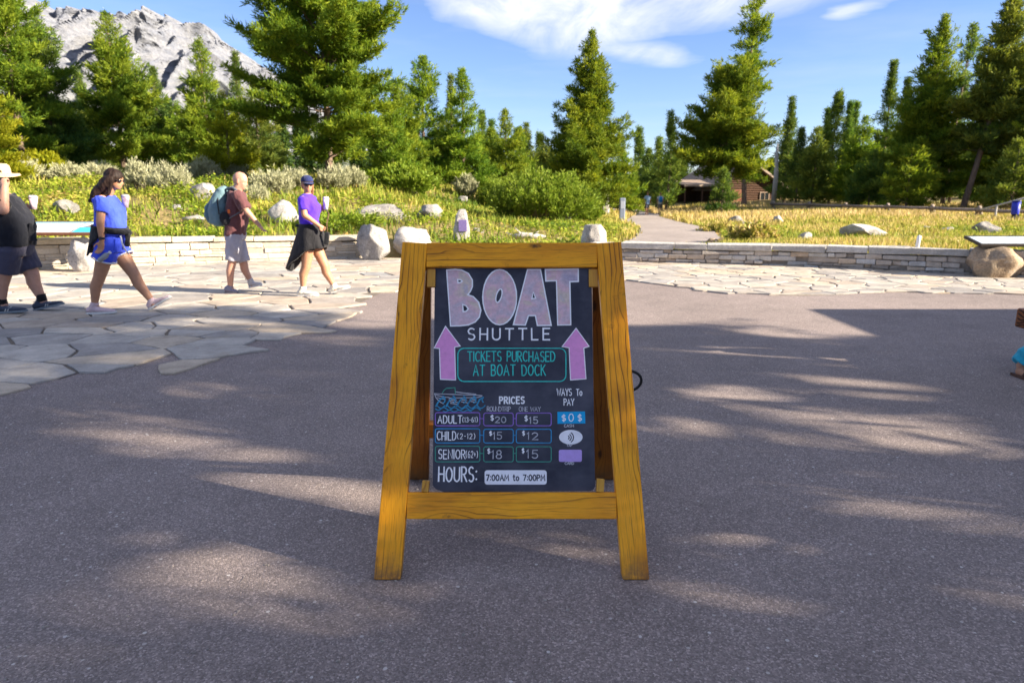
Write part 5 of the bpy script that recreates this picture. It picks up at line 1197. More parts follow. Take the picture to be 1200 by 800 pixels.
# ================================================================== PEOPLE
def m_skin(name, col):
    m, t = new_mat(name); c = coords(t); n = t.noise(c, 25, 4)
    cc = t.ramp(n, [(0.3, tuple(x * 0.9 for x in col)), (0.7, tuple(min(1, x * 1.08) for x in col))])
    p = pbsdf(t, cc, 0.5, spec=0.35); p.inputs['Subsurface Weight'].default_value = 0.12; p.inputs['Subsurface Radius'].default_value = (0.02, 0.008, 0.004); p.inputs['Subsurface Scale'].default_value = 0.5
    t.out(p); return m
SKIN_FAIR = m_skin('fair_skin', (0.50, 0.27, 0.19)); SKIN_TAN = m_skin('tanned_skin', (0.45, 0.225, 0.13)); SKIN_MID = m_skin('sunned_skin', (0.44, 0.22, 0.13))
def cloth(name, col, rough=0.85, weave=320.0, var=0.10):
    m, t = new_mat(name); c = coords(t)
    n = t.noise(c, 9, 5, 0.6); w = t.noise(c, weave, 2)
    cc = t.ramp(n, [(0.3, tuple(x * (1 - var) for x in col)), (0.7, tuple(min(1, x * (1 + var)) for x in col))])
    fold = t.noise(t.n('ShaderNodeMapping', None, Vector=c, Rotation=(0.5, 0.3, 0), Scale=(1, 1, 0.55)).outputs[0], 13.0, 4, 0.55, 0.8)
    p = pbsdf(t, cc, rough, t.bump(w, 0.25, 0.002, t.bump(fold, 0.55, 0.035)), spec=0.15); p.inputs['Sheen Weight'].default_value = 0.15; t.out(p); return m
def m_hair(name, a, b):
    m, t = new_mat(name); c = coords(t); n = t.noise(t.scalev(c, (60, 60, 5)), 1.0, 4, 0.6)
    t.out(pbsdf(t, t.ramp(n, [(0.3, a), (0.7, b)]), 0.6, t.bump(n, 0.7, 0.006), spec=0.2)); return m
M_RUBBER = simple('white_sole', (0.62, 0.60, 0.57), 0.7, 0.08, 60, 0.2)
M_LENS = simple('sunglass_lens', (0.015, 0.014, 0.016), 0.12, 0.1, 30, 0, 0, 0.6)

class Figure:
    """joints are read as (column, row, metres beyond the body's middle plane) and become points in the figure's own space"""
    def __init__(self, name, label, conv, foot, group=None):
        self.conv = conv; px, py = conv(*foot); self.o = G(px, py); self.Y = self.o.y
        self.root = empty(name, self.o, label, 'person', group)
    def p(self, j):
        if isinstance(j, Vector): return j
        px, py = self.conv(j[0], j[1]); return PT(px, py, self.Y + (j[2] if len(j) > 2 else 0.0)) - self.o
def ringe(c, rx, ry, M=None, n=20, pw=2.4):
    out = []
    for k in range(n):
        a = 2 * math.pi * k / n; ca, sa = math.cos(a), math.sin(a)
        v = Vector((rx * math.copysign(abs(ca) ** (2 / pw), ca), ry * math.copysign(abs(sa) ** (2 / pw), sa), 0)); out.append(Vector(c) + (M @ v if M is not None else v))
    return out
def loft(mb, secs, grow=0.0, n=20):
    """secs: (centre, half depth along x, half width along y)"""
    rs = [ringe(c, a + grow, b + grow, n=n) for c, a, b in secs]
    mb.rings(rs)
def limb(mb, pts, rad, n=12):
    for (a, b), (r0, r1) in zip(zip(pts, pts[1:]), zip(rad, rad[1:])): mb.capsule(a, b, r0, r1, n)
def hand(mb, wr, tip, curl=0.35, side=Vector((0, 1, 0)), s=1.0, grip=None):
    """palm, four unequal bent fingers and a thumb off its side"""
    wr, tip = Vector(wr), Vector(tip); d = (tip - wr); L = d.length; d.normalize(); w = (side - d * side.dot(d)).normalized(); nrm = d.cross(w)
    pc = wr + d * L * 0.32
    M = Matrix((d, w, nrm)).transposed(); mb.ellipsoid(pc, (L * 0.36, 0.040 * s, 0.019 * s), M)
    for i, (off, ln) in enumerate(((-0.030, 0.40), (-0.010, 0.46), (0.010, 0.43), (0.029, 0.33))):
        a = wr + d * L * 0.50 + w * off * s * 0.9; f1 = ln * L * 0.55; f2 = ln * L * 0.6
        b = a + (d * math.cos(curl) + nrm * math.sin(curl)) * f1 + w * off * 0.18; c = b + (d * math.cos(curl * 2.6) + nrm * math.sin(curl * 2.6)) * f2
        mb.capsule(a, b, 0.0095 * s, 0.0088 * s, 8); mb.capsule(b, c, 0.0088 * s, 0.0075 * s, 8)
    a = wr + d * L * 0.22 - w * 0.030 * s; b = a + (d * 0.6 - w * 0.55 + nrm * 0.45).normalized() * L * 0.24; c = b + (d * 0.85 + nrm * 0.45).normalized() * L * 0.2
    mb.capsule(a, b, 0.012 * s, 0.010 * s, 8); mb.capsule(b, c, 0.010 * s, 0.008 * s, 8)
def head(mb, c, yaw, pitch, s=1.0, female=False):
    """skull, jaw, nose, lips, ears; returns the head's own frame"""
    M = Matrix.Rotation(yaw, 3, 'Z') @ Matrix.Rotation(pitch, 3, 'Y'); c = Vector(c)
    E = lambda o, r: mb.ellipsoid(c + M @ Vector([x * s for x in o]), [x * s for x in r], M)
    E((-0.012, 0, 0.018), (0.098, 0.076, 0.096)); E((0.022, 0, -0.035), (0.068, 0.060, 0.078)); E((0.040, 0, -0.078), (0.042, 0.038, 0.028))   # skull, face, chin
    E((0.088, 0, -0.022), (0.016, 0.011, 0.022)); E((0.080, 0, -0.008), (0.012, 0.009, 0.026)); E((0.078, 0, -0.060), (0.012, 0.022, 0.008))   # nose, bridge, lips
    E((0.066, 0, 0.022), (0.022, 0.052, 0.012))                                                                                              # brow
    for sg in (1, -1):
        E((-0.010, sg * 0.077, -0.014), (0.018, 0.008, 0.030)); E((0.055, sg * 0.038, -0.028), (0.020, 0.018, 0.018))
    return c, M
def shoe(f, an, heel, toe, mat, sole_mat, nm='shoe', w=0.046, h=0.085):
    """heel and toe are points on the ground line of the foot"""
    an, heel, toe = f.p(an), f.p(heel), f.p(toe); d = toe - heel; L = d.length; x = d / L; y = Vector((0, 0, 1)).cross(x).normalized(); z = x.cross(y)
    up, so_ = MB(), MB()
    prof = [(0.00, .55, .80), (0.06, .80, 1.0), (0.22, .86, 1.15), (0.36, .88, 1.05), (0.50, .98, .80), (0.68, 1.08, .62), (0.84, 1.0, .50), (0.95, .72, .40), (1.0, .35, .28)]
    rs = []
    for k, ww, hh in prof:
        c = heel + d * k + z * (0.018 + h * hh * 0.44); rs.append([c + y * (w * ww * math.cos(a)) + z * (h * hh * 0.44 * (math.sin(a) if math.sin(a) > 0 else math.sin(a) * 0.9)) for a in (2 * math.pi * q / 14 for q in range(14))])
    up.rings(rs); up.capsule(heel + d * 0.2 + z * h * 0.8, an + (an - heel - d * 0.25) * 0.0 + z * 0.0, 0.044, 0.046)
    rs = []
    for k, ww, hh in prof:
        c = heel + d * (k * 1.03 - 0.012) + z * 0.004; rs.append([c + y * (w * (ww * 1.0 + 0.10) * sx) + z * sz for sx, sz in ((-1, 0), (1, 0), (1, 0.024), (-1, 0.024))])
    so_.rings(rs)
    o = link(nm, remesh(up, 0.007, 2), mat, f.root); so_.build('sole', sole_mat, o, bevel=0.003); return o
def tube_cloth(mb, pts, rad, n=16): mb.tube(pts, rad, n)
def cup(loc, h=0.13, r0=0.030, r1=0.043, tilt=(0, 0), label='', mat=None, lid=None, group=None):
    root = empty('drink_cup', loc, label, 'cup', group); root.rotation_euler = (tilt[0], tilt[1], 0)
    mb = MB(); mb.tube([(0, 0, -h / 2), (0, 0, h / 2 - 0.004)], [r0, r1], 20); mb.build('cup_body', mat, root, True)
    mb = MB(); mb.tube([(0, 0, h / 2 - 0.004), (0, 0, h / 2 + 0.004), (0, 0, h / 2 + 0.006), (0, 0, h / 2 + 0.018)], [r1 + 0.003, r1 + 0.003, r1 - 0.004, r1 - 0.008], 20); mb.build('lid', lid, root, True)
    return root
def m_print(name, a, b, sc_=30):
    m, t = new_mat(name); c = coords(t); n = t.noise(c, sc_, 3)
    t.out(pbsdf(t, t.ramp(n, [(0.46, a), (0.54, b)]), 0.5, spec=0.3)); return m
M_CUP = m_print('printed_paper_cup', (0.66, 0.56, 0.58), (0.50, 0.34, 0.42)); M_LID = simple('cup_lid', (0.70, 0.66, 0.66), 0.35, 0.05)
M_CUPW = m_print('white_paper_cup', (0.72, 0.70, 0.70), (0.55, 0.42, 0.50), 18)

def glasses(f, c, M, s=1.0):
    mb = MB()
    for sg in (1, -1):
        mb.ellipsoid(c + M @ Vector((0.084 * s, sg * 0.034 * s, 0.002)), (0.008 * s, 0.027 * s, 0.020 * s), M, 12, 8)
        mb.tube([c + M @ Vector((0.080 * s, sg * 0.060 * s, 0.006)), c + M @ Vector((0.03 * s, sg * 0.080 * s, 0.006)), c + M @ Vector((-0.02 * s, sg * 0.084 * s, 0.004))], 0.0035, 6)
    mb.tube([c + M @ Vector((0.090 * s, -0.02, 0.004)), c + M @ Vector((0.093 * s, 0.0, 0.006)), c + M @ Vector((0.090 * s, 0.02, 0.004))], 0.003, 6)
    mb.build('sunglasses', M_LENS, f.root, True)
V3 = Vector
GP = 'people walking past the stone wall'

# ---------------------------------------------------------------- bald man with the backpack
def man_backpack():
    cv = lambda x, y: (225 + .2123 * x, 190 + .2123 * y)
    f = Figure('person', 'bald man in maroon T-shirt and pale grey shorts walking with a backpack', cv, (215, 727), GP); P = f.p
    sh, ch, wa, pe, cr = P((245, 172, 0)), P((250, 235, 0)), P((250, 320, 0)), P((240, 392, 0)), P((240, 440, 0))
    shn, shf = P((247, 176, -0.17)), P((250, 172, 0.17)); eln, wrn, tpn = P((300, 268, -0.22)), P((370, 348, -0.20)), P((406, 392, -0.18))
    elf, wrf, tpf = P((226, 272, 0.22)), P((250, 350, 0.24)), P((262, 392, 0.24))
    hn, hf = P((236, 415, -0.085)), P((245, 415, 0.085)); kn, an = P((221, 555, -0.08)), P((212, 690, -0.07)); kf, af = P((286, 565, 0.10)), P((322, 652, 0.14))
    hc = P((268, 103, 0.0)); nb = P((243, 150, 0))
    mb = MB(); secs = [(cr, .09, .13), (pe, .115, .165), (wa, .12, .155), (ch, .115, .165), (sh, .085, .17), (nb, .055, .07)]
    loft(mb, [(c, a - .018, b - .02) for c, a, b in secs]); mb.capsule(nb - V3((0, 0, .03)), hc - V3((.015, 0, .05)), .070, .066)
    c, M = head(mb, hc, 0.0, R(20), 1.02)
    limb(mb, [shn, eln, wrn], [.052, .043, .029]); hand(mb, wrn, tpn, 0.25); limb(mb, [shf, elf, wrf], [.052, .043, .029]); hand(mb, wrf, tpf, 0.3)
    for h_, k_, a_ in ((hn, kn, an), (hf, kf, af)):
        mid = k_.lerp(a_, 0.32) + V3((-.018, 0, 0)); limb(mb, [h_, k_, mid, a_], [.090, .058, .056, .036]); mb.capsule(a_, a_ - V3((-.02, 0, .05)), .036, .04)
    link('body', remesh(mb, .010, 3), SKIN_FAIR, f.root)
    s = MB(); loft(s, [(P((238, 402, 0)), .135, .185), (P((244, 350, 0)), .138, .18), (wa, .138, .175), (ch, .130, .182), (sh, .098, .185), (nb - V3((0, 0, .0)), .064, .085)])
    for a_, b_ in ((shn, eln), (shf, elf)): tube_cloth(s, [a_ + V3((-.01, 0, .02)), a_.lerp(b_, .5), a_.lerp(b_, .93)], [.075, .078, .082])
    link('t_shirt', remesh(s, .011, 3, .009, 11, (1, 1, .7), 1), cloth('maroon_jersey', (0.115, 0.045, 0.048)), f.root)
    s = MB(); loft(s, [(P((238, 385, 0)), .125, .175), (pe, .13, .182), (cr + V3((0, 0, .03)), .125, .18)])
    for h_, k_ in ((hn, kn), (hf, kf)): tube_cloth(s, [h_ + V3((0, 0, .05)), h_.lerp(k_, .45), h_.lerp(k_, .90)], [.105, .106, .098])
    link('shorts', remesh(s, .011, 3, .008, 12, (1, 1, .6), 2), cloth('pale_grey_shorts', (0.36, 0.35, 0.41)), f.root)
    m1 = cloth('grey_blue_mesh', (0.20, 0.20, 0.27)); m2 = cloth('light_grey_mesh', (0.50, 0.47, 0.46))
    shoe(f, (210, 690, -.07), (184, 726, -.07), (254, 724, -.08), m1, simple('grey_sole', (0.2, 0.19, 0.22)))
    shoe(f, (322, 652, .14), (318, 696, .14), (388, 682, .14), m2, M_RUBBER)
    mb = MB()                                                        # eyebrows and grey stubble fringe stay tiny: one soft patch of cropped hair round the back of the head
    # the backpack on his back
    b0 = P((150, 240, 0)); pk = empty('backpack', f.o + b0, 'grey-blue hiking backpack worn by the bald man', 'backpack')
    q = lambda x, y, dy=0.0: P((x, y, dy)) - b0
    s = MB(); loft(s, [(q(160, 350), .06, .12), (q(150, 335), .115, .150), (q(148, 270), .135, .160), (q(155, 200), .115, .150), (q(172, 150), .075, .125), (q(185, 132), .03, .07)])
    shell = link('pack_shell', remesh(s, .012, 4, .008, 9, (1, 1, 1), 3), cloth('teal_grey_nylon', (0.12, 0.20, 0.235), 0.6), pk)
    s = MB(); loft(s, [(q(112, 335), .035, .10), (q(98, 300), .055, .115), (q(100, 240), .05, .11), (q(118, 205), .02, .08)]); link('front_pocket', remesh(s, .012, 3, .006, 12, (1, 1, 1), 4), cloth('blue_grey_nylon', (0.085, 0.155, 0.195), 0.6), pk)
    s = MB(); s.ellipsoid(q(185, 310, -.155), (.085, .03, .10)); link('side_pocket', remesh(s, .010, 2), cloth('black_mesh', (0.018, 0.018, 0.022)), pk)
    s = MB(); s.box(q(203, 272, -.185), (.035, .012, .05)); s.build('pocket_tag', simple('orange_tag', (0.65, 0.13, 0.02)), pk, bevel=.004)
    for sg in (-1, 1):
        s = MB(); s.tube([q(190, 150, .08 * sg), q(222, 140, .10 * sg), q(252, 160, .12 * sg) , q(285, 215, .135 * sg), q(292, 250, .15 * sg), q(262, 278, .195 * sg), q(222, 300, .20 * sg), q(195, 320, .14 * sg)], [.016, .02, .02, .018, .014, .009, .008, .008], 8); s.build('shoulder_strap', cloth('grey_webbing', (0.10, 0.11, 0.13)), pk, True)
    s = MB(); s.tube([q(150, 165, -.10), q(140, 220, -.165), q(150, 290, -.170)], .008, 6); s.build('compression_strap', cloth('black_webbing', (0.02, 0.02, 0.025)), pk, True)
    s = MB(); s.tube([q(172, 140), q(160, 126), q(176, 122), q(190, 134)], .007, 6); s.build('grab_handle', cloth('dark_webbing', (0.05, 0.06, 0.07)), pk, True)
man_backpack()

# ---------------------------------------------------------------- woman in the cap
def woman_cap():
    cv = lambda x, y: (325 + .2123 * x, 190 + .2123 * y)
    f = Figure('person', 'woman in navy cap and violet T-shirt with black jacket tied at her waist', cv, (150, 742), GP); P = f.p
    sh, ch, wa, pe, cr = P((160, 195, 0)), P((168, 245, 0)), P((175, 320, 0)), P((185, 395, 0)), P((188, 455, 0))
    shn, shf = P((140, 205, -.15)), P((185, 200, .15)); eln, wrn, tpn = P((150, 292, -.22)), P((232, 352, -.16)), P((268, 378, -.12))
    elf, wrf, tpf = P((215, 285, .20)), P((242, 262, .16)), P((270, 238, .13))
    hn, hf = P((172, 440, -.085)), P((200, 440, .085)); kn, an = P((158, 580, -.08)), P((142, 695, -.07)); kf, af = P((262, 572, .08)), P((312, 682, .10))
    hc = P((165, 122, 0)); nb = P((165, 170, 0))
    mb = MB(); secs = [(cr, .10, .14), (pe, .13, .17), (wa, .105, .135), (ch, .115, .145), (sh, .075, .145), (nb, .045, .055)]
    loft(mb, [(c, a - .015, b - .018) for c, a, b in secs]); mb.capsule(nb - V3((0, 0, .03)), hc - V3((0, 0, .05)), .050, .046)
    c, M = head(mb, hc, R(-62), R(6), 0.96)
    limb(mb, [shn, eln, wrn], [.046, .040, .026]); hand(mb, wrn, tpn, 0.55, V3((0, 0, 1)), .9); limb(mb, [shf, elf, wrf], [.046, .040, .026]); hand(mb, wrf, tpf, .9, V3((0, 0, 1)), .9)
    for h_, k_, a_ in ((hn, kn, an), (hf, kf, af)):
        mid = k_.lerp(a_, 0.32) + V3((-.022, 0, 0)); limb(mb, [h_, k_, mid, a_], [.092, .062, .060, .034]); mb.capsule(a_, a_ - V3((-.02, 0, .05)), .034, .036)
    link('body', remesh(mb, .010, 3), SKIN_MID, f.root)
    s = MB(); loft(s, [(P((180, 345, 0)), .125, .150), (wa, .122, .150), (P((178, 275, 0)), .135, .155), (P((178, 240, 0)), .138, .155), (sh, .090, .160), (nb - V3((0, 0, .015)), .060, .075)])
    for a_, b_ in ((shn, eln), (shf, elf)): tube_cloth(s, [a_ + V3((0, 0, .02)), a_.lerp(b_, .4), a_.lerp(b_, .72)], [.066, .066, .066])
    link('t_shirt', remesh(s, .011, 3, .007, 12, (1, 1, .7), 5), cloth('violet_jersey', (0.085, 0.030, 0.56)), f.root)
    s = MB(); loft(s, [(P((180, 345, 0)), .118, .145), (pe, .145, .178), (cr, .14, .175)])
    for h_, k_ in ((hn, kn), (hf, kf)): tube_cloth(s, [h_ + V3((0, 0, .03)), h_.lerp(k_, .2), h_.lerp(k_, .30)], [.105, .105, .100])
    link('shorts', remesh(s, .011, 3), cloth('black_shorts', (0.016, 0.016, 0.018)), f.root)
    # the jacket hangs like a ragged skirt with long tails behind
    s = MB(); prof = []; n = 30; rows = 7
    for r_ in range(rows):
        k = r_ / (rows - 1); ring_ = []
        for a in range(n):
            th = 2 * math.pi * a / n; back = max(0, -math.cos(th)); front = max(0, math.cos(th))
            fold = 1 + 0.07 * k * math.sin(th * 7 + 1) + 0.04 * k * math.sin(th * 11)
            L = 0.33 + 0.30 * back ** 1.5 + 0.10 * max(0, math.sin(th * 3 + 0.6)) * back - 0.02 * front + 0.06 * max(0, math.cos(th - 1.2)) ** 8
            top = P((180, 340, 0)); cx_ = top.x - 0.11 * k * back + 0.02 * k
            ring_.append(V3((cx_ + (0.128 + 0.075 * k) * fold * math.cos(th) - 0.06 * k * back, (0.152 + 0.05 * k) * fold * math.sin(th), top.z - L * k)))
        prof.append(ring_)
    inner = [[p * 1 - V3(((p.x - prof[i][0].x * 0) * 0, 0, 0)) for p in r_] for i, r_ in enumerate(prof)]
    s.rings(prof, caps=False); o = s.build('waist_jacket', cloth('black_jacket', (0.022, 0.021, 0.024)), f.root, True)
    sm_ = o.modifiers.new('thick', 'SOLIDIFY'); sm_.thickness = 0.008
    s = MB(); s.capsule(P((110, 350, -.05)), P((235, 352, -.08)), .022, .022); s.ellipsoid(P((235, 352, -.05)), (.03, .04, .03)); s.capsule(P((236, 355, -.06)), P((248, 440, -.06)), .022, .030); link('jacket_sleeves', remesh(s, .010, 3, .008, 18, (1, 1, 1), 6), cloth('black_jacket_sleeve', (0.018, 0.018, 0.02)), f.root)
    # cap, hair, glasses
    s = MB(); s.ellipsoid(c + M @ V3((-.010, 0, .040)), (.104, .084, .082), M)
    capm = cloth('navy_cap', (0.018, 0.026, 0.095)); 
    me = remesh(s, .010, 2); bm = bmesh.new(); bm.from_mesh(me); bmesh.ops.bisect_plane(bm, geom=bm.verts[:] + bm.edges[:] + bm.faces[:], plane_co=c + M @ V3((0, 0, .030)), plane_no=M @ V3((.15, 0, -1)), clear_outer=True); bm.to_mesh(me); bm.free()
    hat = link('cap', me, capm, f.root)
    s = MB(); rs = [[c + M @ V3((.060 + r_ * math.cos(a) * .085, r_ * math.sin(a) * .072, .036 - .012 * r_ ** 2 * math.cos(a) + dz)) for a in np.linspace(-1.35, 1.35, 13)] for r_, dz in ((.3, 0), (1.0, -.004), (1.0, -.010), (.3, -.007))]
    s.rings(rs, caps=True, closed=False); s.build('visor', capm, hat, True)
    s = MB(); s.ellipsoid(c + M @ V3((-.035, 0, .0)), (.075, .080, .085), M); s.capsule(c + M @ V3((-.06, .03, -.03)), c + M @ V3((-.055, .05, -.17)), .040, .022); s.capsule(c + M @ V3((-.02, .070, -.02)), c + M @ V3((.0, .066, -.14)), .020, .012)
    link('hair', remesh(s, .009, 2, .005, 30, (1, 1, .3), 7), m_hair('auburn_hair', (0.10, 0.045, 0.022), (0.26, 0.12, 0.055)), f.root)
    glasses(f, c, M, .96)
    wsh = cloth('white_trainer', (0.66, 0.64, 0.56))
    shoe(f, (142, 695, -.07), (112, 744, -.07), (226, 738, -.10), wsh, M_RUBBER, w=.043); shoe(f, (312, 682, .10), (296, 727, .10), (402, 694, .10), wsh, M_RUBBER, w=.043)
    cup(f.o + P((268, 230, .12)), .15, .03, .04, (0, .08), 'tall white drink cup raised by the woman in the navy cap', M_CUPW, M_LID)
    # what she carries by its strap
    b0 = P((270, 400, -.12)); bg = empty('phone_pouch', f.o + b0, 'small black pouch with brown strap held by the woman in the navy cap', 'pouch')
    s = MB(); s.box((.005, 0, -.05), (.065, .03, .17), Matrix.Rotation(.12, 3, 'Y')); s.build('pouch_body', cloth('black_leather', (0.02, 0.02, 0.022), .5), bg, bevel=.01)
    s = MB(); s.tube([P((276, 385, -.12)) - b0, P((272, 340, -.06)) - b0, P((284, 285, .06)) - b0, P((270, 262, .12)) - b0], .008, 6); s.build('strap', cloth('brown_strap', (0.10, 0.05, 0.03)), bg, True)
woman_cap()

# ---------------------------------------------------------------- woman in blue
def woman_blue():
    cv = lambda x, y: (90 + .25 * x, 180 + .25 * y)
    f = Figure('person', 'woman in bright blue T-shirt and blue running shorts with long dark hair and sunglasses', cv, (120, 753), GP); P = f.p
    sh, ch, wa, pe, cr = P((130, 210, 0)), P((152, 265, 0)), P((160, 345, 0)), P((162, 420, 0)), P((165, 470, 0))
    shn, shf = P((118, 215, -.16)), P((150, 212, .16)); eln, wrn, tpn = P((110, 325, -.22)), P((118, 405, -.21)), P((106, 478, -.20))
    elf, wrf, tpf = P((180, 300, .20)), P((200, 258, .18)), P((222, 228, .16))
    hn, hf = P((140, 445, -.09)), P((188, 445, .09)); kn, an = P((105, 582, -.08)), P((84, 705, -.07)); kf, af = P((270, 568, .09)), P((352, 690, .10))
    hc = P((178, 122, 0)); nb = P((140, 190, 0))
    mb = MB(); secs = [(cr, .115, .155), (pe, .145, .18), (wa, .135, .155), (ch, .125, .155), (sh, .085, .15), (nb, .05, .06)]
    loft(mb, [(c, a - .018, b - .02) for c, a, b in secs]); mb.capsule(nb - V3((0, 0, .02)), hc - V3((.02, 0, .05)), .052, .048)
    c, M = head(mb, hc, 0.0, R(14), .97)
    limb(mb, [shn, eln, wrn], [.052, .043, .028]); hand(mb, wrn, tpn, 0.45, V3((1, 0, 0)), .95); limb(mb, [shf, elf, wrf], [.05, .043, .028]); hand(mb, wrf, tpf, .9, V3((0, 0, 1)), .9)
    for h_, k_, a_ in ((hn, kn, an), (hf, kf, af)):
        mid = k_.lerp(a_, 0.33) + V3((-.022, 0, -.0)); limb(mb, [h_, k_, mid, a_], [.105, .066, .064, .036]); mb.capsule(a_, a_ - V3((-.02, 0, .05)), .036, .036)
    link('body', remesh(mb, .010, 3), SKIN_TAN, f.root)
    s = MB(); loft(s, [(P((160, 385, 0)), .160, .185), (wa, .155, .172), (P((158, 300, 0)), .150, .168), (P((155, 258, 0)), .145, .166), (sh, .100, .168), (nb - V3((0, 0, .01)), .060, .080)])
    for a_, b_ in ((shn, eln), (shf, elf)): tube_cloth(s, [a_ + V3((0, 0, .025)), a_.lerp(b_, .35), a_.lerp(b_, .56)], [.074, .076, .074])
    blue = cloth('blue_jersey', (0.050, 0.090, 0.66)); link('t_shirt', remesh(s, .011, 3, .009, 11, (1, 1, .7), 8), blue, f.root)
    s = MB(); loft(s, [(P((160, 385, 0)), .15, .178), (pe, .168, .196), (cr + V3((0, 0, .02)), .150, .188)])
    for h_, k_, e_ in ((hn, kn, .36), (hf, kf, .30)): tube_cloth(s, [h_ + V3((0, 0, .05)), h_.lerp(k_, .18), h_.lerp(k_, e_)], [.118, .125, .128])
    so_ = link('running_shorts', remesh(s, .011, 3, .006, 12, (1, 1, .7), 9), cloth('blue_shorts', (0.045, 0.085, 0.68), .6), f.root)
    s = MB()
    for h_, k_, e_ in ((hn, kn, .36), (hf, kf, .30)):                    # white piping at each hem and up the side
        cen = h_.lerp(k_, e_); ax = (k_ - h_).normalized(); u = ax.orthogonal().normalized(); w = ax.cross(u)
        s.tube([cen + (u * math.cos(a) + w * math.sin(a)) * .131 for a in np.linspace(0, 2 * math.pi, 25)], .008, 6, caps=False)
    s.tube([P((205, 385, -.165)), P((212, 420, -.178)), P((228, 452, -.150)), P((244, 470, -.10))], .009, 6); s.build('hem_piping', cloth('white_piping', (0.70, 0.68, 0.72)), so_, True)
    # black jacket round the waist
    s = MB(); n = 28; prof = []
    for r_ in range(6):
        k = r_ / 5; ring_ = []
        for a in range(n):
            th = 2 * math.pi * a / n; back = max(0, -math.cos(th)) ** 0.8; fold = 1 + .06 * k * math.sin(th * 8); top = P((155, 340, 0))
            L = .07 + .26 * back + .04 * max(0, math.sin(th * 4)) * back
            ring_.append(V3((top.x - .04 * k * back + (.172 + .055 * k * back) * fold * math.cos(th), (.186 + .03 * k) * fold * math.sin(th), top.z - .02 * math.cos(th) - L * k)))
        prof.append(ring_)
    s.rings(prof, caps=False); o = s.build('waist_jacket', cloth('black_fleece', (0.014, 0.014, 0.016)), f.root, True); sm_ = o.modifiers.new('thick', 'SOLIDIFY'); sm_.thickness = .012
    s = MB(); s.capsule(P((90, 350, -.17)), P((170, 362, -.195)), .024, .024); s.capsule(P((170, 362, -.195)), P((238, 372, -.09)), .024, .026); s.ellipsoid(P((242, 370, -.03)), (.035, .05, .04)); s.capsule(P((240, 375, -.04)), P((236, 425, -.06)), .026, .03); link('jacket_sleeves', remesh(s, .010, 3, .008, 16, (1, 1, 1), 10), cloth('black_fleece_sleeve', (0.014, 0.014, 0.016)), f.root)
    # hair
    s = MB(); s.ellipsoid(c + M @ V3((-.022, 0, .028)), (.104, .088, .098), M)
    for yy, x0 in ((-.075, -.01), (-.06, -.06), (0, -.085), (.06, -.06), (.075, -.01)):
        a = c + V3((x0, yy, 0)); b = P((110, 180, 0)) + V3((0, yy * 1.2, 0)); d_ = P((80 if abs(yy) < .07 else 92, 222, 0)) + V3((0, yy * 1.3, 0)); s.capsule(a, b, .050, .045); s.capsule(b, d_, .045, .020)
    s.capsule(c + M @ V3((.020, -.078, .04)), P((150, 185, -.085)), .022, .020); s.capsule(P((150, 185, -.085)), P((128, 205, -.10)), .020, .012)
    link('hair', remesh(s, .009, 2, .006, 26, (1, 1, .25), 11), m_hair('dark_brown_hair', (0.010, 0.006, 0.005), (0.034, 0.018, 0.013)), f.root)
    glasses(f, c, M, .97)
    s = MB(); a_ = wrn - (wrn - eln).normalized() * .02; dd = (wrn - eln).normalized(); u = dd.orthogonal().normalized(); w = dd.cross(u)
    s.tube([a_ - dd * .012, a_ + dd * .012], [.034, .033], 16); s.box(a_ + V3((0, -.034, 0)), (.034, .010, .036)); s.build('wrist_watch', simple('dark_watch', (0.02, 0.02, 0.03), .3), f.root, bevel=.002)
    pk = cloth('pale_pink_knit', (0.62, 0.45, 0.46)); 
    shoe(f, (84, 705, -.07), (52, 754, -.07), (184, 748, -.09), pk, M_RUBBER, w=.045); shoe(f, (352, 690, .10), (344, 734, .10), (444, 676, .12), pk, M_RUBBER, w=.045)
    cup(f.o + P((228, 226, .15)), .13, .032, .043, (0, .12), 'pink-printed drink cup held up by the woman in blue', M_CUP, M_LID)
    b0 = P((130, 482, -.215)); bt = empty('water_bottle', f.o + b0, 'small clear water bottle hanging from the hand of the woman in blue', 'bottle'); bt.rotation_euler = (0, R(55), 0)
    m, t = new_mat('clear_plastic'); t.out(pbsdf(t, (0.72, 0.74, 0.76), .12, spec=.6, Transmission_Weight=.6)); s = MB(); s.tube([(0, 0, -.08), (0, 0, -.075), (0, 0, .03), (0, 0, .055), (0, 0, .07)], [.022, .03, .03, .014, .013], 16); s.build('bottle_body', m, bt, True)
    s = MB(); s.tube([(0, 0, .071), (0, 0, .088)], [.016, .016], 14); s.build('bottle_cap', simple('white_cap', (.7, .7, .7), .4), bt, True)
woman_blue()

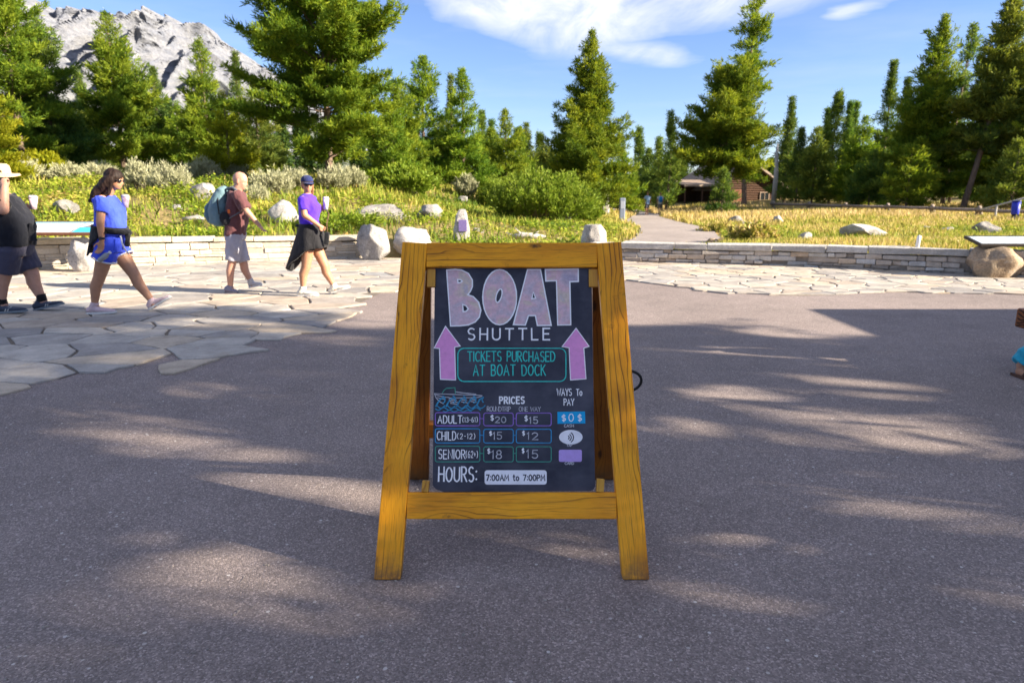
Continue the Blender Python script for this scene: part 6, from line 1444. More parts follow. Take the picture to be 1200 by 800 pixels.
# ---------------------------------------------------------------- man in the straw hat
def man_hat():
    cv = lambda x, y: (.25 * x, 180 + .25 * y)
    f = Figure('person', 'man in straw hat, black T-shirt and dark shorts holding a phone', cv, (60, 748), GP); P = f.p
    sh, ch, wa, pe, cr = P((10, 205, 0)), P((30, 270, 0)), P((48, 345, 0)), P((58, 425, 0)), P((60, 490, 0))
    shn, shf = P((-18, 205, -.20)), P((30, 205, .19)); eln, wrn, tpn = P((14, 262, -.27)), P((22, 160, -.22)), P((8, 92, -.14))
    elf, wrf, tpf = P((92, 290, .24)), P((122, 258, .22)), P((150, 240, .20))
    hn, hf = P((36, 470, -.11)), P((100, 470, .11)); kn, an = P((18, 575, -.10)), P((8, 690, -.09)); kf, af = P((152, 568, .11)), P((194, 676, .12))
    hc = P((2, 118, 0)); nb = P((-2, 185, 0))
    mb = MB(); secs = [(cr, .15, .18), (pe, .19, .21), (wa, .225, .215), (ch, .18, .205), (sh, .10, .185), (nb, .065, .08)]
    loft(mb, [(c, a - .022, b - .022) for c, a, b in secs]); mb.capsule(nb - V3((0, 0, .03)), hc - V3((0, 0, .05)), .070, .064)
    c, M = head(mb, hc, R(-12), R(4), 1.05)
    limb(mb, [shn, eln, wrn], [.070, .060, .040]); hand(mb, wrn, tpn, 0.7, V3((1, 0, 0)), 1.05); limb(mb, [shf, elf, wrf], [.068, .055, .036]); hand(mb, wrf, tpf, .9, V3((0, 0, 1)), 1.0)
    for h_, k_, a_ in ((hn, kn, an), (hf, kf, af)):
        mid = k_.lerp(a_, 0.32) + V3((-.02, 0, 0)); limb(mb, [h_, k_, mid, a_], [.125, .078, .076, .046]); mb.capsule(a_, a_ - V3((-.02, 0, .05)), .045, .045)
    link('body', remesh(mb, .011, 3), SKIN_FAIR, f.root)
    s = MB(); loft(s, [(P((60, 432, 0)), .215, .235), (wa, .245, .238), (P((42, 300, 0)), .225, .232), (ch, .202, .228), (sh, .120, .205), (nb - V3((0, 0, .01)), .078, .095)])
    for a_, b_, e_ in ((shn, eln, .75), (shf, elf, .72)): tube_cloth(s, [a_ + V3((0, 0, .02)), a_.lerp(b_, .4), a_.lerp(b_, e_)], [.095, .098, .098])
    link('t_shirt', remesh(s, .012, 3, .011, 9, (1, 1, .7), 12), cloth('black_tee', (0.010, 0.011, 0.017), var=.05), f.root)
    s = MB(); s.rings([[P((138, 325, -.05)), P((150, 330, -.05)), P((177, 408, -.05)), P((128, 410, -.05))], [P((138, 325, .03)), P((150, 330, .03)), P((174, 406, .03)), P((128, 408, .03))]]); s.build('shirt_tail', cloth('black_tail', (0.017, 0.018, 0.026)), f.root)
    s = MB(); loft(s, [(P((58, 415, 0)), .195, .215), (pe, .205, .225), (cr + V3((0, 0, .03)), .185, .22)])
    for h_, k_, e_ in ((hn, kn, .80), (hf, kf, .80)): tube_cloth(s, [h_ + V3((0, 0, .06)), h_.lerp(k_, .4), h_.lerp(k_, e_)], [.145, .140, .134])
    link('shorts', remesh(s, .012, 3, .008, 10, (1, 1, .6), 13), cloth('dark_slate_shorts', (0.058, 0.056, 0.088)), f.root)
    # straw hat
    hm, t = new_mat('woven_straw'); cc = coords(t); w = t.noise(t.scalev(cc, (90, 90, 160)), 1.0, 3); t.out(pbsdf(t, t.ramp(w, [(.3, (0.62, 0.38, 0.16)), (.7, (0.86, 0.64, 0.36))]), .8, t.bump(w, .6, .004), spec=.15))
    s = MB(); hb = c + V3((0, 0, .062)); n = 28
    rs = []
    for rr_, zz in ((.20, -.022), (.185, -.004), (.15, .004), (.112, .006), (.106, .04), (.098, .085), (.075, .108), (.03, .100), (.001, .098)):
        rs.append([hb + M @ V3((rr_ * 1.08 * math.cos(2 * math.pi * k / n), rr_ * .94 * math.sin(2 * math.pi * k / n), zz + (.014 * math.sin(4 * math.pi * k / n) if rr_ > .15 else 0))) for k in range(n)])
    s.rings(rs, caps=False); hat = s.build('straw_hat', hm, f.root, True); md = hat.modifiers.new('thick', 'SOLIDIFY'); md.thickness = .005
    s = MB(); s.tube([hb + V3((0, 0, .004)), hb + V3((0, 0, .030))], [.116, .112], 28, caps=False); s.build('hat_band', cloth('dark_hat_band', (0.04, 0.03, 0.025)), hat, True)
    bk = cloth('navy_trainer', (0.045, 0.055, 0.085))
    sol = simple('grey_blue_sole', (0.17, 0.20, 0.23), .7, .15)
    for an_, he, to in (((8, 690, -.09), (-34, 752, -.09), (124, 742, -.12)), ((194, 676, .12), (166, 738, .12), (298, 708, .12))):
        so_ = shoe(f, an_, he, to, bk, sol, w=.052, h=.095)
        q0, q1 = f.p(he), f.p(to); s = MB()
        for k in (.50, .58):
            b = q0.lerp(q1, k); s.tube([b + V3((-.015, -.052, .028)), b + V3((.0, -.046, .055)), b + V3((.02, -.022, .078))], .0055, 6)
        s.build('side_stripe', M_RUBBER, so_, True)
    s = MB()
    for a_ in (an, af): s.tube([a_ + V3((0, 0, .055)), a_ - V3((-.006, 0, .03))], [.051, .050], 14)
    # a sock on each foot
    for a_ in (an, af):
        s = MB(); s.tube([a_ + V3((-.004, 0, .045)), a_ - V3((-.008, 0, .04))], [.053, .052], 16); s.build('sock', cloth('black_sock', (0.012, 0.012, 0.014)), f.root, True)
    cup(f.o + P((156, 232, .19)), .14, .034, .046, (0, .12), 'pink-printed drink cup in the hand of the man in the straw hat', M_CUP, M_LID)
    b0 = P((0, 140, -.15)); ph = empty('mobile_phone', f.o + b0, 'dark mobile phone held to the ear of the man in the straw hat', 'phone'); ph.rotation_euler = (R(-8), R(15), R(-12))
    s = MB(); s.box((0, 0, 0), (.072, .010, .15)); s.build('phone_case', simple('black_phone_case', (.015, .015, .018), .3), ph, bevel=.003)
    s = MB(); s.box((0, .0056, 0), (.064, .0012, .138)); s.build('phone_screen', simple('dark_glass', (.01, .01, .014), .08), ph)
man_hat()

# ---------------------------------------------------------------- two hikers far up the path
def hiker(cx, feet, top, Y, label, shirt, low, pack, turn):
    b = PT(cx, feet, Y); b.z = max(gz(b.x, Y), -0.6) + 0.05; root = empty('person', b, label, 'person', 'hikers far up the path'); k = (PT(cx, top, Y).z - b.z) / 1.75; k = min(max(k, .85), 1.25)
    Z = lambda x, y, z: V3((x * k, y * k, z * k))
    mb = MB(); loft(mb, [(Z(0, 0, .82), .14 * k, .10 * k), (Z(0, 0, 1.05), .14 * k, .09 * k), (Z(0, 0, 1.42), .19 * k, .09 * k), (Z(0, 0, 1.5), .06 * k, .05 * k)])
    mb.capsule(Z(0, 0, 1.48), Z(0, 0, 1.6), .05 * k, .05 * k); head(mb, Z(0, 0, 1.64), R(90), 0, k)
    for sg in (1, -1):
        limb(mb, [Z(.19 * sg, 0, 1.42), Z(.25 * sg, .04, 1.14), Z(.24 * sg, .16 * sg, .92)], [.045 * k, .04 * k, .03 * k]); hand(mb, Z(.24 * sg, .16 * sg, .92), Z(.235 * sg, .2 * sg, .76), .3, V3((0, 1, 0)), k)
        limb(mb, [Z(.09 * sg, 0, .85), Z(.10 * sg, .13 * sg, .47), Z(.10 * sg, .06 * sg, .08)], [.08 * k, .055 * k, .04 * k]); limb(mb, [Z(.10 * sg, .04 * sg, .04), Z(.10 * sg, .04 * sg + .17, .04)], [.042 * k, .038 * k])
    link('body', remesh(mb, .016, 2), SKIN_MID, root)
    s = MB(); loft(s, [(Z(0, 0, .84), .165 * k, .125 * k), (Z(0, 0, 1.1), .165 * k, .115 * k), (Z(0, 0, 1.43), .205 * k, .11 * k), (Z(0, 0, 1.5), .08 * k, .065 * k)])
    for sg in (1, -1): s.tube([Z(.19 * sg, 0, 1.43), Z(.225 * sg, .02, 1.26)], [.07 * k, .07 * k], 12)
    link('shirt', remesh(s, .016, 2, .008, 9), shirt, root)
    s = MB(); loft(s, [(Z(0, 0, .92), .155 * k, .115 * k), (Z(0, 0, .78), .165 * k, .12 * k)])
    for sg in (1, -1): s.tube([Z(.09 * sg, 0, .84), Z(.10 * sg, .10 * sg, .52)], [.10 * k, .088 * k], 12)
    link('shorts', remesh(s, .016, 2), low, root)
    s = MB(); s.ellipsoid(Z(0, -.02, 1.69), (.088 * k, .105 * k, .085 * k)); link('hair', remesh(s, .014, 1), m_hair('light_brown_hair', (0.12, .07, .03), (.3, .18, .09)), root)
    if pack:
        p = empty('backpack', b + Z(0, -.2, 1.2), 'bright blue daypack on the back of the right far hiker', 'backpack'); p.rotation_euler = (0, 0, turn)
        s = MB(); loft(s, [(Z(0, 0, -.24), .10 * k, .07 * k), (Z(0, -.02, -.1), .15 * k, .11 * k), (Z(0, -.01, .1), .14 * k, .10 * k), (Z(0, .02, .25), .08 * k, .05 * k)]); link('pack_shell', remesh(s, .016, 3), pack, p)
        s = MB(); s.ellipsoid(Z(0, -.10, -.08), (.10 * k, .05 * k, .09 * k)); s.build('front_pocket', cloth('deep_blue_pack', (.03, .12, .3)), p, True)
    root.rotation_euler = (0, 0, turn)
hiker(758, 252, 227, 47, 'left far hiker on the path in light blue shirt', cloth('light_blue_shirt', (0.25, 0.38, 0.55)), cloth('dark_hiking_shorts', (0.07, 0.07, 0.09)), None, R(8))
hiker(773, 251, 226, 50, 'right far hiker on the path with pale top and pack', cloth('pale_shirt', (0.55, 0.56, 0.52)), cloth('khaki_shorts', (0.15, 0.13, 0.10)), cloth('bright_blue_pack', (0.04, 0.22, 0.5)), R(-6))
# ================================================================== PANELS, MARKERS, FENCE, CABIN AND OTHER SMALL THINGS
def panel(name, px0, px1, py_front, py_back, Y, label, tex, frame_mat, depth=0.62):
    a, b = PT(px0, py_front, Y), PT(px1, py_front, Y); back = PT((px0 + px1) / 2, py_back, Y + depth); tilt = math.atan2(back.z - a.z, depth); w = b.x - a.x
    root = empty(name, ((a.x + b.x) / 2, Y, a.z), label, 'panel'); root.rotation_euler = (tilt, 0, 0); L = depth / math.cos(tilt)
    s = MB(); t_ = 0.05
    s.box((0, 0.02, -0.025), (w, 0.04, t_)); s.box((0, L - 0.02, -0.025), (w, 0.04, t_)); s.box((-w / 2 + 0.02, L / 2, -0.025), (0.04, L - 0.08, t_)); s.box((w / 2 - 0.02, L / 2, -0.025), (0.04, L - 0.08, t_)); s.build('panel_frame', frame_mat, root, bevel=0.004)
    s = MB(); s.box((0, L / 2, -0.016), (w - 0.08, L - 0.08, 0.02)); face = s.build('panel_face', tex, root)
    for sx in (-0.32, 0.32):
        s = MB(); s.box((sx * w, L * 0.55, -0.05 - 0.3 / 2), (0.07, 0.07, 0.30), Matrix.Rotation(-tilt, 3, 'X')); s.build('support_post', frame_mat, root)
    return root, face, w, L
def m_face(name, c0, c1, stripes):
    m, t = new_mat(name); c = coords(t); n = t.noise(c, 8, 5, 0.6); col = t.ramp(n, [(0.35, c0), (0.65, c1)]); t.out(pbsdf(t, col, 0.25, spec=0.5)); return m
M_RUST = simple('rust_brown_frame', (0.19, 0.075, 0.04), 0.7, 0.2, 20, 0.2, 0.2); M_RAIL = m_bark('brown_grey_log', (0.16, 0.125, 0.10), (0.34, 0.28, 0.24)); M_DKF = simple('dark_bronze_frame', (0.05, 0.04, 0.035), 0.5, 0.2, 20, 0.1, 0.4)
rt, fc, w, L = panel('trail_map_panel', -10, 117, 273, 259, 12.0, 'tilted trail map panel with white and cyan face by the left wall', m_face('map_white', (0.62, 0.66, 0.68), (0.72, 0.74, 0.74), 0), M_RUST)
def patch(parent, nm, x0, x1, y0, y1, z, mat):
    s = MB(); s.add([(x0, y0, z), (x1, y0, z), (x1, y1, z), (x0, y1, z)], [(0, 1, 2, 3)]); return s.build(nm, mat, parent)
K_LAKE = simple('map_lake_cyan', (0.05, 0.42, 0.60), 0.3, 0.1); K_RELIEF = simple('map_relief_brown', (0.22, 0.15, 0.12), 0.4, 0.35, 12)
patch(fc, 'map_border', -w / 2 + 0.05, w / 2 - 0.05, L - 0.09, L - 0.045, -0.0045, K_LAKE); patch(fc, 'map_divider', w * 0.20, w * 0.215, 0.05, L - 0.09, -0.0045, K_RELIEF)
patch(fc, 'map_lake', w * 0.222, w * 0.45, 0.05, L * 0.5, -0.0045, K_LAKE)
s = MB(); s.add([(w * 0.24, L * 0.52, -0.004), (w * 0.30, L * 0.50, -0.004), (w * 0.43, L * 0.52, -0.004), (w * 0.41, L * 0.66, -0.004), (w * 0.34, L * 0.60, -0.004), (w * 0.31, L * 0.74, -0.004), (w * 0.27, L * 0.6, -0.004)], [(0, 1, 2, 3, 4, 5, 6)]); s.build('map_relief', K_RELIEF, fc)
panel('information_panel', 1150, 1262, 286, 276, 11.3, 'tilted information panel with glossy pale face above the brown-faced boulder', m_face('glossy_pale_face', (0.40, 0.50, 0.56), (0.60, 0.64, 0.66), 0), M_DKF, 0.46)

# standing stones with plaques and a grey post along the path
def pillar(px, py, top, wpx, label, seed, plaque=True, side=0.0):
    b = hit(px, py); h = PT(px, top, b.y).z - b.z; w = wpx * b.y / FPX; root = empty('stone_marker', b, label, 'marker'); g = random.Random(seed)
    s = MB(); rs = []
    for k, f_, o in ((-.1, 1.1, 0), (.0, 1.1, 0), (.3, 1.04, .0), (.62, .92, .02), (.85, .72, .05), (.96, .50, .07), (1.0, .25, .08)):
        rs.append([Vector((w * .5 * f_ * cx_ + o * w + g.uniform(-.03, .03) * w, w * .38 * f_ * cy_ + g.uniform(-.02, .02) * w, k * h)) for cx_, cy_ in ((-1, -.8), (-.6, -1), (.6, -1), (1, -.8), (1, .8), (.6, 1), (-.6, 1), (-1, .8))])
    s.rings(rs); me = s.mesh('stone'); bm = bmesh.new(); bm.from_mesh(me); bmesh.ops.subdivide_edges(bm, edges=bm.edges[:], cuts=2, use_grid_fill=True)
    for v in bm.verts: v.co += Vector((noise.noise(v.co * 6), noise.noise(v.co * 6 + Vector((5, 0, 0))), 0)) * 0.035 * w
    bm.to_mesh(me); bm.free(); link('stone', me, M_WROCK, root)
    if plaque:
        s = MB(); s.box((w * .12 if not side else -w * .25, -w * .44, h * .50 if not side else h * .62), (w * .56, .02, h * .36), Matrix.Rotation(side, 3, 'Z')); s.build('plaque', simple('purple_plaque', (0.20, 0.15, 0.36), 0.35, 0.12, 25), root, bevel=.004)
    root.rotation_euler = (0, 0, 0); return root
pillar(541, 283, 245, 17, 'white standing stone with a purple plaque above the board edge', 1)
pillar(709, 250, 228, 9, 'thin white standing stone with small purple plaque far along the path', 2, True, -0.5)
b = PT(729, 251, 33.0); b.z = gz(b.x, 33.0); h = PT(729, 232, 33.0).z - b.z; root = empty('trail_post', b, 'slim blue-grey post beside the far end of the path', 'post'); s = MB(); s.box((0, 0, h / 2 - .1), (.26, .16, h + .2)); s.build('post', simple('blue_grey_paint', (0.20, 0.23, 0.30), .5, .1), root, bevel=.03)
s = MB(); s.box((0, -.085, h * .72), (.18, .012, h * .3)); s.build('sign_plate', simple('pale_plate', (0.36, 0.38, 0.44), .4, .1), root, bevel=.003)
# driftwood
b = hit(620, 280); root = empty('driftwood', b, 'bleached driftwood log lying in dry grass left of the blocky white boulder', 'log')
s = MB(); s.tube([(-.48, 0, .06), (-.2, .03, .09), (.1, -.02, .08), (.42, .04, .06)], [.05, .085, .075, .03], 10); s.build('log', M_SNAG, root, True)
for p0, p1 in (((-.2, 0, .12), (-.36, -.06, .28)), ((.1, 0, .1), (.24, -.1, .2)), ((-.42, 0, .08), (-.6, .05, .17))): s = MB(); s.tube([p0, p1], [.03, .01], 7); s.build('branch', M_SNAG, root, True)
# white peg on the right wall
pb = PT(1077, 291, 12.35); root = empty('marker_peg', (pb.x, 12.42, 0.42), 'short white marker peg sticking up at the right wall top', 'peg'); s = MB(); s.tube([(0, 0, -.1), (.012, 0, .12), (.02, 0, .20), (.022, 0, .215)], [.036, .036, .034, .012], 12); s.build('peg', simple('white_peg_paint', (.72, .70, .68), .5, .06), root, True)

# log rail fence along the far side of the meadow
fp = [PT(a, b, Y) for a, b, Y in ((906, 240, 50), (948, 241, 47.5), (991, 242.5, 45), (1040, 245, 42), (1092, 248.5, 38.5), (1147, 250.5, 35), (1205, 254, 31.5), (1275, 258, 28.5))]
fence = empty('rail_fence', (fp[0].x, fp[0].y, gz(fp[0].x, fp[0].y)), 'weathered grey log rail fence between the golden meadow and the forest', 'fence'); fo = fence.location
for i, p in enumerate(fp):
    z0 = gz(p.x, p.y); ptop = max(p.z + .10, z0 + .45)
    s = MB()
    for sg in (-1, 1): s.tube([Vector((p.x + .05 * sg, p.y + .38 * sg, z0 - .1)) - fo, Vector((p.x - .06 * sg, p.y - .08 * sg, ptop + .14)) - fo], .075, 8)
    s.build('post', M_RAIL, fence, True)
    if i < len(fp) - 1:
        q = fp[i + 1]
        for dz, rr_ in ((0.07, .095), (-.24, .07)):
            s = MB(); A, Bq = Vector((p.x - .2, p.y, max(p.z, z0 + .35) + dz)) - fo, Vector((q.x + .25, q.y, max(q.z, gz(q.x, q.y) + .35) + dz)) - fo
            s.tube([A, A.lerp(Bq, .5) + Vector((0, 0, -.03)), Bq], [rr_, rr_ * .9, rr_ * .8], 8); s.build('rail', M_RAIL, fence, True)
# sloping handrail and blue bin at the right edge
root = empty('handrail', PT(1150, 245, 33), 'pale sloping handrail rising behind the fence at the right edge', 'handrail'); o = root.location.copy(); A, Bq = PT(1149, 246, 33), PT(1215, 228.5, 31.5); s = MB(); s.tube([A - o, Bq - o], .045, 8); s.build('rail', M_SNAG, root, True)
for k in (.3, .72, 1.0): p = A.lerp(Bq, k); s = MB(); s.tube([Vector((p.x, p.y, gz(p.x, p.y) - .1)) - o, p - o], .045, 8); s.build('post', M_SNAG, root, True)
p = PT(1189, 252, 30.5); p.z = gz(p.x, p.y); top = PT(1189, 235, 30.5).z - p.z; root = empty('blue_bin', p, 'bright blue bin on a dark post by the rail fence at the right edge', 'bin')
s = MB(); hh = 0.60; s.tube([(0, 0, top - hh), (0, 0, top - hh + .03), (0, 0, top - .05), (0, 0, top - .05)], [.14, .15, .17, .175], 18); s.build('bin_body', simple('blue_plastic', (0.015, 0.03, 0.42), .4, .1), root, True)
s = MB(); s.tube([(0, 0, top - .048), (0, 0, top - .02), (0, 0, top)], [.185, .175, .08], 18); s.build('lid', simple('dark_blue_plastic', (0.012, 0.02, 0.12), .4, .1), root, True)
s = MB(); s.box((0, .05, (top - hh) / 2), (.12, .12, top - hh)); s.build('post', simple('dark_post', (0.03, 0.025, 0.025), .8, .2), root)
# grey snag by the cabin
b = ground(906, 62); tp = PT(904, 168, 62); h = tp.z - b.z; root = empty('dead_snag', b, 'bare grey dead trunk standing right of the cabin roof', 'dead tree'); s = MB(); s.tube([(0, 0, -.2), (.05, 0, h * .5), (-.05, 0, h * .85), (-.02, 0, h)], [.22, .19, .13, .04], 10); s.build('trunk', M_SNAG, root, True)
g = random.Random(3)
for k in range(9): a = g.uniform(0, 6.28); z = h * g.uniform(.45, .95); l = g.uniform(.3, .9); s = MB(); s.tube([(0, 0, z), (l * math.cos(a), l * math.sin(a), z + l * .35)], [.03, .008], 5); s.build('branch', M_SNAG, root, True)

# the log cabin behind the meadow
def m_logs(name, a, b):
    m, t = new_mat(name); c = coords(t); n = t.noise(t.scalev(c, (1, 1, 6)), 3, 5, .65); t.out(pbsdf(t, t.ramp(n, [(.3, a), (.7, b)]), .85, t.bump(n, .6, .03), spec=.15)); return m
M_LOGS = m_logs('dark_stained_logs', (0.045, 0.026, 0.018), (0.12, 0.065, 0.042)); M_SHINGLE = m_logs('weathered_shingles', (0.17, 0.125, 0.095), (0.34, 0.26, 0.20)); M_REDW = m_logs('red_brown_boards', (0.16, 0.065, 0.040), (0.27, 0.12, 0.075)); M_TRIM = m_logs('pale_roof_edge', (0.27, 0.20, 0.15), (0.42, 0.33, 0.26))
M_PANE = simple('dark_window_glass', (0.02, 0.025, 0.03), .08, .1, 10, 0, 0, .6)
def log_cabin(name, base, W, D, H, rise, label, rz=0.0, over=0.5, porch=None, door_side=-1, wall=M_LOGS, front=None):
    """gable faces -Y in its own frame"""
    root = empty(name, base, label, 'cabin', None, rz); n = max(6, int(H / .22)); lr = H / n / 2
    for x in (-W / 2, W / 2):
        s = MB()
        for k in range(n): z = lr + k * 2 * lr; s.tube([(x, -D / 2 - .15, z), (x, D / 2 + .15, z)], lr * 1.02, 8)
        s.build('side_wall', wall, root)
    for yy in (-D / 2, D / 2):
        s = MB(); z = lr
        while z < H + rise - .1:
            hw = W / 2 + .12 if z < H else (W / 2) * (H + rise - z) / rise
            if hw > .15: s.tube([(-hw, yy, z + lr * .5), (hw, yy, z + lr * .5)], lr * 1.02, 8)
            z += 2 * lr
        s.build('gable_wall', front or wall, root)
    s = MB(); th = .09; sl = math.atan2(rise, W / 2); Lr = (W / 2 + over) / math.cos(sl)
    for sg in (-1, 1):
        M = Matrix.Rotation(sg * sl, 3, 'Y'); c = Vector((sg * math.cos(sl) * Lr / 2, 0, H + rise - math.sin(sl) * Lr / 2 + .14)); s.box(c, (Lr, D + 2 * over, th), M)
    rf = s.build('roof', M_SHINGLE, root)
    for sg in (-1, 1):
        s = MB(); M = Matrix.Rotation(sg * sl, 3, 'Y'); s.box(Vector((sg * math.cos(sl) * Lr / 2, -D / 2 - over - .03, H + rise - math.sin(sl) * Lr / 2 + .11)), (Lr, .05, .2), M); s.build('barge_board', M_TRIM, rf)
    dx = -W * .18; s = MB(); s.box((dx, -D / 2 - .16, 1.0), (.95, .06, 2.0)); d = s.build('door', M_REDW, root, bevel=.008); s = MB(); s.ellipsoid((dx + .36, -D / 2 - .21, 1.0), (.035, .035, .035)); s.build('handle', M_STEEL, d, True)
    for wx in (W * .24,):
        s = MB()
        for (a, b_, c_, d_) in ((0, .5, 1.0, .07), (0, -.5, 1.0, .07), (-.5, 0, .07, 1.07), (.5, 0, .07, 1.07), (0, 0, .04, 1.0)): s.box((wx + a, -D / 2 - .16, H * .55 + b_), (c_, .08, d_))
        wn = s.build('window', M_TRIM, root); s = MB(); s.box((wx, -D / 2 - .14, H * .55), (1.0, .02, 1.0)); s.build('pane', M_PANE, wn)
    return root
cb_ = PT(862, 246, 72); cabin = log_cabin('log_cabin', (cb_.x, 76, -0.55), 7.4, 9.0, 2.25, 2.3, 'dark log cabin with shingle roof half hidden by the wide dense pine', R(14), .75)
# its porch roof to the left
s = MB(); s.box((-5.3, -2.6, 2.72), (4.2, 4.4, .10), Matrix.Rotation(R(7), 3, 'X')); s.build('porch_roof', M_SHINGLE, cabin)
s = MB(); s.box((-5.3, -4.82, 2.42), (4.3, .07, .20)); s.build('porch_fascia', M_TRIM, cabin)
for px_ in (-7.2, -5.3): s = MB(); s.tube([(px_, -4.6, 0), (px_, -4.6, 2.45)], .09, 8); s.build('porch_post', M_LOGS, cabin)
s = MB(); s.box((-5.3, -.6, 1.3), (4.0, .2, 2.6)); s.build('porch_wall', M_LOGS, cabin)

# the ticket cabin off to the right: its eave throws the straight edge of shade on the plaza
k0 = G(945, 362); zc = 2.6; corner = Vector((k0.x + _k[0] * zc, k0.y + _k[1] * zc, zc))
def ticket_cabin():
    W, D = 7.0, 6.2; root = empty('ticket_cabin', (corner.x + W / 2, corner.y - D / 2, 0), 'plain log ticket cabin with a flat plank roof beside the plaza', 'cabin'); n = 11
    s = MB()
    for k in range(n):
        z = .11 + k * .222
        for y in (-D / 2 + .5, D / 2 - .5): s.tube([(-W / 2 + .4, y, z), (W / 2 - .4, y, z)], .113, 8)
        for x in (-W / 2 + .6, W / 2 - .6): s.tube([(x, -D / 2 + .3, z), (x, D / 2 - .3, z)], .113, 8)
    s.build('log_wall', M_LOGS, root)
    s = MB(); s.box((0, 0, zc - .06), (W, D, .12)); rf = s.build('roof', M_SHINGLE, root, bevel=.01)
    s = MB(); s.box((-W / 2 + .45, -.6, 1.05), (.08, .95, 2.1)); d = s.build('door', M_REDW, root, bevel=.006); s = MB(); s.ellipsoid((-W / 2 + .38, -.25, 1.05), (.035, .035, .035)); s.build('handle', M_STEEL, d, True)
    s = MB()
    for (a, b_, c_, d_) in ((0, .45, 1.3, .08), (0, -.45, 1.3, .08), (-.61, 0, .08, .82), (.61, 0, .08, .82)): s.box((-W / 2 + .45, 1.4 + a, 1.4 + b_), (.1, c_, d_))
    wn = s.build('window', M_TRIM, root); s = MB(); s.box((-W / 2 + .47, 1.4, 1.4), (.02, 1.14, .82)); s.build('pane', M_PANE, wn)
ticket_cabin()

# log bench at the right edge and the person sitting on it
M_BENCH = m_wood('oiled_bench_log', (0.27, 0.085, 0.028), (0.20, 0.058, 0.018), (0.05, 0.014, 0.006), .5)
bp = PT(1184, 392, 5.35); tz = PT(1184, 369, 5.35).z
bench = empty('log_bench', (bp.x + 0.27, 5.35, 0), 'half-log wooden bench with carved end at the right edge of the photo', 'bench')
s = MB(); hb = tz - bp.z
s.rings([[(x, y_, z_) for y_, z_ in ((-.02, bp.z), (-.02, tz), (.34, tz), (.34, bp.z))] for x in (0, 1.9)]); seat = s.build('seat', M_BENCH, bench, bevel=.012)
s = MB(); H_ = tz - bp.z
for k in range(5):                                                   # dark wavy grain cut into the face and the end
    z_ = bp.z + H_ * (.14 + .18 * k)
    s.tube([(.03 + .012 * q, -.022, z_ + .022 * math.sin(q * .9 + k * .5) * (1 if k % 2 else .6)) for q in range(26)], .0055, 5)
    s.tube([(-.002, .02 + .022 * q, z_ + .012 * math.sin(q * .8 + k)) for q in range(14)], .0055, 5)
s.build('grain_carving', simple('dark_grain', (0.03, 0.010, 0.005), .8, .2), seat, True)
for x in (.35, 1.5): s = MB(); s.tube([(x, .17, 0), (x, .17, bp.z)], [.15, .13], 12); s.build('leg', M_BENCH, bench, True)
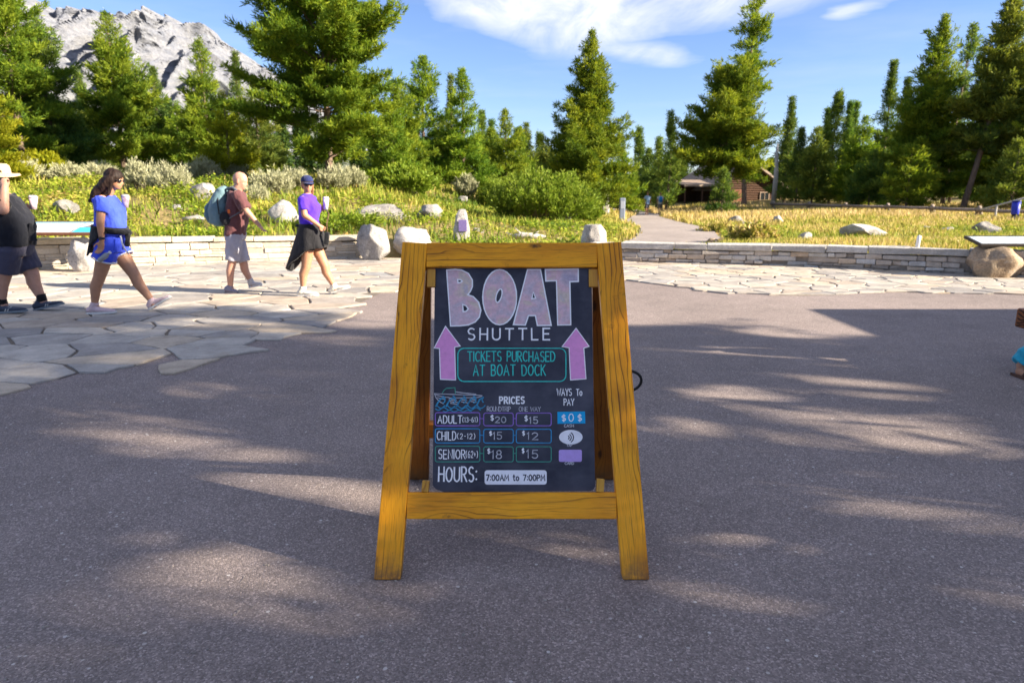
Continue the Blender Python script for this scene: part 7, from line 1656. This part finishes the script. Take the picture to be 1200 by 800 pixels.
def sitter():
    fb = G(1196, 446); root = empty('person', (fb.x, fb.y, 0), 'person in turquoise trousers and brown sandals seated on the log bench', 'person'); o = root.location
    P = lambda x, y, z: V3((x, y, z))
    seat_y = 5.35 - fb.y; hipz = tz + .10
    an = P(.04, .0, .09); mb = MB(); hips = [P(.48, seat_y + .12, hipz), P(.70, seat_y + .12, hipz)]; kns = [P(.42, seat_y - .28, hipz + .02), P(.74, seat_y - .30, hipz + .02)]; ans = [P(.08, .12, .09), P(.66, .10, .09)]
    mid = P(.59, seat_y + .14, hipz); sh = P(.59, seat_y + .08, hipz + .52)
    loft(mb, [(mid - V3((0, 0, .08)), .16, .12), (mid + V3((0, 0, .08)), .16, .11), (mid + V3((0, -.03, .3)), .15, .10), (sh, .18, .09), (sh + V3((0, 0, .07)), .06, .055)]); mb.capsule(sh + V3((0, 0, .05)), sh + V3((0, -.02, .17)), .05, .05); hc = sh + V3((0, -.03, .24)); c, M = head(mb, hc, R(-90), R(8))
    for sg, h_, k_, a_ in ((-1, hips[0], kns[0], ans[0]), (1, hips[1], kns[1], ans[1])):
        limb(mb, [h_, k_, a_], [.085, .058, .036]); mb.capsule(a_ + V3((0, 0, -.05)), a_ + V3((0, -.15, -.06)), .036, .03)
        for q in range(5): mb.capsule(a_ + V3((-.03 + .015 * q, -.15, -.065)), a_ + V3((-.033 + .016 * q, -.19 + .006 * abs(q - 1), -.07)), .010, .009, 8)
        s1 = sh + V3((.19 * sg, 0, -.03)); e1 = s1 + V3((.05 * sg, -.06, -.28)); w1 = k_ + V3((.01, .10, .08)); limb(mb, [s1, e1, w1], [.045, .038, .027]); hand(mb, w1, w1 + V3((0, -.16, -.02)), .4, V3((1, 0, 0)))
    link('body', remesh(mb, .011, 3), SKIN_MID, root)
    s = MB(); loft(s, [(mid - V3((0, 0, .10)), .185, .145), (mid + V3((0, 0, .10)), .175, .13)])
    for h_, k_, a_ in zip(hips, kns, ans): s.capsule(h_, k_, .115, .088); s.tube([k_, k_.lerp(a_, .5), k_.lerp(a_, .8), k_.lerp(a_, .86), k_.lerp(a_, .93), k_.lerp(a_, 1.0)], [.088, .080, .085, .105, .085, .088], 14)
    link('trousers', remesh(s, .011, 3, .012, 12, (1, 1, 1), 14), cloth('turquoise_cotton', (0.02, 0.30, 0.42)), root)
    s = MB(); loft(s, [(mid + V3((0, 0, .02)), .19, .145), (mid + V3((0, -.03, .3)), .175, .13), (sh, .20, .11), (sh + V3((0, 0, .07)), .08, .07)])
    for sg in (-1, 1): s1 = sh + V3((.19 * sg, 0, -.03)); s.tube([s1 + V3((0, 0, .02)), s1.lerp(s1 + V3((.05 * sg, -.06, -.28)), .6)], [.07, .068], 12)
    link('shirt', remesh(s, .012, 3, .008, 11), cloth('cream_shirt', (0.5, 0.47, 0.4)), root)
    s = MB(); s.ellipsoid(hc + V3((0, .02, .03)), (.09, .105, .095)); link('hair', remesh(s, .011, 2, .005, 26), m_hair('brown_hair', (.05, .03, .02), (.14, .08, .05)), root)
    lm = simple('brown_leather', (0.085, 0.038, 0.025), .6, .2, 40, .3)
    for a_ in ans:
        s = MB(); s.rings([[a_ + V3((x, y_, z_)) for x, y_ in ((-.042, .05), (.042, .05), (.048, -.08), (.045, -.16), (.025, -.205), (-.025, -.205), (-.045, -.16), (-.048, -.08))] for z_ in (-.088, -.068)]); s.tube([a_ + V3((-.045, -.08, -.075)), a_ + V3((-.02, -.09, -.02)), a_ + V3((.02, -.09, -.02)), a_ + V3((.045, -.08, -.075))], .010, 6); s.tube([a_ + V3((-.042, -.14, -.075)), a_ + V3((0, -.145, -.032)), a_ + V3((.042, -.14, -.075))], .009, 6); s.build('sandal', lm, root, bevel=0)
sitter()
